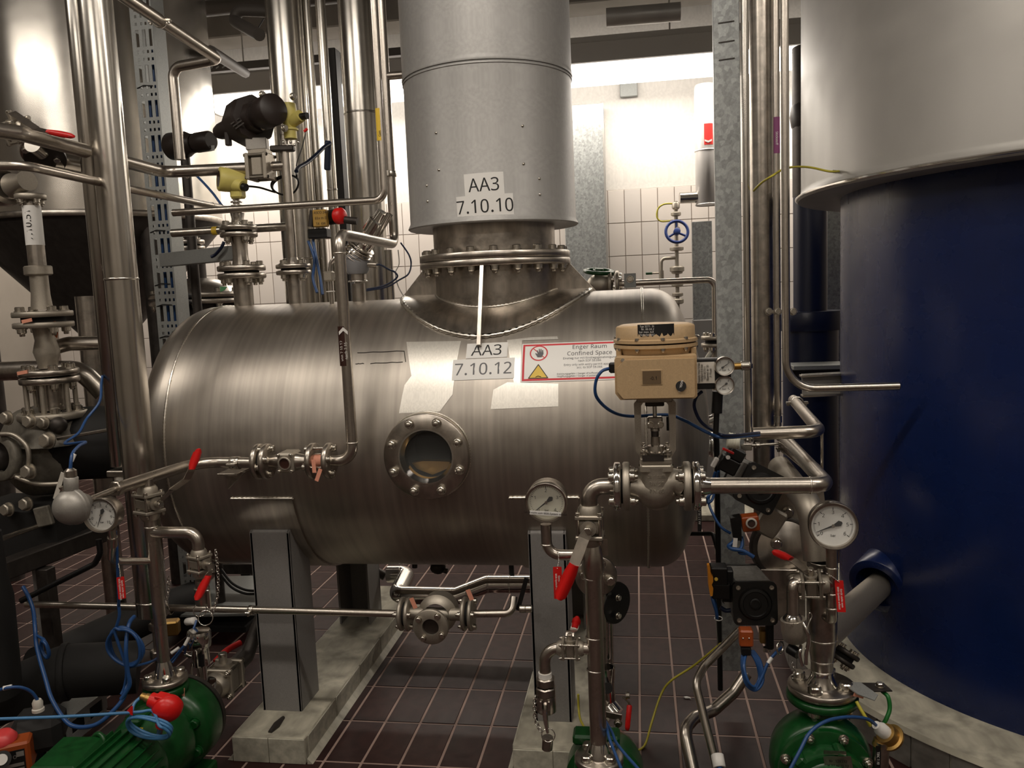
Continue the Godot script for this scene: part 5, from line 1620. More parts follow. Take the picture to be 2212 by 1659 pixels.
	part(ct, "body", tube(MB.new(), [at(1305, 1470, bz), at(1310, 1520, bz), at(1330, 1545, bz + 0.02)], 0.03, 0.03, 18), M.bright)
	part(ct, "plug", cyl(MB.new(), at(1312, 1485, bz + 0.02), at(1312, 1487, bz + 0.05), 0.016, 18), M.black)
	part(ct, "lever_plate", box(MB.new(), at(1325, 1546, bz + 0.06), V(0.05, 0.02, 0.006), Basis(Vector3.BACK, -0.18), 0.002), M.steel)
	part(ct, "lever", tube(MB.new(), [at(1345, 1505, bz + 0.05), at(1357, 1515, bz + 0.05), at(1361, 1530, bz + 0.05)], 0.004, 0.01, 8), M.steel)
	part(ct, "grip", rev(MB.new(), at(1360, 1522, bz + 0.05), at(1355, 1573, bz + 0.06) - at(1360, 1522, bz + 0.05), [Vector2(0, 0.004), Vector2(0.004, 0.008), Vector2(0.065, 0.008), Vector2(0.075, 0.006), Vector2(0.078, 0)], 14, 0.3), M.red_bright)
	bolt(ct, at(1352, 1502, bz + 0.05), Vector3.RIGHT, 0.006)
	bolt(ct, at(1335, 1562, bz + 0.06), Vector3.BACK, 0.006)
	solo("paper_tag", "salmon paper tag tucked behind the pump riser's foot", "tag", box(MB.new(), at(1305, 1562, bz + 0.07), V(0.016, 0.03, 0.001), Basis(Vector3.BACK, 0.4), 0.0), M.salmon)
# square actuator: c centre of the front face, n outward normal, up; size w, depth d
func actuator(label: String, c: Vector3, n: Vector3, up: Vector3, w: float, d: float) -> Node3D:
	var z = n.normalized()
	var y = (up - z * up.dot(z)).normalized()
	var f = Basis(y.cross(z), y, z)
	var t = thing("pneumatic_actuator", label, "actuator", c - V(0, w * 0.6, 0))
	part(t, "cylinder", prism(MB.new(), c - z * d * 0.5, [Vector2(-0.5, -0.4) * w, Vector2(-0.4, -0.5) * w, Vector2(0.4, -0.5) * w, Vector2(0.5, -0.4) * w, Vector2(0.5, 0.4) * w, Vector2(0.4, 0.5) * w, Vector2(-0.4, 0.5) * w, Vector2(-0.5, 0.4) * w], d, f), M.galv_dull)
	for e in [0.0, 1.0]:
		var o = c - z * (d * e) + z * (0.008 if e == 0.0 else -0.008)
		var cap = part(t, "end_cover", prism(MB.new(), o, round_rect(w * 1.04, w * 1.04, w * 0.13, 3), 0.016, f), M.black)
		if e == 0.0:
			part(cap, "boss", rev(MB.new(), o + z * 0.008, z, [Vector2(0, w * 0.40), Vector2(0.006, w * 0.36), Vector2(0.007, w * 0.30), Vector2(0.004, w * 0.28), Vector2(0.004, 0)], 36, 0.9), M.black)
			part(cap, "centre_ring", ring(MB.new(), o + z * 0.012, z, 0, 0.003, w * 0.09, w * 0.14, 24, 0.001), M.black)
			for q in [Vector2(1, 1), Vector2(-1, 1), Vector2(1, -1), Vector2(-1, -1)]:
				var p: Vector3 = o + z * 0.008 + f.x * q.x * w * 0.39 + f.y * q.y * w * 0.39
				part(cap, "socket_screw", rev(MB.new(), p, z, [Vector2(0, w * 0.055), Vector2(0.004, w * 0.055), Vector2(0.004, w * 0.03), Vector2(0.001, w * 0.03), Vector2(0.001, 0)], 14), M.bolt)
	return t

func right_cluster() -> void:
	# galvanised upright and pipes beside it
	var ga = at(1578, 800, 2.05)
	var lo = rise(ga, 1450)
	var t = thing("galvanised_upright", "flat galvanised steel upright with spangled surface right of the control valve", "post", lo)
	part(t, "channel", box(MB.new(), V(ga.x, (lo.y + 2.72) / 2, 2.035), V(0.082, 2.72 - lo.y, 0.03), Basis.IDENTITY, 0.002), M.galv)
	part(t, "upper_sleeve", box(MB.new(), V(ga.x - 0.001, 3.185, 2.035), V(0.080, 0.92, 0.034), Basis.IDENTITY, 0.002), M.insul)
	for v in [48, 90, 128]:
		part(t, "lap_edge", box(MB.new(), V(ga.x, rise(ga, v).y, 2.052), V(0.05, 0.003, 0.002), Basis(Vector3.BACK, 0.06), 0.0), M.dark_steel)
	var p1 = at(1613, 500, 2.12)
	t = thing("conduit_tube", "slender pale tube right beside the galvanised upright", "pipe", rise(p1, 948))
	part(t, "tube", cyl(MB.new(), rise(p1, 948), V(p1.x, 3.64, p1.z), 0.0115, 16), M.jacket)
	clamp_ring(t, rise(p1, 790), Vector3.UP, 0.012)
	clamp_ring(t, rise(p1, 948), Vector3.UP, 0.012)
	var p2 = at(1646, 500, 1.95)
	t = thing("tall_steel_pipe", "thick dull steel pipe standing between the slender tubes", "pipe", rise(p2, 1130))
	part(t, "tube", cyl(MB.new(), rise(p2, 1130), V(p2.x, 3.64, p2.z), 0.036, 28), M.steel)
	part(t, "elbow", tube(MB.new(), [rise(p2, 1010), rise(p2, 1100), rise(p2, 1100) + V(0.18, -0.02, 0.22)], 0.036, 0.08, 24), M.steel)
	var p3 = at(1678, 500, 2.0)
	t = thing("tagged_tube", "thin steel tube with a purple pipe marker", "pipe", rise(p3, 925))
	part(t, "tube", cyl(MB.new(), rise(p3, 925), V(p3.x, 3.64, p3.z), 0.0115, 16), M.pipe)
	var pm = pipe_tag(t, "pipe_marker", V(p3.x, rise(p3, 293).y, p3.z + 0.0118), V(-0.1, 0, 1).normalized(), 0.022, 0.115, 0.0118, M.purple)
	var pmt = MB.new()
	letters(pmt, "Stickstoff", V(p3.x, rise(p3, 300).y, p3.z + 0.0126), Basis(Vector3.DOWN, Vector3.RIGHT, Vector3.BACK), 0.0075)
	part(pm, "lettering", pmt, M.white)
	part(t, "collar", cyl(MB.new(), rise(p3, 912), rise(p3, 898), 0.0135, 16), M.bright)
	# bent tube ending in front of the blue tank
	var p4 = at(1697, 500, 2.2)
	t = thing("open_ended_tube", "steel tube bending right and ending open in front of the blue tank", "pipe", rise(p4, 835))
	var ey = at(1800, 838, 2.2).y
	part(t, "tube", tube(MB.new(), [V(p4.x, 3.64, p4.z), V(p4.x, ey, p4.z), at(1942, 834, 2.2)], 0.0122, 0.085, 18), M.pipe)
	var dl = cyl(MB.new(), at(1941, 834, 2.2), at(1944, 834, 2.2), 0.009, 14)
	part(t, "open_end", dl, M.brown_black)
	# cross clamp bar
	var cb = thing("clamp_bar", "small bolted clamp bar joining the tall tubes", "bracket", at(1683, 675, 2.03))
	part(cb, "bar", box(MB.new(), at(1683, 673, 2.02), V(0.07, 0.012, 0.012), Basis.IDENTITY, 0.001), M.bolt)
	for u in [1661, 1680, 1713]:
		bolt(cb, at(u, 673, 2.027), Vector3.BACK, 0.006)
	cable("yellow green earth wire tied from tall pipe to the tank jacket", [at(1628, 412, 2.1), at(1645, 395, 2.15), at(1668, 380, 2.2), at(1700, 363, 2.1), at(1745, 361, 2.0), at(1790, 370, 2.05), hit_cyl(1812, 370, TC, 1.028)], 0.0036, M.cable_yellow)
	solo("cable_lug", "small crimped lug on the grey tank jacket", "lug", box(MB.new(), hit_cyl(1805, 371, TC, 1.027), V(0.035, 0.01, 0.004), Basis(Vector3.UP, 0.9), 0.001), M.bolt)
	# small steel side box and tray behind
	var br = thing("cable_tray_end", "grey sheet steel tray end behind the open ended tube", "tray", at(1800, 850, 1.9))
	part(br, "top_web", box(MB.new(), at(1808, 826, 1.55), V(0.26, 0.08, 0.01), Basis(Vector3.BACK, 0.03), 0.001), M.insul)
	part(br, "lip", box(MB.new(), at(1808, 808, 1.57), V(0.27, 0.008, 0.05), Basis(Vector3.BACK, 0.03), 0.001), M.bolt)
	part(br, "foot", box(MB.new(), at(1808, 851, 1.57), V(0.26, 0.008, 0.05), Basis(Vector3.BACK, 0.03), 0.001), M.bolt)
	# upper hairpin pipe
	var hy = at(1700, 933, 2.42).y
	t = thing("hairpin_pipe", "steel pipe making a hairpin bend beside the blue tank", "pipe", at(1700, 945, 2.42))
	part(t, "tube", tube(MB.new(), [at(1626, 937, 2.42), V(at(1772, 928, 2.42).x, hy, 2.42), on(1714, 864, hy)], 0.0185, 0.05, 20), M.pipe)
	clamp_ring(t, on(1722, 870, hy), V(0, 0, 1), 0.0195, 0.02)
	part(t, "hanger_rod", cyl(MB.new(), at(1776, 925, 2.36), at(1776, 1050, 2.36), 0.005, 10), M.bolt)
	hexnut(t, at(1776, 1058, 2.36), Vector3.UP, 0.014, 0.012, M.bolt)
	t = thing("clamped_pipe", "short steel pipe held in a bolted clamp under the hairpin bend", "pipe", at(1745, 1000, 2.2))
	var ky = at(1740, 1000, 2.3).y
	part(t, "tube", tube(MB.new(), [V(at(1760, 1018, 2.4).x, ky, 2.4), on(1695, 962, ky)], 0.021, 0.04, 20), M.pipe)
	clamp_ring(t, on(1703, 968, ky), V(0.2, 0, 1), 0.0215, 0.02)
	part(t, "tie_rod", cyl(MB.new(), at(1610, 963, 2.1), at(1690, 958, 2.1), 0.0045, 10), M.bolt)
	hexnut(t, at(1632, 962, 2.1), Vector3.RIGHT, 0.014, 0.011, M.bolt)
	part(t, "tie_block", box(MB.new(), at(1612, 966, 2.1), V(0.035, 0.02, 0.02), Basis.IDENTITY, 0.002), M.bolt)
	# black conduit
	cable("black conduit running down beside the galvanised upright", [at(1547, 935, 2.3), at(1549, 1000, 2.25), at(1551, 1150, 2.2), at(1553, 1300, 2.2), at(1556, 1490, 2.2)], 0.0085, M.black, "conduit")
	t = pipe("black_branch", "black branch line joining the conduit behind the vessel's right end", [at(1492, 1153, 2.0), at(1540, 1153, 2.1), at(1551, 1190, 2.18)], 0.0075, M.black, 0.03)
	var tg = thing("hanging_tag", "narrow black tag with white print under the right flange", "tag", at(1511, 1145, 2.4))
	var tp = part(tg, "plate", box(MB.new(), at(1511, 1118, 2.4), V(0.012, 0.085, 0.001), Basis.IDENTITY, 0.0), M.ink)
	var tt = MB.new()
	letters(tt, "AA 3 7.10.2", at(1511, 1118, 2.4012), Basis(Vector3.UP, Vector3.LEFT, Vector3.BACK), 0.006, 0.0, false, 0.0003)
	part(tp, "lettering", tt, M.white)
	# cable clamp (cream)
	var cc = thing("cable_clip", "cream ribbed cable clip holding two blue cables on the tube", "clip", at(1585, 960, 2.55))
	part(cc, "body", cyl(MB.new(), at(1572, 950, 2.5), at(1596, 955, 2.5), 0.021, 18, 0.002), M.dial_cream)
	for k in 4:
		part(cc, "rib", ring(MB.new(), at(1575 + k * 6, 951 + k, 2.5), Vector3.RIGHT, 0, 0.004, 0.02, 0.0225, 18), M.dial_cream)
	part(cc, "lug", box(MB.new(), at(1603, 942, 2.5), V(0.018, 0.016, 0.016), Basis.IDENTITY, 0.003), M.dial_cream)
	# upper tilted actuator with switch box
	var ac = at(1640, 1054, 2.42)
	var rot = Basis(Vector3.BACK, -0.50)
	actuator("grey and black square actuator tilted on edge behind the outlet pipe", ac, V(0.12, 0.1, 1), rot * Vector3.UP, 0.118, 0.16)
	var sb = thing("switch_box", "black position switch with red flag and white plugs on the tilted actuator", "switch", at(1560, 1010, 2.45))
	part(sb, "body", box(MB.new(), at(1573, 1003, 2.42), V(0.055, 0.045, 0.05), rot, 0.004), M.black)
	part(sb, "upper_block", box(MB.new(), at(1590, 980, 2.42), V(0.045, 0.035, 0.05), rot, 0.004), M.black)
	part(sb, "red_flag", box(MB.new(), at(1573, 974, 2.46), V(0.034, 0.006, 0.014), Basis(Vector3.BACK, -0.45), 0.001), M.red_bright)
	part(sb, "plug", box(MB.new(), at(1544, 999, 2.45), V(0.014, 0.032, 0.014), Basis(Vector3.BACK, -0.5), 0.003), M.white)
	part(sb, "plug", cyl(MB.new(), at(1572, 988, 2.455), at(1573, 988, 2.465), 0.006, 12), M.white)
	part(sb, "strap", box(MB.new(), at(1556, 982, 2.45), V(0.004, 0.035, 0.004), Basis(Vector3.BACK, -0.5), 0.0), M.valve_grey)
	# lower actuator
	var lc = at(1629, 1301, 2.62)
	actuator("grey topped square actuator with black front left of the right pump", lc, V(0.05, 0.12, 1), Vector3.UP, 0.113, 0.20)
	t = thing("position_switch", "black and amber position switch on the lower actuator's left side", "switch", at(1553, 1300, 2.6))
	part(t, "body", box(MB.new(), at(1552, 1240, 2.6), V(0.045, 0.05, 0.05), Basis.IDENTITY, 0.003), M.black)
	part(t, "lower_body", box(MB.new(), at(1556, 1272, 2.6), V(0.05, 0.042, 0.05), Basis.IDENTITY, 0.003), M.black)
	part(t, "side_block", box(MB.new(), at(1571, 1262, 2.58), V(0.03, 0.09, 0.04), Basis.IDENTITY, 0.003), M.black)
	part(t, "amber_clip", prism(MB.new(), at(1533, 1252, 2.63), [Vector2(-0.006, 0.04), Vector2(0.0, 0.042), Vector2(0.002, 0.02), Vector2(0.008, 0.012), Vector2(0.008, 0.0), Vector2(0.004, -0.01), Vector2(0.008, -0.02), Vector2(0.006, -0.04), Vector2(0.0, -0.042), Vector2(-0.004, -0.015)], 0.03, Basis.IDENTITY), M.amber)
	part(t, "button", cyl(MB.new(), at(1547, 1251, 2.625), at(1547, 1251, 2.633), 0.005, 12), M.yellow)
	cable("blue cable bundle below the amber position switch", [at(1537, 1282, 2.61), at(1541, 1300, 2.62), at(1547, 1320, 2.62), at(1549, 1335, 2.61), at(1547, 1318, 2.59), at(1544, 1300, 2.59), at(1541, 1285, 2.59)], 0.005, M.cable_blue)
	cable("dark cable end below the lower actuator switch", [at(1556, 1312, 2.58), at(1568, 1319, 2.58), at(1585, 1317, 2.58)], 0.0065, M.cable_dark)
	solo("cable_tie", "white cable tie round the black conduit below the blue bundle", "tie", sweep(MB.new(), ring_path(at(1552, 1336, 2.3), V(0, 1, 0.2), 0.012, 16), 0.0015, 6), M.white)
	# orange-brown coil boxes
	t = thing("solenoid_coil", "brown solenoid coil with pale ring and black plug below the tilted actuator", "solenoid", at(1620, 1150, 2.45))
	part(t, "coil", box(MB.new(), at(1620, 1128, 2.45), V(0.048, 0.044, 0.045), Basis(Vector3.BACK, 0.12), 0.003), M.orange_box)
	part(t, "ring", ring(MB.new(), at(1623, 1130, 2.475), Vector3.BACK, 0, 0.004, 0.011, 0.016, 24), M.cream)
	part(t, "core", cyl(MB.new(), at(1623, 1130, 2.47), at(1623, 1130, 2.477), 0.011, 20), M.brown_label)
	part(t, "plug", prism(MB.new(), at(1590, 1138, 2.45), [Vector2(-0.017, 0.03), Vector2(0.012, 0.035), Vector2(0.014, -0.036), Vector2(-0.008, -0.036)], 0.035, Basis.IDENTITY), M.black)
	cable("blue cable dropping behind the outlet pipe to the brown coil", [at(1545, 1020, 2.42), at(1534, 1060, 2.4), at(1531, 1085, 2.42), at(1540, 1110, 2.44), at(1557, 1138, 2.45), at(1578, 1152, 2.45)], 0.0042, M.cable_blue)
	cable("second blue cable dropping behind the outlet pipe", [at(1552, 1018, 2.41), at(1546, 1050, 2.39), at(1538, 1080, 2.42), at(1526, 1085, 2.43), at(1530, 1072, 2.44), at(1545, 1060, 2.42)], 0.0042, M.cable_blue)
	cable("blue cable knot under the brown coil", [at(1592, 1160, 2.45), at(1583, 1172, 2.47), at(1574, 1180, 2.48), at(1583, 1186, 2.5), at(1605, 1190, 2.5), at(1628, 1203, 2.5)], 0.006, M.cable_blue)
	cable("short blue loop under the brown coil's black plug", [at(1602, 1160, 2.45), at(1603, 1178, 2.47), at(1597, 1193, 2.49), at(1612, 1196, 2.5)], 0.005, M.cable_blue)
	solo("cable_marker", "white cable marker on the blue knot under the brown coil", "marker", box(MB.new(), at(1588, 1172, 2.5), V(0.012, 0.026, 0.002), Basis(Vector3.BACK, -0.1), 0.0), M.white)
	t = thing("solenoid_plug", "orange solenoid plug with black base under the lower actuator", "solenoid", at(1610, 1410, 2.68))
	part(t, "body", box(MB.new(), at(1611, 1375, 2.66), V(0.036, 0.046, 0.036), Basis.IDENTITY, 0.004), M.orange_box)
	part(t, "base", box(MB.new(), at(1611, 1404, 2.66), V(0.026, 0.022, 0.028), Basis.IDENTITY, 0.003), M.black)
	for q in [[1605, 1379], [1618, 1379]]:
		part(t, "screw", ball(MB.new(), at(q[0], q[1], 2.679), 0.0025), M.bolt)
	t = thing("brass_fitting", "brass fitting and black pad under the lower actuator", "fitting", at(1650, 1390, 2.6))
	part(t, "body", box(MB.new(), at(1652, 1372, 2.58), V(0.03, 0.04, 0.03), Basis.IDENTITY, 0.004), M.brass)
	part(t, "black_pad", box(MB.new(), at(1662, 1366, 2.6), V(0.02, 0.09, 0.03), Basis.IDENTITY, 0.004), M.black)
	part(t, "nut", rev(MB.new(), at(1656, 1398, 2.6), Vector3.DOWN, [Vector2(0, 0.01), Vector2(0.012, 0.01), Vector2(0.012, 0)], 6, 2.0), M.bolt)
	for k in 4:
		var w = k * 2.6
		cable("blue cable loops hanging under the orange solenoid plug", [at(1604 + w, 1412, 2.66), at(1603 + w * 0.5, 1440, 2.68 + k * 0.006), at(1612 + w * 0.6, 1478 - w * 0.6, 2.7 + k * 0.004), at(1632 - w * 0.2, 1491 - w, 2.7), at(1648 - w, 1470 - w, 2.69 - k * 0.005), at(1643 - w * 1.2, 1430, 2.67), at(1626 - w, 1405, 2.66)], 0.004, M.cable_blue, "cable_loop", "blue loops under the orange plug")
	cable("blue cable with white sleeve rising from the loops to the right", [at(1632, 1490, 2.7), at(1648, 1458, 2.69), at(1660, 1430, 2.68), at(1678, 1408, 2.66), at(1690, 1398, 2.62)], 0.0042, M.cable_blue)
	solo("cable_marker", "white sleeve on the blue cable right of the hanging loops", "marker", cyl(MB.new(), at(1659, 1433, 2.683), at(1667, 1421, 2.675), 0.0055, 10), M.white)
	# dark butterfly valve disc and cast body behind
	t = thing("cast_valve", "dull cast valve body with round dark cover behind the right gauge", "valve", at(1715, 1230, 2.35))
	part(t, "cover", rev(MB.new(), at(1695, 1185, 2.36), V(0.15, 0.15, 1), [Vector2(-0.03, 0.0), Vector2(-0.03, 0.088), Vector2(0.0, 0.088), Vector2(0.004, 0.082), Vector2(0.012, 0.045), Vector2(0.02, 0.03), Vector2(0.02, 0)], 40, 0.7), M.steel)
	part(t, "cover_rim", ring(MB.new(), at(1695, 1185, 2.36), V(0.15, 0.15, 1), -0.04, 0.004, 0.083, 0.096, 40), M.dark_steel)
	part(t, "body", prism(MB.new(), at(1722, 1098, 2.3), [Vector2(-0.11, -0.06), Vector2(-0.07, -0.09), Vector2(0.04, -0.09), Vector2(0.08, -0.02), Vector2(0.07, 0.07), Vector2(0.0, 0.085), Vector2(-0.09, 0.05)], 0.06, Basis.IDENTITY), M.cast)
	part(t, "rib", box(MB.new(), at(1662, 1126, 2.36), V(0.075, 0.09, 0.03), Basis(Vector3.BACK, -0.55), 0.01), M.cast)
	part(t, "lower_plate", box(MB.new(), at(1690, 1285, 2.38), V(0.13, 0.16, 0.012), Basis.IDENTITY, 0.002), M.steel)
	for q in [[1702, 1106, 2.335], [1677, 1174, 2.4], [1713, 1252, 2.39]]:
		bolt(t, at(q[0], q[1], q[2]), Vector3.BACK, 0.0085)
	# thick vertical pipe with Y branch standing on the right green pump
	var c = at(1778, 1430, 2.6)
	var pf = rise(V(c.x - 0.003, 0, 2.6), 1478)
	var yy = func(v: float) -> float:
		return rise(pf, v).y - pf.y
	t = thing("suction_pipe", "thick stainless pipe with tapered foot on the right green pump", "pipe", pf)
	part(t, "weld_neck", rev(MB.new(), pf, Vector3.UP, [Vector2(0, 0.043), Vector2(0.012, 0.036), Vector2(0.028, 0.029), Vector2(yy.call(1447), 0.029)], 28, 0.5), M.bright)
	part(t, "tube", rev(MB.new(), pf, Vector3.UP, [Vector2(yy.call(1447), 0.029), Vector2(yy.call(1425), 0.0295), Vector2(yy.call(1378), 0.0395), Vector2(yy.call(1300), 0.0395), Vector2(yy.call(1240), 0.0395), Vector2(yy.call(1213), 0.0385)], 32, 0.5), M.steel)
	part(t, "upper_elbow", tube(MB.new(), [V(pf.x - 0.012, pf.y + yy.call(1213), 2.59), V(pf.x - 0.02, pf.y + yy.call(1105), 2.56), V(pf.x - 0.06, pf.y + yy.call(1060), 2.30)], 0.035, 0.07, 24), M.cast)
	for q in [[1447, 0.0292], [1425, 0.0295], [1378, 0.0395], [1213, 0.0365]]:
		bead(t, pf + V(0, yy.call(q[0]), 0), Vector3.UP, q[1])
	flange(t, pf + V(0, -0.018, 0), Vector3.UP, 0.02, 0.09, 0.03, 4, 0.010, M.steel, 1, 0.5)
	var tk = hit_cyl(1902, 1262, TC, 0.88)
	var sl = pf + V(0.0, yy.call(1375), 0)
	part(t, "slanting_branch", tube(MB.new(), [sl, tk + (tk - sl).normalized() * 0.08], 0.0425, 0, 28), M.cast)
	t = thing("blind_flange", "small dark flange pair sticking out behind the suction pipe's foot", "flange", at(1820, 1420, 2.42))
	flange_pair(t, at(1822, 1416, 2.42), V(0.55, 0.8, -0.2), 0.014, 0.012, 0.042, 0.01, 4, 0.005, M.dark_steel, 0.2)
	# instrument branch with gauge, valve and cam-lock
	var gz = 2.68
	var gy = rise(V(pf.x + 0.005, 0, gz), 1262)
	t = thing("instrument_branch", "slim stainless hook pipe under the right gauge", "pipe", at(1797, 1340, gz))
	part(t, "tube", tube(MB.new(), [at(1797, 1188, gz), at(1797, 1318, gz), at(1797, 1338, gz - 0.02), V(pf.x, at(1797, 1338, gz).y - 0.01, 2.62)], 0.0148, 0.02, 18), M.pipe)
	for v in [1226, 1282, 1313]:
		bead(t, at(1797, v, gz), Vector3.UP, 0.0148)
	part(t, "side_tee", tube(MB.new(), [at(1797, 1262, gz), at(1765, 1254, gz + 0.01)], 0.0145, 0, 16), M.pipe)
	hexnut(t, at(1797, 1192, gz), Vector3.UP, 0.018, 0.0165)
	gauge("pressure gauge with white dial in front of the blue tank", at(1800, 1136, gz + 0.05), V(-0.08, 0.05, 1), Vector3.UP, 0.061, 0.052, ["0", "1", "2", "3", "4", "5", "6"], -2.2, 2.2, -1.98, M.dial)
	red_tag("red plastic tag on a cord right of the hook pipe", at(1785, 1238, gz + 0.03), at(1815, 1288, gz + 0.03), 0.021, 0.084, ["Gerät nicht vom", "MSR-System erfasst"], 0.08)
	var bv = at(1752, 1262, gz + 0.005)
	ball_valve("ball valve with flat red lever behind the right cam-lock", bv, V(1, 0.05, 0.1), V(-0.12, 0.93, 0.3), 0.0175, [bv + V(-0.004, 0.036, 0.016), at(1742, 1232, gz), at(1715, 1211, gz - 0.05), at(1674, 1192, gz - 0.11)], 0.2, M.red_bright, 0.022)
	t = thing("cam_lock", "stainless elbow with cam-lock coupling and pull rings right of the lower actuator", "coupling", at(1712, 1400, gz))
	part(t, "elbow", tube(MB.new(), [bv + V(-0.025, 0.004, 0), V(at(1713, 1300, gz + 0.02).x, bv.y + 0.003, gz + 0.015), at(1713, 1330, gz + 0.02)], 0.0155, 0.05, 18), M.pipe)
	part(t, "collar", rev(MB.new(), at(1713, 1326, gz + 0.02), Vector3.DOWN, [Vector2(0, 0.0165), Vector2(0.012, 0.026), Vector2(0.016, 0.026), Vector2(0.016, 0)], 24), M.bright)
	part(t, "body", rev(MB.new(), at(1713, 1337, gz + 0.02), V(0.12, -1, 0), [Vector2(0, 0), Vector2(0, 0.032), Vector2(0.03, 0.034), Vector2(0.055, 0.031), Vector2(0.062, 0.022), Vector2(0.062, 0)], 28, 0.7), M.cast)
	var lg = MB.new()
	letters(lg, "1 1/4", at(1705, 1350, gz + 0.0535), Basis.IDENTITY, 0.008, 0.033, false, 0.001)
	part(t, "raised_lettering", lg, M.cast)
	part(t, "cam_arm", sweep(MB.new(), spline([at(1733, 1345, gz + 0.04), at(1743, 1362, gz + 0.05), at(1747, 1385, gz + 0.05), at(1742, 1410, gz + 0.05), at(1741, 1435, gz + 0.05)], 4), 0.0055, 8), M.bright)
	part(t, "cam_arm", sweep(MB.new(), spline([at(1730, 1395, gz + 0.03), at(1728, 1405, gz + 0.05), at(1728, 1420, gz + 0.05), at(1733, 1438, gz + 0.05)], 4), 0.0045, 8), M.bright)
	part(t, "black_gland", cyl(MB.new(), at(1705, 1400, gz), at(1725, 1412, gz + 0.02), 0.015, 16), M.black)
	part(t, "wire_hook", sweep(MB.new(), spline([at(1743, 1362, gz + 0.055), at(1748, 1345, gz + 0.05), at(1754, 1330, gz + 0.045), at(1749, 1324, gz + 0.045), at(1746, 1335, gz + 0.045)], 5), 0.0016, 6), M.bright)
	key_ring("flat pull ring hanging left of the suction pipe", at(1685, 1399, gz + 0.02), V(0.75, 0.1, 0.6), 0.0155, 0.0028)
	chain("small chain draped on the right pump flange", [at(1712, 1432, gz), at(1715, 1450, gz), at(1712, 1464, gz)], 0.004, 0.0012)
	# bent rails
	pipe("bent_handrail", "slim bent steel rail rising from the floor by the yellow wire", [at(1549, 1662, 2.62), at(1502, 1474, 2.52), at(1520, 1440, 2.48), at(1597, 1362, 2.4)], 0.0125, M.pipe, 0.05)
	pipe("bent_drain_pipe", "thicker bent steel pipe lying low beside the slim rail", [at(1497, 1662, 2.56), at(1478, 1575, 2.5), at(1500, 1550, 2.45), at(1540, 1535, 2.4), at(1585, 1495, 2.36), at(1612, 1455, 2.33)], 0.0185, M.pipe, 0.05)
	t = thing("cable_sleeve", "white plastic sleeve with blue cable at the foot of the slim rail", "sleeve", at(1552, 1650, 2.66))
	part(t, "sleeve", ring(MB.new(), at(1549, 1630, 2.64), at(1553, 1652, 2.66) - at(1549, 1630, 2.64), 0, 0.035, 0.013, 0.0175, 20), M.white)
	part(t, "cable_end", tube(MB.new(), [at(1550, 1636, 2.64), at(1556, 1668, 2.68)], 0.008, 0, 10), M.cable_blue)
	cable("yellow green earth wire trailing over the floor to the middle pump", [at(1557, 1390, 2.3), at(1500, 1437, 2.25), at(1450, 1470, 2.24), at(1428, 1500, 2.24), at(1408, 1560, 2.3), on(1395, 1605, 0.01), on(1380, 1620, 0.006), on(1362, 1621, 0.006), at(1345, 1618, 2.6)], 0.0036, M.cable_yellow)
	solo("litter", "scrap of crumpled white paper on the dark floor", "litter", prism(MB.new(), on(1484, 1507, 0.004), [Vector2(-0.012, 0.004), Vector2(-0.006, -0.004), Vector2(0.006, -0.003), Vector2(0.014, -0.006), Vector2(0.008, 0.003), Vector2(0.0, 0.006)], 0.004, Basis(Vector3.RIGHT, -PI / 2)), M.white)
	# black speck of wire from conduit to floor
	cable("thin grey wire hanging from the conduit tie", [at(1545, 1336, 2.31), at(1548, 1360, 2.31), at(1551, 1395, 2.3)], 0.001, M.valve_grey)

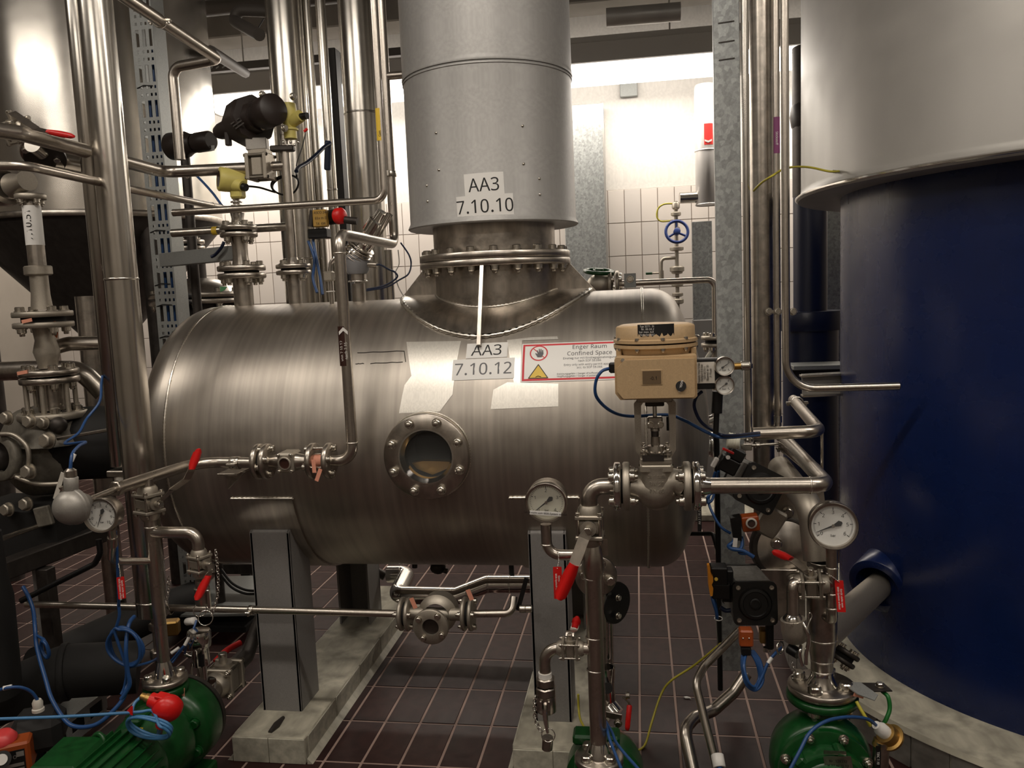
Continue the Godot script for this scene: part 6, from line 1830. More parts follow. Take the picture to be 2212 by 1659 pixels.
func pumps() -> void:
	# ---- right green pump
	var f0 = rise(V(at(1778, 1430, 2.6).x - 0.003, 0, 2.6), 1478)
	var t = thing("green_pump", "dark green pump with steel name plate in the right foreground", "pump", V(f0.x - 0.03, 0.0, 2.75))
	part(t, "discharge_flange", ring(MB.new(), f0 + V(0, -0.045, 0), Vector3.UP, 0, 0.022, 0.03, 0.094, 40, 0.004), M.green)
	for i in 4:
		var a = 0.5 + TAU * i / 4
		bolt(t, f0 + V(cos(a) * 0.064, -0.045, sin(a) * 0.064), Vector3.DOWN, 0.01, null, 1, "nut")
	var cy = f0.y - 0.20
	var pc = V(f0.x - 0.012, cy, 2.66)
	part(t, "discharge_neck", rev(MB.new(), V(f0.x, cy + 0.07, 2.61), Vector3.UP, [Vector2(0, 0.075), Vector2(0.05, 0.055), Vector2(f0.y - 0.045 - cy - 0.07, 0.05)], 28, 0.4), M.green)
	part(t, "volute", rev(MB.new(), pc - V(0, 0, 0.06), Vector3.BACK, [Vector2(-0.05, 0.0), Vector2(-0.05, 0.10), Vector2(-0.02, 0.125), Vector2(0.03, 0.135), Vector2(0.075, 0.128), Vector2(0.09, 0.118), Vector2(0.092, 0.1), Vector2(0.092, 0)], 48, 0.5), M.green)
	part(t, "cover_plate", rev(MB.new(), pc + V(0, 0, 0.03), Vector3.BACK, [Vector2(0, 0.122), Vector2(0.016, 0.122), Vector2(0.018, 0.118), Vector2(0.018, 0.0)], 48), M.green)
	part(t, "motor_flange", rev(MB.new(), pc + V(0, -0.015, 0.045), Vector3.BACK, [Vector2(0, 0.102), Vector2(0.04, 0.104), Vector2(0.045, 0.1), Vector2(0.055, 0.098), Vector2(0.058, 0.08), Vector2(0.058, 0)], 48), M.green)
	for i in 8:
		var a = TAU * (i + 0.5) / 8
		bolt(t, pc + V(cos(a) * 0.112, sin(a) * 0.112, 0.048), Vector3.BACK, 0.0065, null, 1, "nut")
	for i in 6:
		var a = TAU * (i + 0.25) / 6
		part(t, "lug", box(MB.new(), pc + V(cos(a) * 0.1, -0.015 + sin(a) * 0.1, 0.075), V(0.03, 0.03, 0.05), Basis(Vector3.BACK, a), 0.006), M.green)
	part(t, "motor_frame", rev(MB.new(), pc + V(0, -0.015, 0.10), Vector3.BACK, [Vector2(0, 0.085), Vector2(0.012, 0.075), Vector2(0.18, 0.07), Vector2(0.18, 0)], 40), M.green)
	part(t, "foot", box(MB.new(), V(pc.x, cy / 2 - 0.05, 2.72), V(0.14, maxf(cy - 0.08, 0.04), 0.10), Basis.IDENTITY, 0.006), M.green)
	for e in [-1.0, 1.0]:
		part(t, "rib", box(MB.new(), pc + V(e * 0.055, 0.01, 0.115), V(0.03, 0.06, 0.06), Basis(Vector3.BACK, -e * 0.4), 0.012), M.green)
	var np = at(1825, 1618, 2.79)
	np = pc + V(0.018, 0.055, 0.106)
	var pl = part(t, "name_plate", prism(MB.new(), np, [Vector2(-0.038, 0.03), Vector2(0.03, 0.034), Vector2(0.038, -0.016), Vector2(0.02, -0.034), Vector2(-0.03, -0.024)], 0.002, Basis(Vector3.RIGHT, -0.1)), M.steel)
	var nt = MB.new()
	for k in 4:
		letters(nt, ["Nr. 128332", "H 22 m  Q 12", "n 2900 1/min", "bar 16 0 C"][k], np + V(-0.002, 0.021 - k * 0.012, 0.0015), Basis(Vector3.RIGHT, -0.1), 0.0065, 0.0, false, 0.0006)
	part(pl, "lettering", nt, M.ink)
	part(t, "number_strip", box(MB.new(), pc + V(0.01, 0.094, 0.098), V(0.055, 0.009, 0.003), Basis.IDENTITY, 0.0), M.steel)
	# earth straps and sensor on its right
	t = thing("earth_strap", "grey bonding plate with copper tab under the right flange bolt", "strap", at(1840, 1495, 2.66))
	part(t, "plate", prism(MB.new(), f0 + V(0.075, 0.014, 0.055), [Vector2(-0.03, 0.03), Vector2(0.02, 0.035), Vector2(0.05, -0.02), Vector2(0.035, -0.045), Vector2(0.0, -0.02)], 0.003, Basis(Vector3.RIGHT, -PI / 2 + 0.12)), M.strut)
	part(t, "second_plate", prism(MB.new(), f0 + V(0.12, 0.006, 0.025), [Vector2(-0.03, 0.022), Vector2(0.04, 0.024), Vector2(0.052, -0.012), Vector2(-0.02, -0.02)], 0.003, Basis(Vector3.RIGHT, -PI / 2 + 0.1)), M.dark_steel)
	part(t, "copper_tab", box(MB.new(), at(1855, 1502, 2.66), V(0.026, 0.012, 0.003), Basis(Vector3.BACK, -0.25), 0.001), M.salmon)
	bolt(t, f0 + V(0.145, 0.008, 0.02), Vector3.UP, 0.006)
	cable("green earth wire arching from the bonding plate to the plinth", [f0 + V(0.15, 0.012, 0.02), at(1905, 1492, 2.62), at(1918, 1505, 2.64), at(1922, 1530, 2.65), at(1915, 1552, 2.66), at(1905, 1570, 2.66)], 0.0055, M.cable_green)
	t = thing("sensor_gland", "brass sensor head with white cable gland beside the right pump", "sensor", at(1925, 1625, 2.7))
	var s0 = at(1918, 1588, 2.7)
	var sd = (at(1885, 1560, 2.72) - s0).normalized()
	part(t, "head", rev(MB.new(), s0, sd, [Vector2(-0.022, 0), Vector2(-0.022, 0.03), Vector2(-0.016, 0.036), Vector2(-0.01, 0.036), Vector2(-0.008, 0.028), Vector2(0.012, 0.026), Vector2(0.012, 0)], 28), M.brass)
	part(t, "gland", rev(MB.new(), s0 + sd * 0.012, sd, [Vector2(0, 0), Vector2(0, 0.018), Vector2(0.022, 0.018), Vector2(0.03, 0.013), Vector2(0.04, 0.011), Vector2(0.04, 0)], 12), M.white)
	part(t, "stem_nut", rev(MB.new(), at(1903, 1598, 2.7), V(-0.3, -1, 0.1), [Vector2(0, 0), Vector2(0, 0.018), Vector2(0.02, 0.018), Vector2(0.02, 0)], 6, 2.0), M.brass)
	part(t, "body", cyl(MB.new(), at(1905, 1600, 2.7), at(1900, 1665, 2.7), 0.02, 20), M.steel)
	var bt = part(t, "black_label", box(MB.new(), at(1897, 1635, 2.722), V(0.012, 0.06, 0.001), Basis.IDENTITY, 0.0), M.ink)
	var btt = MB.new()
	letters(btt, "TIRC 7.10", at(1897, 1638, 2.7235), Basis(Vector3.DOWN, Vector3.RIGHT, Vector3.BACK), 0.006, 0.0, false, 0.0003)
	part(bt, "lettering", btt, M.white)
	cable("blue cable arching over the right green pump", [s0 + sd * 0.05, at(1872, 1553, 2.74), at(1830, 1549, 2.78), at(1785, 1558, 2.82), at(1750, 1582, 2.85), at(1728, 1622, 2.88), at(1706, 1664, 2.9)], 0.0045, M.cable_blue)
	cable("yellow earth wire from the bonding plate down to the sensor gland", [at(1850, 1515, 2.68), at(1858, 1530, 2.69), at(1870, 1550, 2.7), at(1880, 1568, 2.7)], 0.0045, M.cable_yellow)
	# ---- middle green pump, mostly below the frame
	var rx = at(1276, 1180, VZ).x
	var pf = rise(V(rx + 0.004, 0, VZ), 1632)
	t = thing("green_pump", "green pump under the tall riser in the middle foreground", "pump", V(pf.x, 0.0, VZ - 0.05))
	part(t, "discharge_flange", ring(MB.new(), pf + V(0, -0.04, 0), Vector3.UP, 0, 0.02, 0.022, 0.068, 36, 0.003), M.green)
	part(t, "discharge_neck", cyl(MB.new(), V(pf.x, 0.1, VZ), pf + V(0, -0.038, 0), 0.045, 24), M.green)
	part(t, "volute", rev(MB.new(), V(pf.x + 0.01, 0.112, VZ - 0.14), Vector3.BACK, [Vector2(0, 0), Vector2(0, 0.10), Vector2(0.02, 0.107), Vector2(0.09, 0.107), Vector2(0.1, 0.09), Vector2(0.2, 0.085), Vector2(0.2, 0)], 40), M.green)
	part(t, "rear_ring", rev(MB.new(), V(pf.x + 0.01, 0.112, VZ - 0.155), Vector3.BACK, [Vector2(0, 0.05), Vector2(0, 0.098), Vector2(0.014, 0.1), Vector2(0.014, 0.05)], 40), M.steel)
	part(t, "bearing_cap", box(MB.new(), V(pf.x - 0.01, 0.22, VZ - 0.08), V(0.13, 0.03, 0.06), Basis.IDENTITY, 0.01), M.green)
	part(t, "base", box(MB.new(), V(pf.x, 0.02, VZ - 0.02), V(0.22, 0.035, 0.22), Basis.IDENTITY, 0.006), M.green)
	for q in [[1300, 1545, 2.68, 1318, 1600, 2.8, 1345, 1668, 2.9], [1303, 1550, 2.67, 1335, 1610, 2.78, 1385, 1668, 2.88]]:
		cable("%s of two blue cables right of the middle pump flange" % ("left one" if q[6] < 1360 else "right one"), [at(q[0], q[1], q[2]), at((q[0] + q[3]) / 2.0 + 2, (q[1] + q[4]) / 2.0, (q[2] + q[5]) / 2.0), at(q[3], q[4], q[5]), at(q[6], q[7], q[8])], 0.0042, M.cable_blue, "cable", "cables at the middle pump")
	cable("yellow earth wire on the right plinth behind the pump riser", [at(1249, 1500, 2.42), at(1250, 1530, 2.42), at(1254, 1555, 2.46), at(1266, 1578, 2.55)], 0.0036, M.cable_yellow)
	# ---- left green pump with motor, axis running to the back right
	var vp = V(-0.372, 0, 2.732)
	var lf = rise(vp, 1462)
	var ax = V(0.0, 0, -1.0)
	var side = ax.cross(Vector3.UP).normalized()
	t = thing("green_pump", "green pump and motor with red sensor head in the left foreground", "pump", V(lf.x, 0.0, lf.z))
	part(t, "discharge_flange", ring(MB.new(), lf + V(0, -0.046, 0), Vector3.UP, 0, 0.024, 0.018, 0.063, 36, 0.003), M.green)
	var ctr = V(lf.x, 0.22, lf.z) + ax * 0.02
	part(t, "discharge_neck", cyl(MB.new(), V(lf.x, 0.2, lf.z), lf + V(0, -0.04, 0), 0.045, 24), M.green)
	part(t, "volute", rev(MB.new(), ctr - ax * 0.05, ax, [Vector2(0, 0), Vector2(0, 0.10), Vector2(0.02, 0.125), Vector2(0.04, 0.13), Vector2(0.10, 0.13), Vector2(0.118, 0.12), Vector2(0.12, 0.11), Vector2(0.12, 0.0)], 48, 0.6), M.green)
	part(t, "rim_ring", rev(MB.new(), ctr + ax * 0.07, ax, [Vector2(0, 0.09), Vector2(0, 0.122), Vector2(0.012, 0.124), Vector2(0.016, 0.118), Vector2(0.016, 0.07)], 48), M.dark_steel)
	part(t, "lantern", rev(MB.new(), ctr - ax * 0.05, -ax, [Vector2(0, 0.10), Vector2(0.03, 0.115), Vector2(0.10, 0.105), Vector2(0.14, 0.09), Vector2(0.14, 0)], 40, 0.6), M.green)
	part(t, "motor", rev(MB.new(), ctr - ax * 0.19, -ax, [Vector2(0, 0), Vector2(0, 0.10), Vector2(0.015, 0.105), Vector2(0.24, 0.105), Vector2(0.26, 0.09), Vector2(0.26, 0)], 40), M.green)
	for i in 14:
		var a = PI * (i + 0.5) / 14
		var rr = side * cos(a) + Vector3.UP * sin(a)
		part(t, "cooling_fin", box(MB.new(), ctr - ax * 0.32 + rr * 0.108, V(0.2, 0.014, 0.004), Basis(ax, rr, ax.cross(rr)), 0.0008), M.green)
	for i in 8:
		var a = TAU * (i + 0.5) / 8
		bolt(t, ctr - ax * 0.05 + (side * cos(a) + Vector3.UP * sin(a)) * 0.112, -ax, 0.008, M.green)
	part(t, "rib", box(MB.new(), ctr - ax * 0.12 + V(0, 0.105, 0), V(0.12, 0.02, 0.03), Basis(ax, Vector3.UP, ax.cross(Vector3.UP)), 0.004), M.green)
	part(t, "terminal_box", box(MB.new(), at(150, 1650, 3.05), V(0.13, 0.07, 0.16), Basis(Vector3.UP, 0.1), 0.012), M.green)
	var eb = at(213, 1603, 2.98)
	part(t, "lifting_eye", sweep(MB.new(), ring_path(eb, V(-0.3, 0.2, 1), 0.021, 24), 0.0065, 10), M.green)
	part(t, "vent_plate", prism(MB.new(), at(262, 1608, 2.95), [Vector2(-0.025, 0.005), Vector2(0.0, 0.025), Vector2(0.03, 0.01), Vector2(0.005, -0.022)], 0.006, Basis(Vector3.RIGHT, -0.7)), M.dark_steel)
	part(t, "base", box(MB.new(), V(lf.x, 0.045, lf.z) - ax * 0.15, V(0.45, 0.09, 0.2), Basis(ax, Vector3.UP, ax.cross(Vector3.UP)), 0.006), M.green)
	part(t, "warning_sticker", box(MB.new(), at(303, 1577, 2.89), V(0.016, 0.013, 0.001), Basis(Vector3.RIGHT, -0.3), 0.0), M.yellow)
	solo("paper_tag", "salmon paper tag stuck at the left green pump's flange", "tag", box(MB.new(), at(392, 1496, 2.74), V(0.02, 0.03, 0.001), Basis(Vector3.BACK, -0.1), 0.0), M.salmon)
	# red sensor head
	var rs = at(362, 1530, 2.93)
	t = thing("red_transmitter", "bright red round sensor head on the left green pump", "sensor", rs - V(0, 0.045, 0))
	part(t, "head", ball(MB.new(), rs, 0.0385, V(0.6, -0.3, 1), 0.85, 28, 14), M.red_bright)
	part(t, "cover_seam", rev(MB.new(), rs, V(0.6, -0.35, 0.9), [Vector2(-0.003, 0.037), Vector2(0.0, 0.040), Vector2(0.003, 0.037)], 28, 0.1), M.red_bright)
	part(t, "cable_entry", rev(MB.new(), rs + V(-0.015, 0.012, 0), V(-1, 0.35, 0), [Vector2(0, 0.022), Vector2(0.03, 0.019), Vector2(0.034, 0.019), Vector2(0.034, 0)], 20), M.red_bright)
	part(t, "ear", box(MB.new(), rs + V(-0.012, 0.034, 0.0), V(0.03, 0.008, 0.03), Basis(Vector3.BACK, -0.2), 0.003), M.red_bright)
	part(t, "neck", rev(MB.new(), rs + V(-0.01, -0.02, 0), V(-0.45, -1, 0), [Vector2(0, 0.019), Vector2(0.035, 0.015), Vector2(0.035, 0)], 18), M.red_bright)
	part(t, "rod", cyl(MB.new(), rs + V(-0.024, -0.05, 0), rs + V(-0.04, -0.085, -0.01), 0.008, 12), M.steel)
	part(t, "gland", rev(MB.new(), rs + V(-0.048, 0.024, 0), V(-1, 0.3, 0), [Vector2(0, 0.013), Vector2(0.012, 0.013), Vector2(0.014, 0.01), Vector2(0.026, 0.01), Vector2(0.026, 0)], 8, 2.0), M.brass)
	var lp = [rs + V(-0.072, 0.03, 0), at(290, 1520, 2.95), at(284, 1545, 2.97)]
	lp.append_array(coil_pts(at(322, 1571, 2.96), V(1, -0.05, 0.1), V(0.1, 0.55, 0.25), 2.7, 0.066, V(0.004, 0.004, 0.03), 2.9))
	lp.append_array([at(330, 1536, 2.95), at(300, 1538, 2.96), at(240, 1542, 3.0), at(140, 1548, 3.05), at(0, 1553, 3.1), at(-60, 1555, 3.1)])
	cable("light blue cable coiled on the left green pump and running off left", lp, 0.0042, M.cable_sky, "cable", "", 4)
	solo("cable_marker", "white and red cable marker on the light blue cable", "marker", prism(MB.new(), at(283, 1534, 2.975), [Vector2(-0.016, -0.006), Vector2(0.0, 0.01), Vector2(0.006, 0.012), Vector2(0.003, -0.014)], 0.003, Basis.IDENTITY), M.red_bright)
	# suction side stainless line behind the left pump
	t = thing("suction_line", "stainless suction line with ball valve behind the left green pump", "pipe", ctr + ax * 0.2)
	var sa = ctr + ax * 0.086
	flange(t, sa, ax, 0.016, 0.085, 0.03, 4, 0.007, M.steel, 1, 0.5)
	part(t, "tube", tube(MB.new(), [sa, sa + ax * 0.16], 0.031, 0, 22), M.pipe)
	var sb = sa + ax * 0.22
	ball_valve("steel ball valve on the suction line beside the left plinth", sb, ax, V(0, 1, 0), 0.03, [], 0.0)
	part(t, "far_tube", tube(MB.new(), [sb + ax * 0.04, sb + ax * 0.16, sb + ax * 0.3 + V(0, 0.14, -0.05)], 0.024, 0.05, 18), M.dark_steel)
	# chrome transmitter on that line
	var cp = sa + ax * 0.09
	t = thing("chrome_transmitter", "shiny chrome cylinder transmitter standing on the left suction line", "sensor", cp + V(0, 0.03, 0))
	part(t, "clamp", rev(MB.new(), cp, Vector3.UP, [Vector2(0.03, 0.04), Vector2(0.04, 0.042), Vector2(0.05, 0.04), Vector2(0.054, 0.02)], 28), M.bright)
	part(t, "stem", cyl(MB.new(), cp + V(0, 0.05, 0), cp + V(0, 0.12, 0), 0.016, 20), M.bright)
	part(t, "body", rev(MB.new(), cp, Vector3.UP, [Vector2(0.11, 0.0), Vector2(0.11, 0.027), Vector2(0.165, 0.028), Vector2(0.172, 0.036), Vector2(0.215, 0.037), Vector2(0.222, 0.034), Vector2(0.222, 0.0)], 32), M.bright)
	part(t, "black_label", sheet(MB.new(), cp + V(0.01, 0.135, 0.0265), Basis.IDENTITY, 0.03, 0.04, 0.027, 0.0006), M.ink)
	part(t, "connector", cyl(MB.new(), cp + V(-0.024, 0.14, 0.01), cp + V(-0.045, 0.15, 0.015), 0.008, 12), M.bright)
	part(t, "vent", cyl(MB.new(), cp + V(-0.022, 0.12, 0.015), cp + V(-0.03, 0.07, 0.018), 0.006, 12), M.bright)
	cable("blue cable with white sleeve tied to the chrome transmitter", [cp + V(-0.045, 0.15, 0.015), at(400, 1393, 2.62), at(372, 1425, 2.62), at(340, 1455, 2.6)], 0.0036, M.cable_blue)
	cable("blue cable rising to a white gland behind the slim line", [at(424, 1340, 2.5), at(418, 1358, 2.52), at(400, 1392, 2.56), at(372, 1432, 2.6)], 0.0036, M.cable_blue)
	for q in [[399, 1394, 408, 1377, "upper white cable sleeve near the chrome transmitter"], [370, 1411, 387, 1399, "lower white cable sleeve near the chrome transmitter"]]:
		solo("cable_marker", q[4], "marker", cyl(MB.new(), at(q[0], q[1], 2.625), at(q[2], q[3], 2.615), 0.005, 10), M.white)
	solo("cable_gland", "white cable gland on the black block behind the slim line", "gland", cyl(MB.new(), at(404, 1343, 2.48), at(420, 1341, 2.5), 0.012, 14, 0.002), M.white)
func riser(called: String, label: String, u: float, v: float, z: float, rpx: float, vbot: float, mt: Material, seams := []) -> Node3D:
	var a = at(u, v, z)
	var r = mp(rpx, a)
	var lo = rise(a, vbot)
	var t = thing(called, label, "pipe", lo)
	part(t, "jacket", cyl(MB.new(), lo, V(a.x, 3.645, z), r, 36), mt)
	for q in seams:
		part(t, "seam_ring", rev(MB.new(), rise(a, q), Vector3.UP, [Vector2(-0.004, r), Vector2(-0.002, r + 0.002), Vector2(0.002, r + 0.002), Vector2(0.004, r)], 36, 0.2), mt)
	return t
func perforated(b: MB, o: Vector3, x: Vector3, nrm: Vector3, w: float, y0: float, y1: float, cols: Array, holes: Array, th := 0.003) -> void:
	# plate from x=0..w with rectangular slots (cols: [a, b]) and rows of small holes, repeating every 0.15 m
	var y = y0
	while y < y1:
		var h = minf(0.15, y1 - y)
		var rows = [[0.0, minf(0.072, h), cols], [0.072, minf(0.09, h), []], [0.09, minf(0.103, h), holes], [0.103, minf(0.122, h), []], [0.122, minf(0.135, h), holes], [0.135, minf(0.15, h), []]]
		for r in rows:
			if r[1] <= r[0]:
				continue
			var at_x = 0.0
			var cuts: Array = r[2].duplicate()
			cuts.append([w, w])
			for c in cuts:
				if c[0] > at_x:
					box(b, o + x * (at_x + c[0]) * 0.5 + V(0, y + (r[0] + r[1]) * 0.5, 0), V(c[0] - at_x, r[1] - r[0], th), Basis(x, Vector3.UP, x.cross(Vector3.UP)), 0.0)
				at_x = c[1]
		y += 0.15
func top_pipes() -> void:
	riser("jacketed_pipe", "thick shiny jacketed pipe behind the dark brown actuator", 617, 80, 1.2, 39, 690, M.jacket, [560])
	riser("slim_pipe", "slim steel pipe just right of the thick jacketed pipe", 661, 0, 1.15, 9, 690, M.jacket)
	riser("slim_pipe", "second slim steel pipe beside the black square duct", 691, 0, 1.15, 11, 690, M.jacket, [410])
	var bd = thing("black_duct", "flat black square duct between the tall shiny pipes", "duct", rise(at(724, 300, 1.0), 690))
	var bp = at(725, 300, 1.0)
	part(bd, "casing", box(MB.new(), V(bp.x, rise(bp, 108).y / 2, 1.0), V(0.075, rise(bp, 108).y, 0.07), Basis.IDENTITY, 0.004), M.duct_black)
	var bt = MB.new()
	letters(bt, "7.10.12 Brüden", rise(bp, 360) + V(0.0, 0, 0.036), Basis(Vector3.DOWN, Vector3.RIGHT, Vector3.BACK), 0.018)
	part(bd, "lettering", bt, M.dark_steel)
	riser("jacketed_pipe", "thick shiny jacketed pipe left of the grey column", 773, 100, 1.25, 38, 690, M.jacket, [247])
	var px = thing("wall_pipe", "bright steel pipe low behind the safety valve", "pipe", rise(at(835, 600, 1.4), 690))
	part(px, "tube", cyl(MB.new(), rise(at(842, 600, 1.4), 690), rise(at(842, 600, 1.4), 540), 0.017, 18), M.jacket)
	# thin level tube in front of the nozzles, turning up beside the column
	var ty = at(600, 446, 2.12).y
	var t = thing("level_tube", "thin level steel tube crossing in front of the vessel nozzles", "pipe", at(600, 455, 2.12))
	var tx = at(831, 432, 2.12).x
	part(t, "tube", tube(MB.new(), [V(at(374, 459, 2.12).x, ty, 2.12), V(tx, ty, 2.12), V(tx, 3.645, 2.12)], 0.0125, 0.035, 16), M.pipe)
	var yl = pipe_tag(t, "yellow_marker", V(tx, rise(V(tx, 2, 2.12), 270).y, 2.1326), V(0.2, 0, 1).normalized(), 0.024, 0.105, 0.0128, M.yellow)
	var ylt = MB.new()
	letters(ylt, "Gas", V(tx, rise(V(tx, 2, 2.12), 290).y, 2.1336), Basis(Vector3.UP, Vector3.LEFT, Vector3.BACK), 0.009)
	part(yl, "lettering", ylt, M.ink)
	# ---- first nozzle on the vessel (left) with flanges
	var n1 = at(524, 610, AXZ)
	t = thing("flanged_nozzle", "thick flanged nozzle with hourglass spool on the vessel's left top", "nozzle", V(n1.x, 1.44, AXZ))
	part(t, "stub", cyl(MB.new(), V(n1.x, 1.43, AXZ), rise(n1, 598), 0.036, 26), M.steel)
	flange_pair(t, rise(n1, 588), Vector3.UP, 0.02, 0.008, 0.088, 0.036, 6, 0.008, M.steel, 0.3)
	var u0 = rise(n1, 576)
	var u1 = rise(n1, 508)
	part(t, "spool", rev(MB.new(), u0, Vector3.UP, [Vector2(0, 0.034), Vector2((u1.y - u0.y) * 0.3, 0.028), Vector2((u1.y - u0.y) * 0.6, 0.028), Vector2((u1.y - u0.y), 0.032)], 24, 0.3), M.steel)
	flange_pair(t, rise(n1, 500), Vector3.UP, 0.018, 0.007, 0.068, 0.03, 4, 0.008, M.steel, 0.6)
	part(t, "upper_spool", rev(MB.new(), rise(n1, 490), Vector3.UP, [Vector2(0, 0.026), Vector2(0.03, 0.022), Vector2(0.05, 0.026), Vector2(0.05, 0)], 20), M.bright)
	# sensor with spring neck and cream yellow head above it
	t = thing("level_transmitter", "cream yellow transmitter head with round eye on a ribbed neck", "sensor", rise(n1, 480))
	for k in 6:
		part(t, "neck_fin", ring(MB.new(), rise(n1, 462 - k * 8), Vector3.UP, 0, 0.005, 0.008, 0.021 if k < 4 else 0.017, 20, 0.001), M.bright)
	part(t, "neck", cyl(MB.new(), rise(n1, 480), rise(n1, 418), 0.012, 16), M.steel)
	var yh = at(490, 394, AXZ + 0.02)
	part(t, "head", rev(MB.new(), yh + V(0.03, 0.005, -0.02), V(-0.75, 0.1, 0.6), [Vector2(-0.03, 0), Vector2(-0.03, 0.038), Vector2(0.04, 0.044), Vector2(0.062, 0.044), Vector2(0.066, 0.04), Vector2(0.066, 0.03)], 30, 0.5), M.cream_yellow)
	part(t, "eye", cyl(MB.new(), yh + V(0.03, 0.005, -0.02) + V(-0.75, 0.1, 0.6).normalized() * 0.05, yh + V(0.03, 0.005, -0.02) + V(-0.75, 0.1, 0.6).normalized() * 0.0655, 0.031, 24), M.brown_label)
	part(t, "side_entry", rev(MB.new(), yh + V(0.035, -0.01, 0.0), V(1, -0.3, 0.2), [Vector2(0, 0.028), Vector2(0.03, 0.02), Vector2(0.03, 0)], 20), M.cream_yellow)
	part(t, "plug", cyl(MB.new(), yh + V(0.062, -0.02, 0.005), yh + V(0.08, -0.025, 0.01), 0.014, 14), M.black)
	part(t, "foot", box(MB.new(), yh + V(0.035, -0.045, -0.01), V(0.045, 0.03, 0.045), Basis.IDENTITY, 0.006), M.cream_yellow)
	# ---- second nozzle with slim vertical pipe and tee to the actuated valve
	var n2 = at(636, 610, AXZ)
	var vy = 1.962
	t = thing("flanged_nozzle", "slim flanged nozzle pipe on the vessel's top below the actuated valve", "nozzle", V(n2.x, 1.45, AXZ))
	part(t, "stub", cyl(MB.new(), V(n2.x, 1.44, AXZ), rise(n2, 590), 0.0255, 22), M.steel)
	flange_pair(t, rise(n2, 582), Vector3.UP, 0.016, 0.007, 0.064, 0.025, 4, 0.0075, M.steel, 0.5)
	part(t, "weld_neck", rev(MB.new(), rise(n2, 574), Vector3.UP, [Vector2(0, 0.026), Vector2(0.03, 0.0185)], 20), M.steel)
	part(t, "tube", cyl(MB.new(), rise(n2, 572), V(n2.x, vy + 0.07, AXZ), 0.018, 20), M.pipe)
	part(t, "tee", tube(MB.new(), [V(n2.x, vy, AXZ), V(at(590, 362, 1.92).x, vy, AXZ)], 0.0175, 0, 18), M.pipe)
	# dark collar and cream yellow head on top of it
	var y2 = V(n2.x, rise(n2, 322).y, AXZ)
	t = thing("pressure_transmitter", "cream yellow elbow shaped transmitter on top of the slim nozzle pipe", "sensor", y2)
	part(t, "bracket", box(MB.new(), y2 + V(-0.005, 0.0, 0.01), V(0.085, 0.02, 0.04), Basis(Vector3.UP, 0.2), 0.004), M.dark_steel)
	part(t, "stem", cyl(MB.new(), y2 - V(0, 0.07, 0), y2 + V(0, 0.05, 0), 0.016, 16), M.steel)
	part(t, "head", rev(MB.new(), at(628, 300, AXZ), Vector3.UP, [Vector2(0.0, 0.0), Vector2(0.0, 0.024), Vector2(0.028, 0.024), Vector2(0.03, 0.03), Vector2(0.036, 0.03), Vector2(0.04, 0.02), Vector2(0.06, 0.026), Vector2(0.09, 0.03), Vector2(0.125, 0.026), Vector2(0.13, 0.0)], 22, 0.5), M.cream_yellow)
	part(t, "side_arm", tube(MB.new(), [at(628, 265, AXZ), at(650, 250, AXZ + 0.02)], 0.022, 0, 18), M.cream_yellow)
	part(t, "gland", cyl(MB.new(), at(650, 252, AXZ + 0.02), at(664, 250, AXZ + 0.03), 0.012, 14), M.black)
	for k in 5:
		ball_part(t, at(612 + k * 8, 307 + (k % 2) * 6, AXZ + 0.025), 0.006)
	part(t, "red_tip", cyl(MB.new(), at(657, 284, AXZ + 0.02), at(664, 278, AXZ + 0.02), 0.005, 10), M.red_bright)
	cable("thin dark capillary hanging from the cream yellow transmitter", [at(660, 288, AXZ + 0.02), at(652, 320, AXZ + 0.03), at(643, 345, AXZ + 0.04), at(640, 360, AXZ + 0.04)], 0.002, M.black)
	# ---- actuated ball valve with dark brown rotary actuator
	var vb = at(563, 362, AXZ)
	t = thing("actuated_valve", "cast steel valve with dark brown rotary actuator above the vessel", "valve", vb - V(0, 0.06, 0))
	part(t, "body", box(MB.new(), V(vb.x, vy, AXZ), V(0.055, 0.08, 0.07), Basis.IDENTITY, 0.01), M.cast)
	for e in [-1.0, 1.0]:
		part(t, "end_plate", box(MB.new(), V(vb.x + e * 0.034, vy, AXZ), V(0.014, 0.095, 0.09), Basis.IDENTITY, 0.004), M.cast)
		for z in [-1.0, 1.0]:
			for y in [-1.0, 1.0]:
				part(t, "tie_bolt", cyl(MB.new(), V(vb.x - 0.045, vy + y * 0.04, AXZ + z * 0.037), V(vb.x + 0.045, vy + y * 0.04, AXZ + z * 0.037), 0.006, 10), M.cast)
	part(t, "bonnet", box(MB.new(), at(562, 330, AXZ), V(0.07, 0.022, 0.06), Basis.IDENTITY, 0.003), M.cast)
	part(t, "bracket", box(MB.new(), at(556, 313, AXZ), V(0.075, 0.045, 0.055), Basis(Vector3.UP, 0.25), 0.003), M.valve_grey)
	var ad = V(0.72, 0.06, 0.5).normalized()
	var ac = at(545, 258, AXZ)
	part(t, "gear_case", rev(MB.new(), ac, ad, [Vector2(-0.10, 0), Vector2(-0.10, 0.055), Vector2(-0.07, 0.085), Vector2(0.0, 0.09), Vector2(0.018, 0.086), Vector2(0.02, 0.06), Vector2(0.05, 0.055), Vector2(0.052, 0.0)], 8, 2.0), M.brown_black)
	part(t, "motor_case", rev(MB.new(), ac, ad, [Vector2(0.05, 0.045), Vector2(0.075, 0.05), Vector2(0.085, 0.056), Vector2(0.15, 0.056), Vector2(0.155, 0.052), Vector2(0.155, 0)], 32), M.brown_black)
	part(t, "tail_case", rev(MB.new(), ac - ad * 0.09, V(-0.95, -0.1, -0.3), [Vector2(0, 0.04), Vector2(0.06, 0.036), Vector2(0.10, 0.03), Vector2(0.12, 0.022), Vector2(0.12, 0)], 20), M.brown_black)
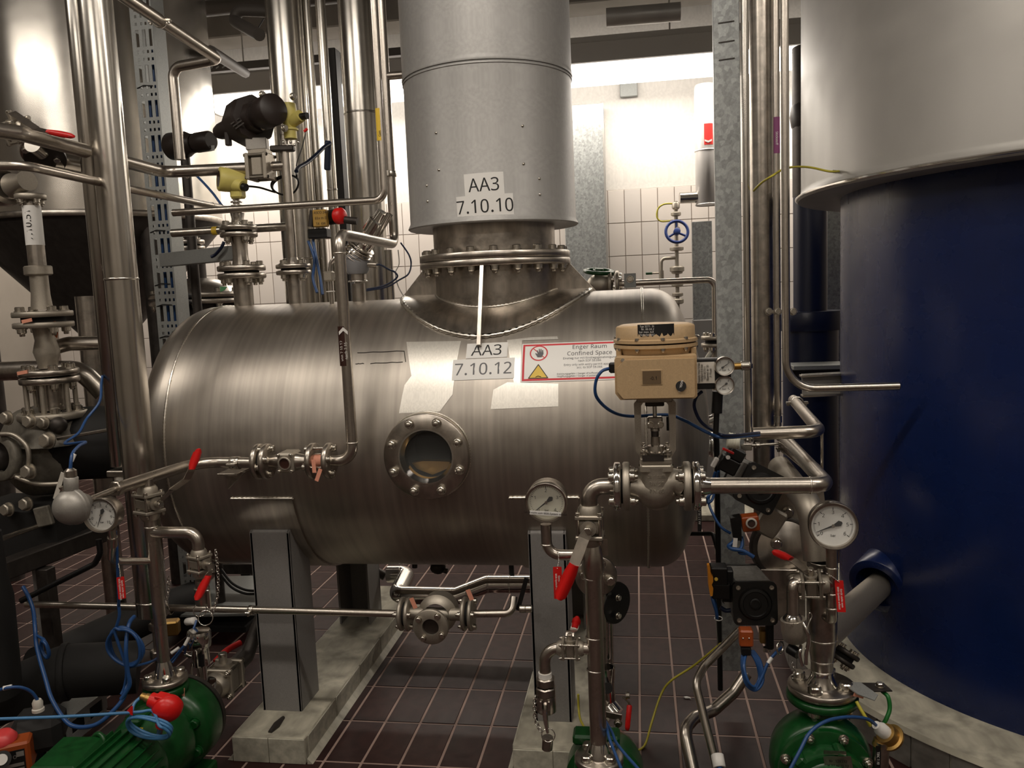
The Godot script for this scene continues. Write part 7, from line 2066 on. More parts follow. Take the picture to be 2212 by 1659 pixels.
	part(t, "lug", box(MB.new(), at(493, 300, AXZ), V(0.02, 0.05, 0.02), Basis.IDENTITY, 0.003), M.brown_black)
	for q in [[545, 216], [548, 284], [588, 262], [610, 220], [592, 287]]:
		var bq = at(q[0], q[1], AXZ)
		bolt(t, bq + ad * 0.07, ad, 0.0065)
	for k in 3:
		part(t, "cooling_slot", box(MB.new(), at(508 + k * 5, 262 + k * 5, AXZ + 0.07), V(0.04, 0.006, 0.004), Basis(Vector3.BACK, 0.5), 0.001), M.dark_steel)
	# pipe feeding that valve: along the vessel, then towards the viewer on the left
	t = thing("feed_pipe", "bent steel feed pipe from the left foreground to the actuated valve", "pipe", V(-0.69, vy, 2.0))
	part(t, "tube", tube(MB.new(), [V(at(538, 362, AXZ).x, vy, AXZ), V(-0.70, vy, 1.96), V(-0.665, vy, 2.72), V(-0.78, vy, 3.02), V(-1.1, vy + 0.02, 3.2)], 0.0215, 0.06, 20), M.pipe)
	bead(t, V(at(405, 362, AXZ).x, vy, AXZ + 0.01), Vector3.RIGHT, 0.0215)
	t = thing("thin_feed_pipe", "thinner steel pipe below the feed pipe running to the left edge", "pipe", V(-0.58, 1.846, 2.0))
	part(t, "tube", tube(MB.new(), [V(-0.592, 1.846, 1.72), V(-0.58, 1.846, 2.35), V(-0.545, 1.846, 2.86), V(-0.72, 1.846, 2.95)], 0.0128, 0.06, 16), M.pipe)
	bead(t, V(-0.59, 1.846, 1.83), Vector3.BACK, 0.0128)
	# second, far actuator
	t = thing("far_actuator", "black rotary actuator left of the dark brown one", "actuator", at(420, 345, 1.45))
	var fd = V(0.93, 0.0, 0.25).normalized()
	part(t, "gear_case", rev(MB.new(), at(375, 316, 1.45), fd, [Vector2(-0.03, 0), Vector2(-0.03, 0.04), Vector2(-0.01, 0.058), Vector2(0.07, 0.055), Vector2(0.10, 0.042), Vector2(0.12, 0.04), Vector2(0.12, 0)], 24, 0.4), M.brown_black)
	part(t, "motor_case", rev(MB.new(), at(375, 316, 1.45), fd, [Vector2(0.12, 0.034), Vector2(0.135, 0.042), Vector2(0.205, 0.042), Vector2(0.215, 0.036), Vector2(0.215, 0)], 24), M.brown_black)
	for q in [[405, 306], [455, 320]]:
		part(t, "plate", box(MB.new(), at(q[0], q[1], 1.51), V(0.035, 0.022, 0.001), Basis(Vector3.BACK, -0.05), 0.0), M.strut)
	part(t, "stand", cyl(MB.new(), V(at(400, 375, 1.45).x, 0.0, 1.45), at(400, 340, 1.45), 0.02, 12), M.dark_steel)
	# ---- crossing pipe with yellow tape behind the first nozzle
	var cy = at(420, 501, 1.72).y
	t = thing("taped_pipe", "dull steel pipe with yellow tape behind the flanged nozzle", "pipe", at(420, 508, 1.72))
	part(t, "tube", cyl(MB.new(), V(at(372, 502, 1.72).x, cy, 1.72), V(at(620, 490, 1.72).x, cy, 1.72), 0.0165, 16), M.steel)
	part(t, "yellow_tape", cyl(MB.new(), V(at(460, 498, 1.72).x, cy, 1.72), V(at(471, 498, 1.72).x, cy, 1.72), 0.0172, 16), M.yellow)
	# steel box beam with open end
	t = thing("box_beam", "grey square steel tube with open end behind the flanged nozzle", "beam", at(430, 580, 1.6))
	var b0 = at(357, 562, 1.55)
	var b1 = at(520, 573, 1.78)
	b1.y = b0.y
	var bdn = (b1 - b0).normalized()
	var bf = Basis(bdn, Vector3.UP, bdn.cross(Vector3.UP))
	var bb = MB.new()
	var bl = (b1 - b0).length()
	for s in [-1.0, 1.0]:
		box(bb, (b0 + b1) / 2 + bf.y * s * 0.026, V(bl, 0.004, 0.056), bf, 0.001)
		box(bb, (b0 + b1) / 2 + bf.z * s * 0.026, V(bl, 0.05, 0.004), bf, 0.001)
	part(t, "tube", bb, M.strut)
	solo("green_tape", "scrap of bright green tape on the flange near the vessel's left end", "tape", prism(MB.new(), at(483, 624, 1.85), [Vector2(-0.016, 0.01), Vector2(0.014, 0.008), Vector2(0.004, -0.006), Vector2(-0.012, -0.012)], 0.002, Basis(Vector3.RIGHT, -0.4)), mat(Color(0.10, 0.55, 0.25), 0.5))
	# dark flanged vessel dome behind
	var dz = 1.0
	t = thing("rear_vessel", "dark flanged vessel dome behind the vessel's left end", "vessel", at(440, 700, dz))
	var dc = at(430, 645, dz)
	part(t, "dome", rev(MB.new(), V(dc.x, dc.y + 0.025, dz), Vector3.UP, [Vector2(0, 0.19), Vector2(0.03, 0.175), Vector2(0.06, 0.12), Vector2(0.075, 0.06), Vector2(0.078, 0)], 32, 0.3), M.steel)
	flange_pair(t, dc, Vector3.UP, 0.025, 0.006, 0.235, 0.15, 12, 0.01, M.steel, 0.1)
	part(t, "shell", cyl(MB.new(), V(dc.x, 0.35, dz), V(dc.x, dc.y - 0.02, dz), 0.19, 32), M.dark_steel)
	part(t, "nozzle", cyl(MB.new(), V(dc.x, dc.y + 0.09, dz), rise(V(dc.x, 2, dz), 545), 0.045, 20), M.dark_steel)
	flange_pair(t, rise(V(dc.x - 0.03, 2, dz), 530), Vector3.UP, 0.02, 0.01, 0.075, 0.02, 4, 0.008, M.steel, 0.4)
	for q in [0.35]:
		for e in [-1.0, 1.0]:
			part(t, "leg", box(MB.new(), V(dc.x + e * 0.14, 0.17, dz), V(0.05, 0.36, 0.05), Basis.IDENTITY, 0.003), M.dark_steel)
	# ---- safety valve group near the column
	var sv = at(773, 600, 1.95)
	t = thing("safety_valve", "grey capped chrome safety valve leaning right beside the bent riser", "valve", V(sv.x, 1.45, 1.95))
	part(t, "stub", cyl(MB.new(), V(sv.x, 1.44, 1.95), rise(sv, 612), 0.024, 20), M.steel)
	hexnut(t, rise(sv, 607), Vector3.UP, 0.028, 0.032, M.steel)
	part(t, "collar", ring(MB.new(), rise(sv, 609), Vector3.UP, 0, 0.005, 0.02, 0.036, 24), M.bright)
	part(t, "grey_cap", rev(MB.new(), rise(sv, 592), Vector3.UP, [Vector2(0, 0), Vector2(0, 0.034), Vector2(0.012, 0.042), Vector2(0.055, 0.045), Vector2(0.056, 0.048), Vector2(0.066, 0.048), Vector2(0.07, 0.04), Vector2(0.07, 0)], 28, 0.6), M.blue_grey)
	var s0 = rise(sv, 552)
	var sd = (at(835, 450, 1.98) - s0).normalized()
	part(t, "slanted_body", rev(MB.new(), s0, sd, [Vector2(-0.02, 0), Vector2(-0.02, 0.042), Vector2(0.02, 0.045), Vector2(0.03, 0.036), Vector2(0.06, 0.034), Vector2(0.062, 0.024), Vector2(0.10, 0.024), Vector2(0.102, 0.034), Vector2(0.15, 0.034), Vector2(0.155, 0.026), Vector2(0.19, 0.024), Vector2(0.19, 0)], 20), M.bright)
	for k in 5:
		part(t, "fin", ring(MB.new(), s0 + sd * (-0.01 + k * 0.012), sd, 0, 0.004, 0.03, 0.05, 20), M.steel)
	part(t, "side_tube", cyl(MB.new(), s0 + sd * 0.03 + V(0.04, 0, 0.02), s0 + sd * 0.18 + V(0.035, 0, 0.02), 0.012, 14), M.bright)
	part(t, "side_entry", cyl(MB.new(), rise(sv, 572) + V(0.04, 0, 0), rise(sv, 572) + V(0.075, -0.004, 0), 0.011, 12), M.steel)
	cable("dark cable looping right from the safety valve to the column", [rise(sv, 572) + V(0.075, -0.004, 0), at(822, 572, 1.95), at(840, 582, 1.97), at(853, 588, 2.0), at(857, 600, 2.0), at(830, 617, 2.0), at(792, 625, 2.0)], 0.0035, M.cable_dark)
	cable("pale wire looping beside the column foot", [at(866, 525, 1.95), at(883, 550, 2.0), at(888, 570, 2.0), at(882, 592, 2.02), at(862, 605, 2.02), at(835, 620, 2.02), at(792, 628, 2.0)], 0.003, M.cable_dark)
	cable("thin grey capillary down to the vessel beside the column", [at(860, 540, 1.95), at(862, 570, 1.96), at(854, 590, 1.97), at(860, 618, 1.97), at(875, 645, 1.98)], 0.002, M.valve_grey)
	# small ball valve stub
	t = thing("vent_valve", "tiny steel vent valve on the vessel beside the bent riser", "valve", V(at(715, 640, 2.0).x, 1.45, 2.0))
	var vv = at(714, 605, 2.0)
	part(t, "stub", cyl(MB.new(), V(vv.x, 1.44, 2.0), vv, 0.008, 12), M.steel)
	part(t, "disc", ring(MB.new(), at(714, 631, 2.0), Vector3.UP, 0, 0.004, 0.005, 0.0165, 18), M.white)
	part(t, "body", box(MB.new(), at(711, 597, 2.0), V(0.036, 0.036, 0.03), Basis.IDENTITY, 0.005), M.cast)
	part(t, "bent_top", tube(MB.new(), [at(713, 590, 2.0), at(714, 568, 2.0), at(724, 558, 2.0)], 0.008, 0.02, 12), M.bright)
	# solenoid block with yellow plate and red knob
	t = thing("solenoid_block", "black solenoid block with yellow plate and red cap behind the bent riser", "solenoid", at(690, 512, 1.85))
	part(t, "black_base", box(MB.new(), at(690, 505, 1.9), V(0.075, 0.035, 0.05), Basis.IDENTITY, 0.004), M.black)
	var ypl = part(t, "yellow_plate", box(MB.new(), at(693, 472, 1.92), V(0.052, 0.062, 0.03), Basis.IDENTITY, 0.003), M.mustard)
	var ypt = MB.new()
	for k in 3:
		letters(ypt, ["ASCO 24V", "EEx m II", "T4  6W"][k], at(693, 459 + k * 12, 1.9355), Basis.IDENTITY, 0.009, 0.0, false, 0.0004)
	part(ypl, "lettering", ypt, M.ink)
	part(t, "dark_cluster", tube(MB.new(), [at(672, 490, 1.9), at(676, 455, 1.9)], 0.012, 0, 12), M.dark_steel)
	part(t, "cylinder", cyl(MB.new(), at(712, 470, 1.88), at(732, 466, 1.9), 0.028, 20), M.black)
	part(t, "red_cap", rev(MB.new(), at(730, 467, 1.9), V(1, 0, 0.5), [Vector2(0, 0.03), Vector2(0.018, 0.03), Vector2(0.026, 0.02), Vector2(0.026, 0)], 24), M.red_bright)
	part(t, "fitting", tube(MB.new(), [at(745, 475, 1.9), at(772, 478, 1.9)], 0.014, 0, 10), M.dark_steel)
	part(t, "yellow_edge", box(MB.new(), at(690, 437, 1.9), V(0.02, 0.006, 0.02), Basis.IDENTITY, 0.0), M.yellow)
	for q in [[666, 541, 679, 560, 676, 600, 685, 632], [676, 538, 684, 560, 692, 600, 697, 636]]:
		cable("%s blue cable hanging below the solenoid block" % ("left" if q[0] < 670 else "right"), [at(q[0], q[1] - 20, 1.9), at(q[2], q[3], 1.92), at(q[4], q[5], 1.93), at(q[6], q[7], 1.95)], 0.0055, M.cable_blue, "cable", "cables below the solenoid block")
	# blue strap bundle and black coil in front of the tall pipes
	cable("dark blue cable bundle slung from the slim pipe to the nozzle", [at(713, 310, 1.5), at(700, 318, 1.55), at(690, 328, 1.6), at(665, 350, 1.7), at(645, 362, 1.8), at(640, 370, 1.85)], 0.008, M.cable_dark, "cable_bundle")
	solo("cable_bundle", "folded dark blue cable bundle strapped on the slim pipe", "cable", box(MB.new(), at(708, 336, 1.5), V(0.026, 0.12, 0.02), Basis(Vector3.BACK, -0.1), 0.008), M.cable_dark)
	var kp = [at(640, 375, 1.9)]
	kp.append_array(coil_pts(at(617, 400, 1.86), V(1, 0.1, 0.2), V(-0.1, 0.6, 0), 1.5, 0.058, V(0, 0, 0.02), 0.6))
	kp.append_array([at(560, 405, 1.84), at(530, 402, 1.86)])
	cable("black cable coiled behind the slim nozzle pipe", kp, 0.0038, M.black, "cable", "", 4)
	cable("blue cable passing behind the cream yellow transmitter", [at(425, 380, 1.7), at(440, 395, 1.72), at(462, 420, 1.74), at(480, 445, 1.76)], 0.005, M.cable_blue)
	cable("dark blue cable end drooping behind the flanged nozzle", [at(484, 522, 1.8), at(478, 535, 1.8), at(465, 550, 1.78), at(456, 555, 1.78)], 0.0065, M.cable_dark)
	# ---- bent tube high on the left
	var hy = at(420, 95, 1.9).y
	t = thing("bent_tube", "stainless tube with sharp bend high above the perforated upright", "pipe", at(370, 290, 1.5))
	part(t, "tube", tube(MB.new(), [on(250, -20, hy), on(471, 128, hy), on(372, 146, hy), rise(on(372, 146, hy), 345)], 0.0205, 0.045, 20), M.pipe)
	var hk = on(345, 45, hy)
	clamp_ring(t, hk, on(471, 128, hy) - on(270, 0, hy), 0.021, 0.014)
	# ---- perforated upright with cables inside
	var pz = 1.40
	var pa = at(345, 500, pz)
	t = thing("perforated_upright", "perforated grey steel cable upright left of the vessel", "post", V(pa.x, 0.05, pz))
	var plate = MB.new()
	perforated(plate, V(pa.x - 0.05, 0, pz), Vector3.RIGHT, Vector3.BACK, 0.102, 0.05, 3.6, [[0.018, 0.034], [0.05, 0.066], [0.082, 0.095]], [[0.020, 0.030], [0.046, 0.055], [0.066, 0.075], [0.086, 0.095]])
	part(t, "front_plate", plate, M.strut)
	var sp = MB.new()
	perforated(sp, V(pa.x - 0.05, 0, pz - 0.10), Vector3.BACK, Vector3.LEFT, 0.10, 0.05, 3.6, [[0.03, 0.07]], [[0.02, 0.045], [0.06, 0.085]])
	part(t, "side_plate", sp, M.strut)
	part(t, "far_side_plate", box(MB.new(), V(pa.x + 0.051, 1.82, pz - 0.05), V(0.003, 3.55, 0.10), Basis.IDENTITY, 0.0), M.strut)
	for k in 5:
		cable("blue cable running up inside the perforated upright", [V(pa.x - 0.03 + k * 0.016, 0.1, pz - 0.04 - (k % 2) * 0.02), V(pa.x - 0.028 + k * 0.016, 0.9, pz - 0.035), V(pa.x - 0.032 + k * 0.016, 1.5, pz - 0.04), V(pa.x - 0.03 + k * 0.015, 2.3 + k * 0.1, pz - 0.04)], 0.008, M.cable_blue if k % 2 else M.cable_dark, "cable", "cables in the perforated upright")
	for v in [188, 500, 615, 660, 728]:
		part(t, "cable_tie", sweep(MB.new(), [rise(pa, v) + V(-0.045, -0.003, 0.003), rise(pa, v) + V(-0.01, 0.006, 0.008), rise(pa, v) + V(0.03, 0.002, 0.005)], 0.0022, 6), M.black)
func ball_part(t: Node3D, p: Vector3, r: float) -> void:
	part(t, "fitting_nut", ball(MB.new(), p, r, Vector3.UP, 1.0, 8, 5), M.bright)
func background() -> void:
	# cone-bottomed tank on the far left
	var t = thing("cone_tank", "large stainless tank with dark cone bottom on the far left", "tank", V(-2.0, 0.5, 0.5))
	var tc = V(-1.93, 0, 0.62)
	var yb = 1.94
	part(t, "shell", rev(MB.new(), tc, Vector3.UP, [Vector2(yb, 0.66), Vector2(2.7, 0.66), Vector2(3.62, 0.66), Vector2(3.62, 0)], 72), M.jacket)
	part(t, "cone", rev(MB.new(), tc, Vector3.UP, [Vector2(1.18, 0.0), Vector2(1.18, 0.05), Vector2(1.24, 0.06), Vector2(yb - 0.05, 0.64), Vector2(yb, 0.66)], 72, 0.8), M.dark_steel)
	part(t, "skirt_ring", ring(MB.new(), tc + V(0, yb - 0.02, 0), Vector3.UP, 0, 0.03, 0.64, 0.672, 72), M.steel)
	for x in [-0.5, 0.5]:
		part(t, "support_leg", cyl(MB.new(), tc + V(x, 0, 0.3), tc + V(x, yb + 0.1, 0.3), 0.05, 20), M.dark_steel)
	part(t, "outlet", cyl(MB.new(), tc + V(0, 0.9, 0), tc + V(0, 1.2, 0), 0.06, 20), M.steel)
	# wide galvanised duct behind the column on the right
	var g0 = at(1262, 400, -1.36)
	t = thing("galvanised_duct", "wide galvanised sheet duct behind the grey column", "duct", V(g0.x, 0.0, -1.46))
	part(t, "casing", box(MB.new(), V(g0.x, 1.41, -1.46), V(0.31, 2.82, 0.17), Basis.IDENTITY, 0.003), M.galv)
	part(t, "corner_trim", box(MB.new(), V(g0.x + 0.152, 1.41, -1.378), V(0.012, 2.82, 0.012), Basis.IDENTITY, 0.001), M.insul)
	# white insulated pipe with red sticker
	var w0 = at(1527, 300, -1.3)
	t = thing("insulated_pipe", "pale insulated pipe with red and white sticker near the back wall", "pipe", rise(w0, 442))
	var lo = rise(w0, 442)
	part(t, "jacket", cyl(MB.new(), lo, V(w0.x, 2.87, -1.3), 0.085, 32, 0.003), M.white_jacket)
	for v in [326, 442]:
		part(t, "seam_ring", rev(MB.new(), rise(w0, v), Vector3.UP, [Vector2(-0.006, 0.085), Vector2(-0.003, 0.089), Vector2(0.003, 0.089), Vector2(0.006, 0.085)], 32, 0.2), M.white_jacket)
	part(t, "branch", tube(MB.new(), [rise(w0, 425) + V(0, 0, 0.0), rise(w0, 425) + V(-0.2, 0.0, 0.02)], 0.04, 0, 22), M.jacket)
	var stk = pipe_tag(t, "sticker", V(w0.x + 0.005, rise(w0, 294).y, -1.3 + 0.0852), V(0.06, 0, 1).normalized(), 0.062, 0.145, 0.0855, M.sticker_red)
	var chv = MB.new()
	prism(chv, V(w0.x + 0.002, rise(w0, 309).y, -1.3 + 0.088), [Vector2(-0.025, 0.012), Vector2(0, 0.002), Vector2(0.025, 0.012), Vector2(0.025, 0.0), Vector2(0, -0.012), Vector2(-0.025, 0.0)], 0.001, Basis.IDENTITY)
	part(stk, "white_arrow", chv, M.white)
	# hand wheel valve column
	var hx = at(1461, 505, -1.25)
	t = thing("handwheel_valve", "small valve column with blue hand wheel before the white tiles", "valve", rise(hx, 660))
	var H = func(v: float) -> Vector3:
		return rise(hx, v)
	part(t, "spindle", cyl(MB.new(), V(hx.x, 0, hx.z), H.call(435), 0.014, 14), M.cast)
	for q in [[437, 0.028, 0.05], [458, 0.036, 0.03], [533, 0.05, 0.03], [575, 0.052, 0.045], [583, 0.04, 0.03], [605, 0.042, 0.05], [632, 0.04, 0.03], [645, 0.044, 0.04]]:
		part(t, "collar", rev(MB.new(), H.call(q[0]), Vector3.DOWN, [Vector2(0, 0), Vector2(0, q[1] * 0.8), Vector2(q[2] * 0.2, q[1]), Vector2(q[2] * 0.8, q[1]), Vector2(q[2], q[1] * 0.7), Vector2(q[2], 0)], 12, 0.8), M.cast)
	hand_wheel(t, H.call(502) + V(0, 0, 0.08), V(0.1, 0.25, 1), 0.078, 0.011, 3, M.blue_wheel)
	part(t, "wheel_stem", cyl(MB.new(), H.call(502), H.call(502) + V(0.008, 0.02, 0.08), 0.016, 12), M.cast)
	part(t, "bypass", tube(MB.new(), [H.call(557), H.call(557) + V(-0.11, 0, 0), H.call(600) + V(-0.115, 0, 0)], 0.012, 0.03, 14), M.cast)
	part(t, "bypass_cock", cyl(MB.new(), H.call(583) + V(-0.113, 0, 0), H.call(605) + V(-0.113, 0, 0), 0.018, 14), M.cast)
	part(t, "green_lever", box(MB.new(), H.call(588) + V(-0.2, 0, 0.0), V(0.05, 0.018, 0.012), Basis.IDENTITY, 0.003), M.green)
	part(t, "lever_stem", cyl(MB.new(), H.call(588) + V(-0.18, 0, 0), H.call(588) + V(-0.11, 0, 0), 0.007, 10), M.cast)
	cable("pale yellow wire looping left of the blue hand wheel", [at(1455, 440, -1.25), at(1435, 441, -1.25), at(1422, 450, -1.25), at(1419, 468, -1.25), at(1428, 478, -1.25), at(1448, 477, -1.25)], 0.006, M.cable_yellow)
	# low line with green wheeled valve over the vessel's right shoulder
	var ly = at(1450, 608, 0.4).y
	t = thing("condensate_line", "dark steel line with clamp plate passing behind the vessel's right shoulder", "pipe", at(1450, 620, 0.4))
	part(t, "tube", tube(MB.new(), [V(at(1330, 612, 0.4).x, ly, 0.4), V(at(1544, 608, 0.4).x, ly, 0.4), V(at(1544, 608, 0.4).x, rise(at(1545, 608, 0.4), 735).y, 0.4)], 0.0165, 0.04, 16), M.pipe)
	part(t, "clamp_plate", box(MB.new(), at(1361, 606, 0.44), V(0.062, 0.075, 0.006), Basis.IDENTITY, 0.001), M.strut)
	bolt(t, at(1361, 603, 0.443), Vector3.BACK, 0.009)
	var gv = V(at(1296, 608, 0.4).x, ly, 0.4)
	part(t, "valve_body", ball(MB.new(), gv, 0.06, Vector3.RIGHT, 1.2, 20, 10), M.cast)
	for u in [1314, 1330]:
		flange(t, V(at(u, 608, 0.4).x, ly, 0.4), Vector3.RIGHT, 0.018, 0.07, 0.016, 4, 0.008, M.cast, 1, 0.5)
	hand_wheel(t, gv + V(-0.005, 0.07, -0.02), V(0.1, 1, 0.15), 0.075, 0.011, 3, M.green)
	# galvanised duct pieces and switch box right of the vessel
	t = thing("cable_duct", "short galvanised cable duct below the blue hand wheel", "duct", at(1517, 690, -1.3))
	part(t, "casing", box(MB.new(), (at(1517, 485, -1.3) + at(1517, 690, -1.3)) / 2, V(0.14, at(1517, 485, -1.3).y - at(1517, 690, -1.3).y + 0.04, 0.08), Basis.IDENTITY, 0.002), M.galv)
	t = thing("grey_cabinet", "plain grey metal cabinet below the short cable duct", "cabinet", at(1525, 1010, -1.28))
	part(t, "body", box(MB.new(), V(at(1525, 690, -1.28).x, at(1525, 690, -1.28).y / 2, -1.28), V(0.19, at(1525, 690, -1.28).y, 0.1), Basis.IDENTITY, 0.004), M.grey_light)
	bolt(t, at(1507, 727, -1.22), Vector3.BACK, 0.008)
	t = thing("flanged_drop", "grey flanged drop pipe with pale hose right of the vessel", "pipe", at(1542, 800, 0.4))
	var fd = V(at(1545, 700, 0.4).x, 0, 0.4)
	flange_pair(t, rise(fd, 737), Vector3.UP, 0.02, 0.018, 0.075, 0.018, 4, 0.009, M.cast, 0.4)
	part(t, "tube", cyl(MB.new(), fd, rise(fd, 745), 0.02, 16), M.cast)
	part(t, "pale_hose", sweep(MB.new(), spline([rise(fd, 752) + V(-0.01, 0, 0.03), rise(fd, 772) + V(-0.05, 0, 0.05), rise(fd, 800) + V(-0.07, 0, 0.05)], 5), 0.012, 10), M.dial_cream)
	# chrome gland on the far side of the vessel's right end
	t = thing("end_nozzle", "bright steel nozzle on the vessel's right end", "nozzle", V(1.27, 0.9, 1.70))
	var en = at(1533, 960, 1.75)
	part(t, "nozzle_tube", cyl(MB.new(), V(1.20, en.y, 1.75), en + V(0.03, 0, 0), 0.04, 24), M.bright)
	part(t, "lip", ring(MB.new(), en, Vector3.RIGHT, 0, 0.012, 0.03, 0.048, 24), M.bright)
	part(t, "upper_fitting", tube(MB.new(), [at(1522, 912, 1.75), at(1542, 905, 1.75)], 0.018, 0, 14), M.bright)
	# dark blue and brown tall pipes in the gap left of the blue tank
	var d0 = at(1738, 600, 1.2)
	t = thing("dark_tall_tank", "narrow dark blue tank half hidden left of the big blue tank", "tank", V(d0.x, 0.0, 0.3))
	var dc = V(at(1750, 600, 0.3).x, 0, 0.3)
	part(t, "shell", cyl(MB.new(), dc, V(dc.x, 1.9, 0.3), 0.085, 32), M.blue)
	part(t, "jacket", cyl(MB.new(), V(dc.x, 1.9, 0.3), V(dc.x, 2.65, 0.3), 0.087, 32), M.dark_steel)
	part(t, "band", rev(MB.new(), rise(dc, 692), Vector3.UP, [Vector2(-0.05, 0.086), Vector2(-0.05, 0.16), Vector2(-0.045, 0.163), Vector2(0.045, 0.163), Vector2(0.05, 0.16), Vector2(0.05, 0.086)], 32), M.blue)
	part(t, "lower_shell", cyl(MB.new(), dc, rise(dc, 700), 0.14, 32), M.blue)
	part(t, "top_valve", ball(MB.new(), rise(dc, 250), 0.10, Vector3.UP, 1.3, 14, 8), M.brown_black)
	part(t, "top_fitting", box(MB.new(), rise(dc, 205), V(0.08, 0.12, 0.08), Basis.IDENTITY, 0.02), M.brown_black)
	var gp = at(1790, 640, -0.2)
	t = thing("galvanised_screen", "galvanised screen in the gap behind the blue tank", "panel", V(gp.x, 0.85, -0.2))
	part(t, "sheet", box(MB.new(), V(gp.x, 1.1, -0.25), V(0.22, 2.2, 0.05), Basis.IDENTITY, 0.002), M.galv)
	t = thing("wall_shelf", "flat steel ledge low in the gap beside the blue tank", "shelf", at(1760, 790, 0.6))
	part(t, "ledge", box(MB.new(), at(1765, 790, 0.6), V(0.26, 0.02, 0.2), Basis.IDENTITY, 0.002), M.strut)
	part(t, "web", box(MB.new(), at(1765, 800, 0.55), V(0.24, 0.05, 0.02), Basis.IDENTITY, 0.002), M.dark_steel)
	# low pale plinth in the background on the right
	t = thing("low_plinth", "low pale plinth far behind the vessel's right end", "plinth", on(1525, 1125, 0.0))
	var lp = on(1540, 1126, 0.0)
	part(t, "core", box(MB.new(), V(lp.x, 0.02, lp.z - 0.3), V(0.9, 0.04, 0.6), Basis.IDENTITY, 0.004), M.concrete)
	# pipes under the vessel
	var cz = 1.55
	t = thing("foil_clad_pipe", "shiny foil clad insulated pipe zigzagging under the vessel", "pipe", at(900, 1300, cz))
	var zp = [at(838, 1240, cz - 0.1), at(880, 1240, cz - 0.1), at(857, 1285, cz + 0.08), at(985, 1288, cz + 0.08), at(1052, 1262, cz + 0.05), at(1170, 1262, cz + 0.05)]
	part(t, "cladding", tube(MB.new(), zp, 0.037, 0.03, 24), M.bright)
	for q in [[865, 1240, -0.1, 1], [880, 1290, 0.08, 1], [975, 1288, 0.08, 1], [1010, 1278, 0.07, 1], [1055, 1262, 0.05, 1], [1100, 1262, 0.05, 1]]:
		part(t, "band", ring(MB.new(), at(q[0], q[1], cz + q[2]), Vector3.RIGHT, 0, 0.006, 0.036, 0.0385, 24, 0.0005), M.bright)
	part(t, "hanger", box(MB.new(), at(1105, 1230, cz), V(0.02, 0.07, 0.02), Basis.IDENTITY, 0.002), M.black)
	part(t, "end_cluster", tube(MB.new(), [at(815, 1235, cz - 0.1), at(832, 1245, cz - 0.1)], 0.02, 0, 12), M.dark_steel)
	t = thing("drain_cock", "small dark drain cock under the vessel's belly", "valve", at(952, 1232, 1.85))
	part(t, "body", ball(MB.new(), at(946, 1226, 1.85), 0.026, Vector3.RIGHT, 1.2, 14, 8), M.dark_steel)
	part(t, "plug", cyl(MB.new(), at(960, 1232, 1.87), at(967, 1234, 1.87), 0.011, 10), M.dark_steel)
	solo("pipe_stub", "short dark pipe stub under the vessel's belly", "pipe", cyl(MB.new(), at(896, 1215, 1.8), at(896, 1226, 1.8), 0.011, 12), M.dark_steel)
	# ---- services under the ceiling
	var cb = thing("cable_tray", "perforated cable tray hanging below the ceiling near the column", "tray", at(1480, 60, 0.8))
	var tb = MB.new()
	for k in 14:
		var z = 0.2 + k * 0.16
		box(tb, V(1.32, 3.3, z), V(0.2, 0.006, 0.08), Basis.IDENTITY, 0.0)
	for e in [-1.0, 1.0]:
		box(tb, V(1.32 + e * 0.1, 3.325, 1.24), V(0.006, 0.06, 2.3), Basis.IDENTITY, 0.0)
	part(cb, "tray", tb, M.dark_steel)
	for z in [0.4, 1.6]:
		part(cb, "hanger", box(MB.new(), V(1.32, 3.48, z), V(0.02, 0.34, 0.02), Basis.IDENTITY, 0.0), M.dark_steel)
	for q in [[-3.6, 1.0, 3.38, -0.35, 0.05, "dark round pipe under the ceiling at the far left"], [-3.6, 4.0, 3.30, 0.1, 0.035, "dark slim pipe under the ceiling crossing the whole room"], [0.9, 4.0, 3.36, -0.1, 0.06, "dark round duct under the ceiling right of the column"]]:
		var m = solo("ceiling_pipe", q[5], "pipe", cyl(MB.new(), V(q[0], q[2], q[3]), V(q[1], q[2], q[3]), q[4], 18), M.ceiling_pipe)
	t = thing("ceiling_loop", "dark pipe loop under the ceiling above the tall jacketed pipe", "pipe", at(540, 60, 0.9))
	part(t, "tube", tube(MB.new(), [at(600, 25, 0.9), at(515, 22, 0.9), at(505, 45, 0.9), at(560, 75, 1.2)], 0.028, 0.06, 14), M.ceiling_pipe)
	cable("thin grey wire hanging from the ceiling loop", [at(570, 40, 0.95), at(555, 65, 0.95), at(545, 80, 0.95)], 0.003, M.black)
	t = thing("ceiling_rail", "slotted mounting rail under the ceiling above the lit batten", "rail", at(500, 170, -0.6))
	var rl = MB.new()
	box(rl, V(-1.6, 3.06, -0.55), V(3.8, 0.05, 0.05), Basis.IDENTITY, 0.001)
	part(t, "rail", rl, M.ceiling_pipe)
	var dash = box(MB.new(), Vector3.ZERO, V(0.025, 0.008, 0.004), Basis(Vector3.BACK, 0.5), 0.0).mesh(Vector3.ZERO)
	for k in 11:
		put(t, "slot", dash, M.strut, Transform3D(Basis.IDENTITY, V(-2.05 + k * 0.045, 3.06, -0.523)))
	t = thing("ceiling_brace", "slanting dark brace under the ceiling left of the tall pipes", "brace", at(500, 130, 0.2))
	part(t, "bar", tube(MB.new(), [at(455, 110, 0.6), at(530, 158, -0.3)], 0.03, 0, 8), M.ceiling_pipe)
	solo("wall_vent", "small square grey plate high on the white wall", "vent", box(MB.new(), at(1358, 193, -1.535), V(0.13, 0.11, 0.03), Basis.IDENTITY, 0.004), M.strut)
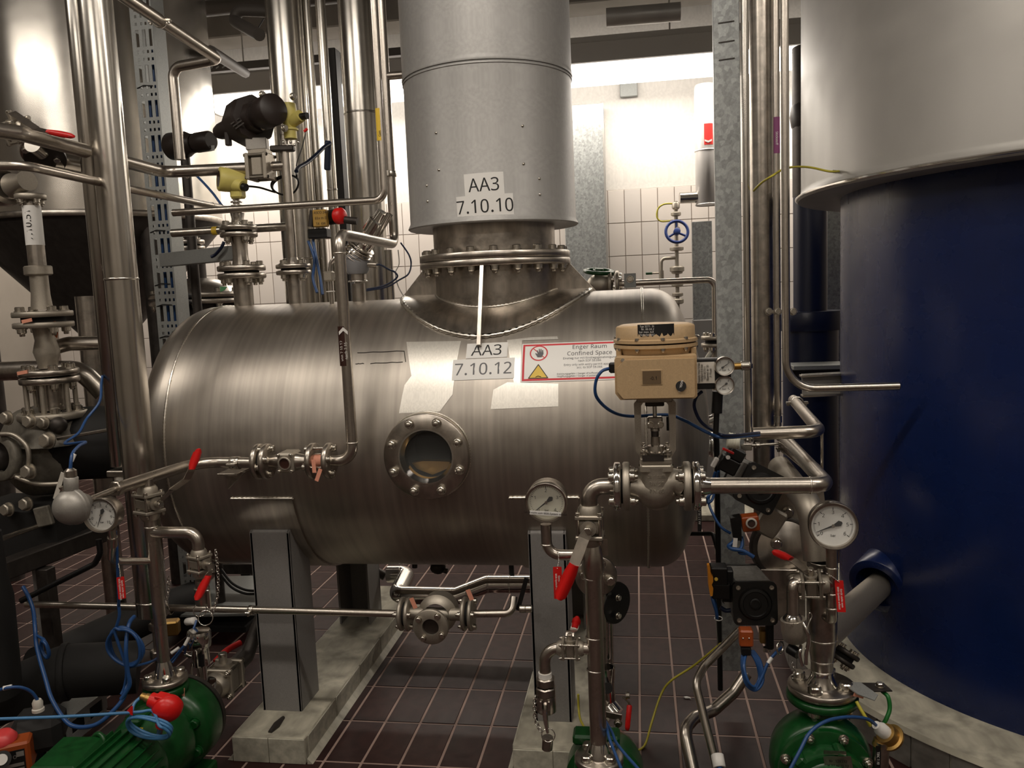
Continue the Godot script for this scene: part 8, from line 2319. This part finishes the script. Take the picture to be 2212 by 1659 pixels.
	solo("ceiling_duct", "crumpled pale foil duct under the ceiling right of the column", "duct", cyl(MB.new(), at(1310, 38, 0.0), at(1470, 25, 0.0), 0.05, 16), M.insul)

func left_back() -> void:
	# vertical valve train with label 7.10.51 and grey pump below, far left
	var z = 2.2
	var c = at(84, 600, z)
	var A = func(v: float) -> Vector3:
		return rise(c, v)
	var t = thing("valve_train", "vertical flanged valve train with label 7.10.51 at the left edge", "pipe", A.call(800))
	part(t, "upper_tube", cyl(MB.new(), A.call(600), A.call(440), 0.029, 24), M.steel)
	part(t, "label_sleeve", cyl(MB.new(), A.call(530), A.call(445), 0.0302, 24), M.paper)
	var lt = MB.new()
	letters(lt, "7.10.51", A.call(487) + V(0.004, 0, 0.0305), Basis(Vector3.UP, Vector3.LEFT, Vector3.BACK), 0.024, 0.031, false, 0.0005, 1)
	part(t, "lettering", lt, M.ink)
	hexnut(t, A.call(595), Vector3.UP, 0.034, 0.046, M.cast, "union_nut")
	part(t, "lower_tube", rev(MB.new(), A.call(668), Vector3.UP, [Vector2(0, 0.036), Vector2(0.05, 0.031), Vector2(0.12, 0.03)], 24), M.cast)
	flange(t, A.call(432), Vector3.UP, 0.02, 0.05, 0.02, 4, 0.007, M.cast, 2, 0.4)
	flange_pair(t, A.call(690), Vector3.UP, 0.02, 0.018, 0.098, 0.03, 4, 0.009, M.cast, 0.5)
	var s0 = A.call(795)
	part(t, "cone_piece", rev(MB.new(), s0, Vector3.UP, [Vector2(0, 0.03), Vector2(0.03, 0.036), Vector2(0.06, 0.044), Vector2(0.1, 0.034), Vector2(0.15, 0.04)], 26, 0.3), M.cast)
	flange_pair(t, A.call(812), Vector3.UP, 0.022, 0.006, 0.098, 0.03, 6, 0.009, M.steel, 0.2)
	part(t, "lantern", cyl(MB.new(), A.call(885), A.call(825), 0.045, 28), M.steel)
	for k in 6:
		var a = TAU * (k + 0.2) / 6
		part(t, "lantern_stud", cyl(MB.new(), A.call(888) + V(cos(a) * 0.078, 0, sin(a) * 0.078), A.call(822) + V(cos(a) * 0.078, 0, sin(a) * 0.078), 0.009, 10), M.cast)
	flange(t, A.call(903), Vector3.UP, 0.025, 0.115, 0.03, 6, 0.01, M.cast, 1, 0.3)
	for q in [[48, 805, -0.2], [58, 693, 0.0]]:
		part(t, "paper_tag", box(MB.new(), at(q[0], q[1], z + 0.1), V(0.04, 0.012, 0.002), Basis(Vector3.BACK, 0.15), 0.0), M.salmon)
	part(t, "orange_tag", prism(MB.new(), at(117, 715, z + 0.03), [Vector2(-0.01, 0.03), Vector2(0.008, 0.035), Vector2(0.016, 0.0), Vector2(0.008, -0.025), Vector2(-0.006, -0.01)], 0.003, Basis.IDENTITY), M.orange_box)
	# head valve with disc and ball valve above
	t = thing("wafer_valve", "round steel wafer valve seen edge on at the left edge", "flange", at(20, 430, z))
	part(t, "disc", rev(MB.new(), at(8, 402, z), V(0.85, 0.1, 0.35), [Vector2(-0.03, 0), Vector2(-0.03, 0.068), Vector2(0.0, 0.07), Vector2(0.02, 0.068), Vector2(0.022, 0.05), Vector2(0.01, 0.04), Vector2(0.01, 0)], 36), M.steel)
	part(t, "hub", rev(MB.new(), at(30, 402, z), V(0.85, 0.1, 0.35), [Vector2(0, 0.045), Vector2(0.05, 0.03), Vector2(0.09, 0.035), Vector2(0.09, 0)], 24), M.cast)
	var rv = at(40, 283, 2.66)
	ball_valve("ball valve with dull red grip in front of the cone tank", rv, V(1, 0, 0.4), V(0.2, 0.9, 0.5), 0.02, [rv + V(0.01, 0.045, 0.03), at(78, 278, 2.72), at(106, 285, 2.72), at(155, 294, 2.72)], 0.02, M.red, 0.022)
	t = thing("flange_disc", "round pale flange plate under the red gripped valve at the left", "flange", at(95, 345, 2.4))
	flange(t, at(90, 328, 2.45), V(0.35, -0.7, 0.6), 0.012, 0.06, 0.012, 4, 0.006, M.steel, 1, 0.4)
	part(t, "neck", cyl(MB.new(), at(90, 328, 2.45), at(70, 312, 2.5), 0.025, 20), M.jacket)
	part(t, "lower_flange", rev(MB.new(), at(98, 338, 2.44), V(0.35, -0.7, 0.6), [Vector2(0, 0.02), Vector2(0, 0.06), Vector2(0.012, 0.06), Vector2(0.012, 0)], 32), M.dark_steel)
	part(t, "tube", tube(MB.new(), [at(110, 345, 2.42), at(190, 362, 2.3)], 0.033, 0, 20), M.jacket)
	# elbow pipes right of the train
	pipe("elbow_pipe", "dark steel elbow pipe passing behind the jacketed risers", [at(95, 800, 2.1), at(115, 752, 2.1), at(150, 742, 2.1), at(225, 742, 2.05)], 0.0265, M.steel, 0.06)
	pipe("lower_elbow_pipe", "wide dull elbow pipe behind the valve train's lower flange", [at(-20, 803, 2.0), at(60, 800, 2.0), at(175, 800, 2.0), at(225, 850, 1.98)], 0.037, M.steel, 0.09)
	# support leg tube behind
	solo("tank_leg", "upright steel leg of the cone tank behind the risers", "leg", cyl(MB.new(), V(at(185, 640, 1.5).x, 0, 1.5), at(185, 640, 1.5), 0.045, 20), M.steel)
	# invented dark cylinder, put in to darken the corner behind the pump
	t = thing("added_dark_cylinder", "added dark cylinder that darkens the corner behind the grey pump", "vessel", V(-3.05, 0, 1.95))
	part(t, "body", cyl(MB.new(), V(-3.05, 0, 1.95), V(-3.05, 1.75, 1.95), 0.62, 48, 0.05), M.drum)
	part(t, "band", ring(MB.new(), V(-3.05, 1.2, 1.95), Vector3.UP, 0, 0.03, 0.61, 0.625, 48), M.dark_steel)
	# grey pump body
	t = thing("grey_pump", "grimy grey cast pump with dark motor at the left edge", "pump", at(80, 1150, z))
	var pc = at(75, 975, z)
	part(t, "casing", rev(MB.new(), pc, V(-0.25, 0.05, 1), [Vector2(-0.16, 0), Vector2(-0.16, 0.12), Vector2(-0.06, 0.17), Vector2(0.02, 0.16), Vector2(0.06, 0.12), Vector2(0.07, 0.08), Vector2(0.07, 0)], 36, 0.4), M.grime)
	part(t, "neck", rev(MB.new(), A.call(955), Vector3.UP, [Vector2(0, 0.13), Vector2(0.05, 0.1), Vector2(0.08, 0.09)], 28), M.grime)
	part(t, "seal_ring", ring(MB.new(), at(12, 985, z + 0.14), V(-0.2, 0.05, 1), 0, 0.03, 0.055, 0.085, 36, 0.004), M.grime)
	part(t, "seal_hub", rev(MB.new(), at(8, 985, z + 0.1), V(-0.2, 0.05, 1), [Vector2(0, 0.055), Vector2(0.05, 0.05), Vector2(0.07, 0.03), Vector2(0.07, 0)], 28), M.dark_steel)
	part(t, "hook_rod", sweep(MB.new(), spline([at(-5, 938, z + 0.18), at(30, 940, z + 0.18), at(58, 965, z + 0.18), at(62, 1000, z + 0.18), at(50, 1030, z + 0.17), at(35, 1030, z + 0.17), at(80, 1045, z + 0.17), at(128, 1045, z + 0.15)], 6), 0.008, 8), M.cast)
	part(t, "motor", rev(MB.new(), at(130, 960, z - 0.05), V(1, 0, -0.25), [Vector2(-0.05, 0), Vector2(-0.05, 0.12), Vector2(0.02, 0.135), Vector2(0.3, 0.135), Vector2(0.32, 0.1), Vector2(0.32, 0)], 36), M.rubber)
	part(t, "motor_rib", box(MB.new(), at(180, 938, z + 0.11), V(0.2, 0.012, 0.02), Basis(Vector3.BACK, 0.14), 0.003), M.steel)
	part(t, "foot", box(MB.new(), at(70, 1135, z), V(0.34, 0.2, 0.22), Basis.IDENTITY, 0.02), M.rubber)
	part(t, "foot_bracket", box(MB.new(), at(95, 1115, z + 0.13), V(0.06, 0.07, 0.02), Basis(Vector3.BACK, 0.2), 0.004), M.grime)
	for q in [[107, 951, 0.155, 0.014], [68, 910, 0.17, 0.012], [18, 903, 0.17, 0.012], [97, 913, 0.12, 0.011], [66, 1018, 0.2, 0.013], [35, 1020, 0.17, 0.012], [20, 1100, 0.15, 0.012], [60, 1088, 0.15, 0.012]]:
		bolt(t, at(q[0], q[1], z + q[2] - 0.02), V(-0.15, 0.1, 1), q[3], M.cast)
	for q in [[126, 918, 0.08], [135, 905, 0.03]]:
		part(t, "boss", ball(MB.new(), at(q[0], q[1], z + q[2]), 0.03, Vector3.UP, 1.0, 14, 8), M.dark_steel)
	# steel frame
	var fy = 0.62
	t = thing("support_frame", "dark steel beam and posts carrying the grey pump at the left edge", "frame", on(100, 1400, 0.0))
	var f0 = on(-30, 1245, fy)
	var f1 = on(222, 1150, fy)
	var fd = (f1 - f0).normalized()
	part(t, "beam", box(MB.new(), (f0 + f1) / 2, V((f1 - f0).length(), 0.062, 0.06), Basis(fd, Vector3.UP, fd.cross(Vector3.UP)), 0.004), M.dark_steel)
	var po = on(95, 1205, fy)
	part(t, "post", box(MB.new(), V(po.x, fy / 2 - 0.02, po.z), V(0.045, fy - 0.03, 0.045), Basis.IDENTITY, 0.003), M.dark_steel)
	part(t, "post_plate", box(MB.new(), V(po.x - 0.035, fy / 2 - 0.02, po.z - 0.01), V(0.03, fy - 0.03, 0.03), Basis.IDENTITY, 0.002), M.grey_paint)
	solo("guide_rod", "thin steel rod slanting above the dark beam", "rod", cyl(MB.new(), on(-20, 1172, 0.72), on(200, 1095, 0.72), 0.0085, 10), M.steel)
	pipe("black_bent_pipe", "black bent pipe below the dark beam", [at(45, 1298, 2.5), at(205, 1218, 2.45), at(217, 1195, 2.45), at(213, 1165, 2.45)], 0.0095, M.black, 0.03)
	# black insulation
	t = thing("insulated_stub", "big black insulated upright at the left edge", "pipe", at(10, 1480, 2.75))
	part(t, "foam", rev(MB.new(), at(-12, 1500, 2.75), Vector3.UP, [Vector2(0, 0), Vector2(0, 0.075), Vector2(0.3, 0.08), Vector2(0.36, 0.07), Vector2(0.5, 0.066), Vector2(0.5, 0)], 28, 0.4), M.rubber)
	t = thing("insulated_run", "black foam insulated pipe lying behind the blue cable coil", "pipe", at(150, 1480, 2.5))
	part(t, "foam", tube(MB.new(), [at(-30, 1520, 2.62), at(140, 1450, 2.55), at(300, 1440, 2.45)], 0.085, 0.1, 26), M.rubber)
	part(t, "second_foam", tube(MB.new(), [at(85, 1440, 2.3), at(330, 1325, 1.7), at(420, 1290, 1.4)], 0.075, 0.1, 22), M.rubber)
	part(t, "collar", ring(MB.new(), at(135, 1452, 2.553), V(0.75, 0, -0.35), 0, 0.02, 0.08, 0.092, 26), M.rubber)
	# floor tray with slots, orange switch box
	t = thing("floor_tray", "slotted grey cable tray lying on the floor at the left", "tray", on(150, 1600, 0.02))
	var q0 = on(62, 1650, 0.10)
	var q1 = on(228, 1520, 0.10)
	var qd = (q1 - q0).normalized()
	var qf = Basis(qd, Vector3.UP, qd.cross(Vector3.UP))
	var ql = (q1 - q0).length()
	part(t, "top_web", box(MB.new(), (q0 + q1) / 2 + qf.z * -0.045 + V(0, 0.045, 0), V(ql, 0.004, 0.10), qf, 0.001), M.strut)
	var sd = MB.new()
	box(sd, (q0 + q1) / 2 + V(0, 0.036, 0), V(ql, 0.018, 0.004), qf, 0.0)
	box(sd, (q0 + q1) / 2 + V(0, -0.03, 0), V(ql, 0.03, 0.004), qf, 0.0)
	var ns = int(ql / 0.09)
	for k in ns + 1:
		box(sd, q0 + qd * (k * 0.09) + V(0, 0.006, 0), V(0.025, 0.046, 0.004), qf, 0.0)
	part(t, "slotted_side", sd, M.strut)
	part(t, "inside", box(MB.new(), (q0 + q1) / 2 + qf.z * -0.05 + V(0, -0.01, 0), V(ql, 0.06, 0.07), qf, 0.0), M.rubber)
	t = thing("switch_box", "orange brown switch box with red knob in the bottom left corner", "box", at(30, 1659, 2.95))
	var sb = at(28, 1625, 2.95)
	var sf = Basis(Vector3.UP, 0.55)
	part(t, "housing", box(MB.new(), sb, V(0.10, 0.09, 0.10), sf, 0.006), M.orange_box)
	part(t, "red_knob", rev(MB.new(), sb + V(-0.008, 0.045, 0.02), V(0, 1, 0.15), [Vector2(0, 0.035), Vector2(0.006, 0.036), Vector2(0.022, 0.026), Vector2(0.026, 0.018), Vector2(0.026, 0)], 28, 0.6), M.red_pink)
	var lbp = sb + sf * V(0.0, -0.005, 0.0508)
	var lb = part(t, "label_plate", box(MB.new(), lbp, V(0.074, 0.066, 0.001), sf, 0.0), M.ink)
	var lbt = MB.new()
	letters(lbt, "norbro", lbp + sf * V(-0.01, 0.016, 0.0006), sf, 0.013, 0.0, false, 0.0004)
	box(lbt, lbp + sf * V(0, -0.008, 0.001), V(0.066, 0.009, 0.0005), sf, 0.0)
	box(lbt, lbp + sf * V(0, -0.022, 0.001), V(0.066, 0.009, 0.0005), sf, 0.0)
	box(lbt, lbp + sf * V(0.026, 0.021, 0.001), V(0.018, 0.014, 0.0005), sf, 0.0)
	part(lb, "lettering", lbt, M.valve_grey)
	part(t, "round_plug", cyl(MB.new(), at(6, 1640, 3.0), at(4, 1641, 3.04), 0.022, 20), M.black)
	part(t, "white_plug", cyl(MB.new(), at(4, 1641, 3.04), at(3, 1641, 3.05), 0.014, 18), M.white)
	solo("cable_gland", "cream cable gland standing on the floor box at the left", "gland", rev(MB.new(), at(83, 1536, 2.9), Vector3.UP, [Vector2(0, 0), Vector2(0, 0.016), Vector2(0.008, 0.016), Vector2(0.01, 0.013), Vector2(0.026, 0.014), Vector2(0.034, 0.01), Vector2(0.034, 0)], 14), M.cream)
	solo("floor_box", "dark rounded box under the cream cable gland", "box", box(MB.new(), at(85, 1575, 2.86), V(0.13, 0.10, 0.13), Basis(Vector3.UP, 0.5), 0.03), M.rubber)
	cable("blue cable with white sleeve entering the cream gland", [at(-20, 1497, 2.95), at(15, 1486, 2.95), at(45, 1485, 2.93), at(68, 1495, 2.91), at(81, 1512, 2.9)], 0.0045, M.cable_blue)
	solo("cable_marker", "white sleeve on the blue cable left of the cream gland", "marker", cyl(MB.new(), at(7, 1487, 2.951), at(26, 1483, 2.941), 0.006, 10), M.white)
	# hanging blue bundles
	cable("blue cable bundle dropping past the dark post at the left", [at(50, 1268, 2.62), at(62, 1290, 2.64), at(72, 1320, 2.66), at(76, 1360, 2.7), at(80, 1400, 2.72), at(98, 1465, 2.78), at(112, 1510, 2.82), at(140, 1555, 2.86), at(165, 1570, 2.87), at(205, 1566, 2.87), at(240, 1540, 2.85), at(270, 1500, 2.82), at(275, 1440, 2.78)], 0.0062, M.cable_blue, "cable_bundle")
	var k0 = [at(74, 1370, 2.7)]
	k0.append_array(coil_pts(at(97, 1402, 2.72), V(0.7, 0, 0.3), V(0, 1, 0.1), 2.0, 0.028, V(0.004, 0, 0.012), 1.6))
	cable("small blue cable coil tied at the dark post", k0, 0.0042, M.cable_blue, "cable_coil", "", 4)
	var k1 = [at(256, 1305, 2.8), at(258, 1330, 2.8), at(250, 1358, 2.8)]
	k1.append_array(coil_pts(at(270, 1397, 2.8), V(1, 0, 0.1), V(0, 1, 0.05), 3.0, 0.056, V(0.004, 0.003, 0.02), 2.0))
	k1.append_array([at(272, 1440, 2.81), at(270, 1480, 2.81), at(262, 1500, 2.82)])
	cable("large round coil of blue cable in front of the black insulation", k1, 0.0045, M.cable_blue, "cable_coil", "", 4)
	cable("blue cable running through the large coil from above", [at(290, 1332, 2.75), at(278, 1350, 2.79), at(272, 1400, 2.82), at(276, 1450, 2.82), at(280, 1480, 2.82), at(262, 1510, 2.83)], 0.006, M.cable_blue)
	cable("blue cable from the small gauge down behind the red tag", [at(249, 1148, 2.86), at(252, 1170, 2.84), at(253, 1200, 2.84), at(256, 1280, 2.82), at(257, 1310, 2.8)], 0.004, M.cable_blue)
	cable("blue cable running right from the large coil to the slim line", [at(275, 1442, 2.8), at(300, 1437, 2.78), at(330, 1428, 2.72), at(345, 1418, 2.6)], 0.004, M.cable_blue)
	# block with yellow tape and grey platform behind the chain
	t = thing("rear_skid", "dark skid with pale top plate behind the red gripped coupling", "frame", at(470, 1400, 1.4))
	part(t, "pale_plate", box(MB.new(), at(500, 1285, 1.35), V(0.42, 0.012, 0.5), Basis(Vector3.UP, 0.1), 0.002), M.strut)
	part(t, "dark_body", box(MB.new(), at(480, 1340, 1.3), V(0.5, 0.16, 0.5), Basis.IDENTITY, 0.006), M.rubber)
	part(t, "beam", box(MB.new(), at(500, 1225, 1.3), V(0.5, 0.05, 0.06), Basis.IDENTITY, 0.003), M.dark_steel)
	part(t, "yellow_block", box(MB.new(), at(368, 1355, 1.9), V(0.07, 0.06, 0.05), Basis(Vector3.UP, 0.3), 0.006), M.brass)
	for k in 2:
		cable("%s black cable arc above the pale skid plate" % ["upper", "lower"][k], [at(478, 1230 + k * 12, 1.6), at(500, 1258 + k * 10, 1.62), at(530, 1274 + k * 8, 1.62), at(560, 1276 + k * 6, 1.6)], 0.006, M.black, "cable", "black cables over the skid")
	cable("red hose lying behind the chrome transmitter", [at(465, 1430, 2.1), at(490, 1405, 2.05), at(520, 1388, 2.0)], 0.012, M.red, "hose")
	solo("drain_hose", "dark steel pipe curving behind the left vessel leg", "pipe", tube(MB.new(), [at(505, 1430, 2.2), at(535, 1400, 2.1), at(552, 1350, 2.05)], 0.018, 0.05, 14), M.dark_steel)
func everything_else() -> void:
	left_front()
	signs_on_vessel()
	control_valve()
	right_cluster()
	pumps()
	top_pipes()
	background()
	left_back()
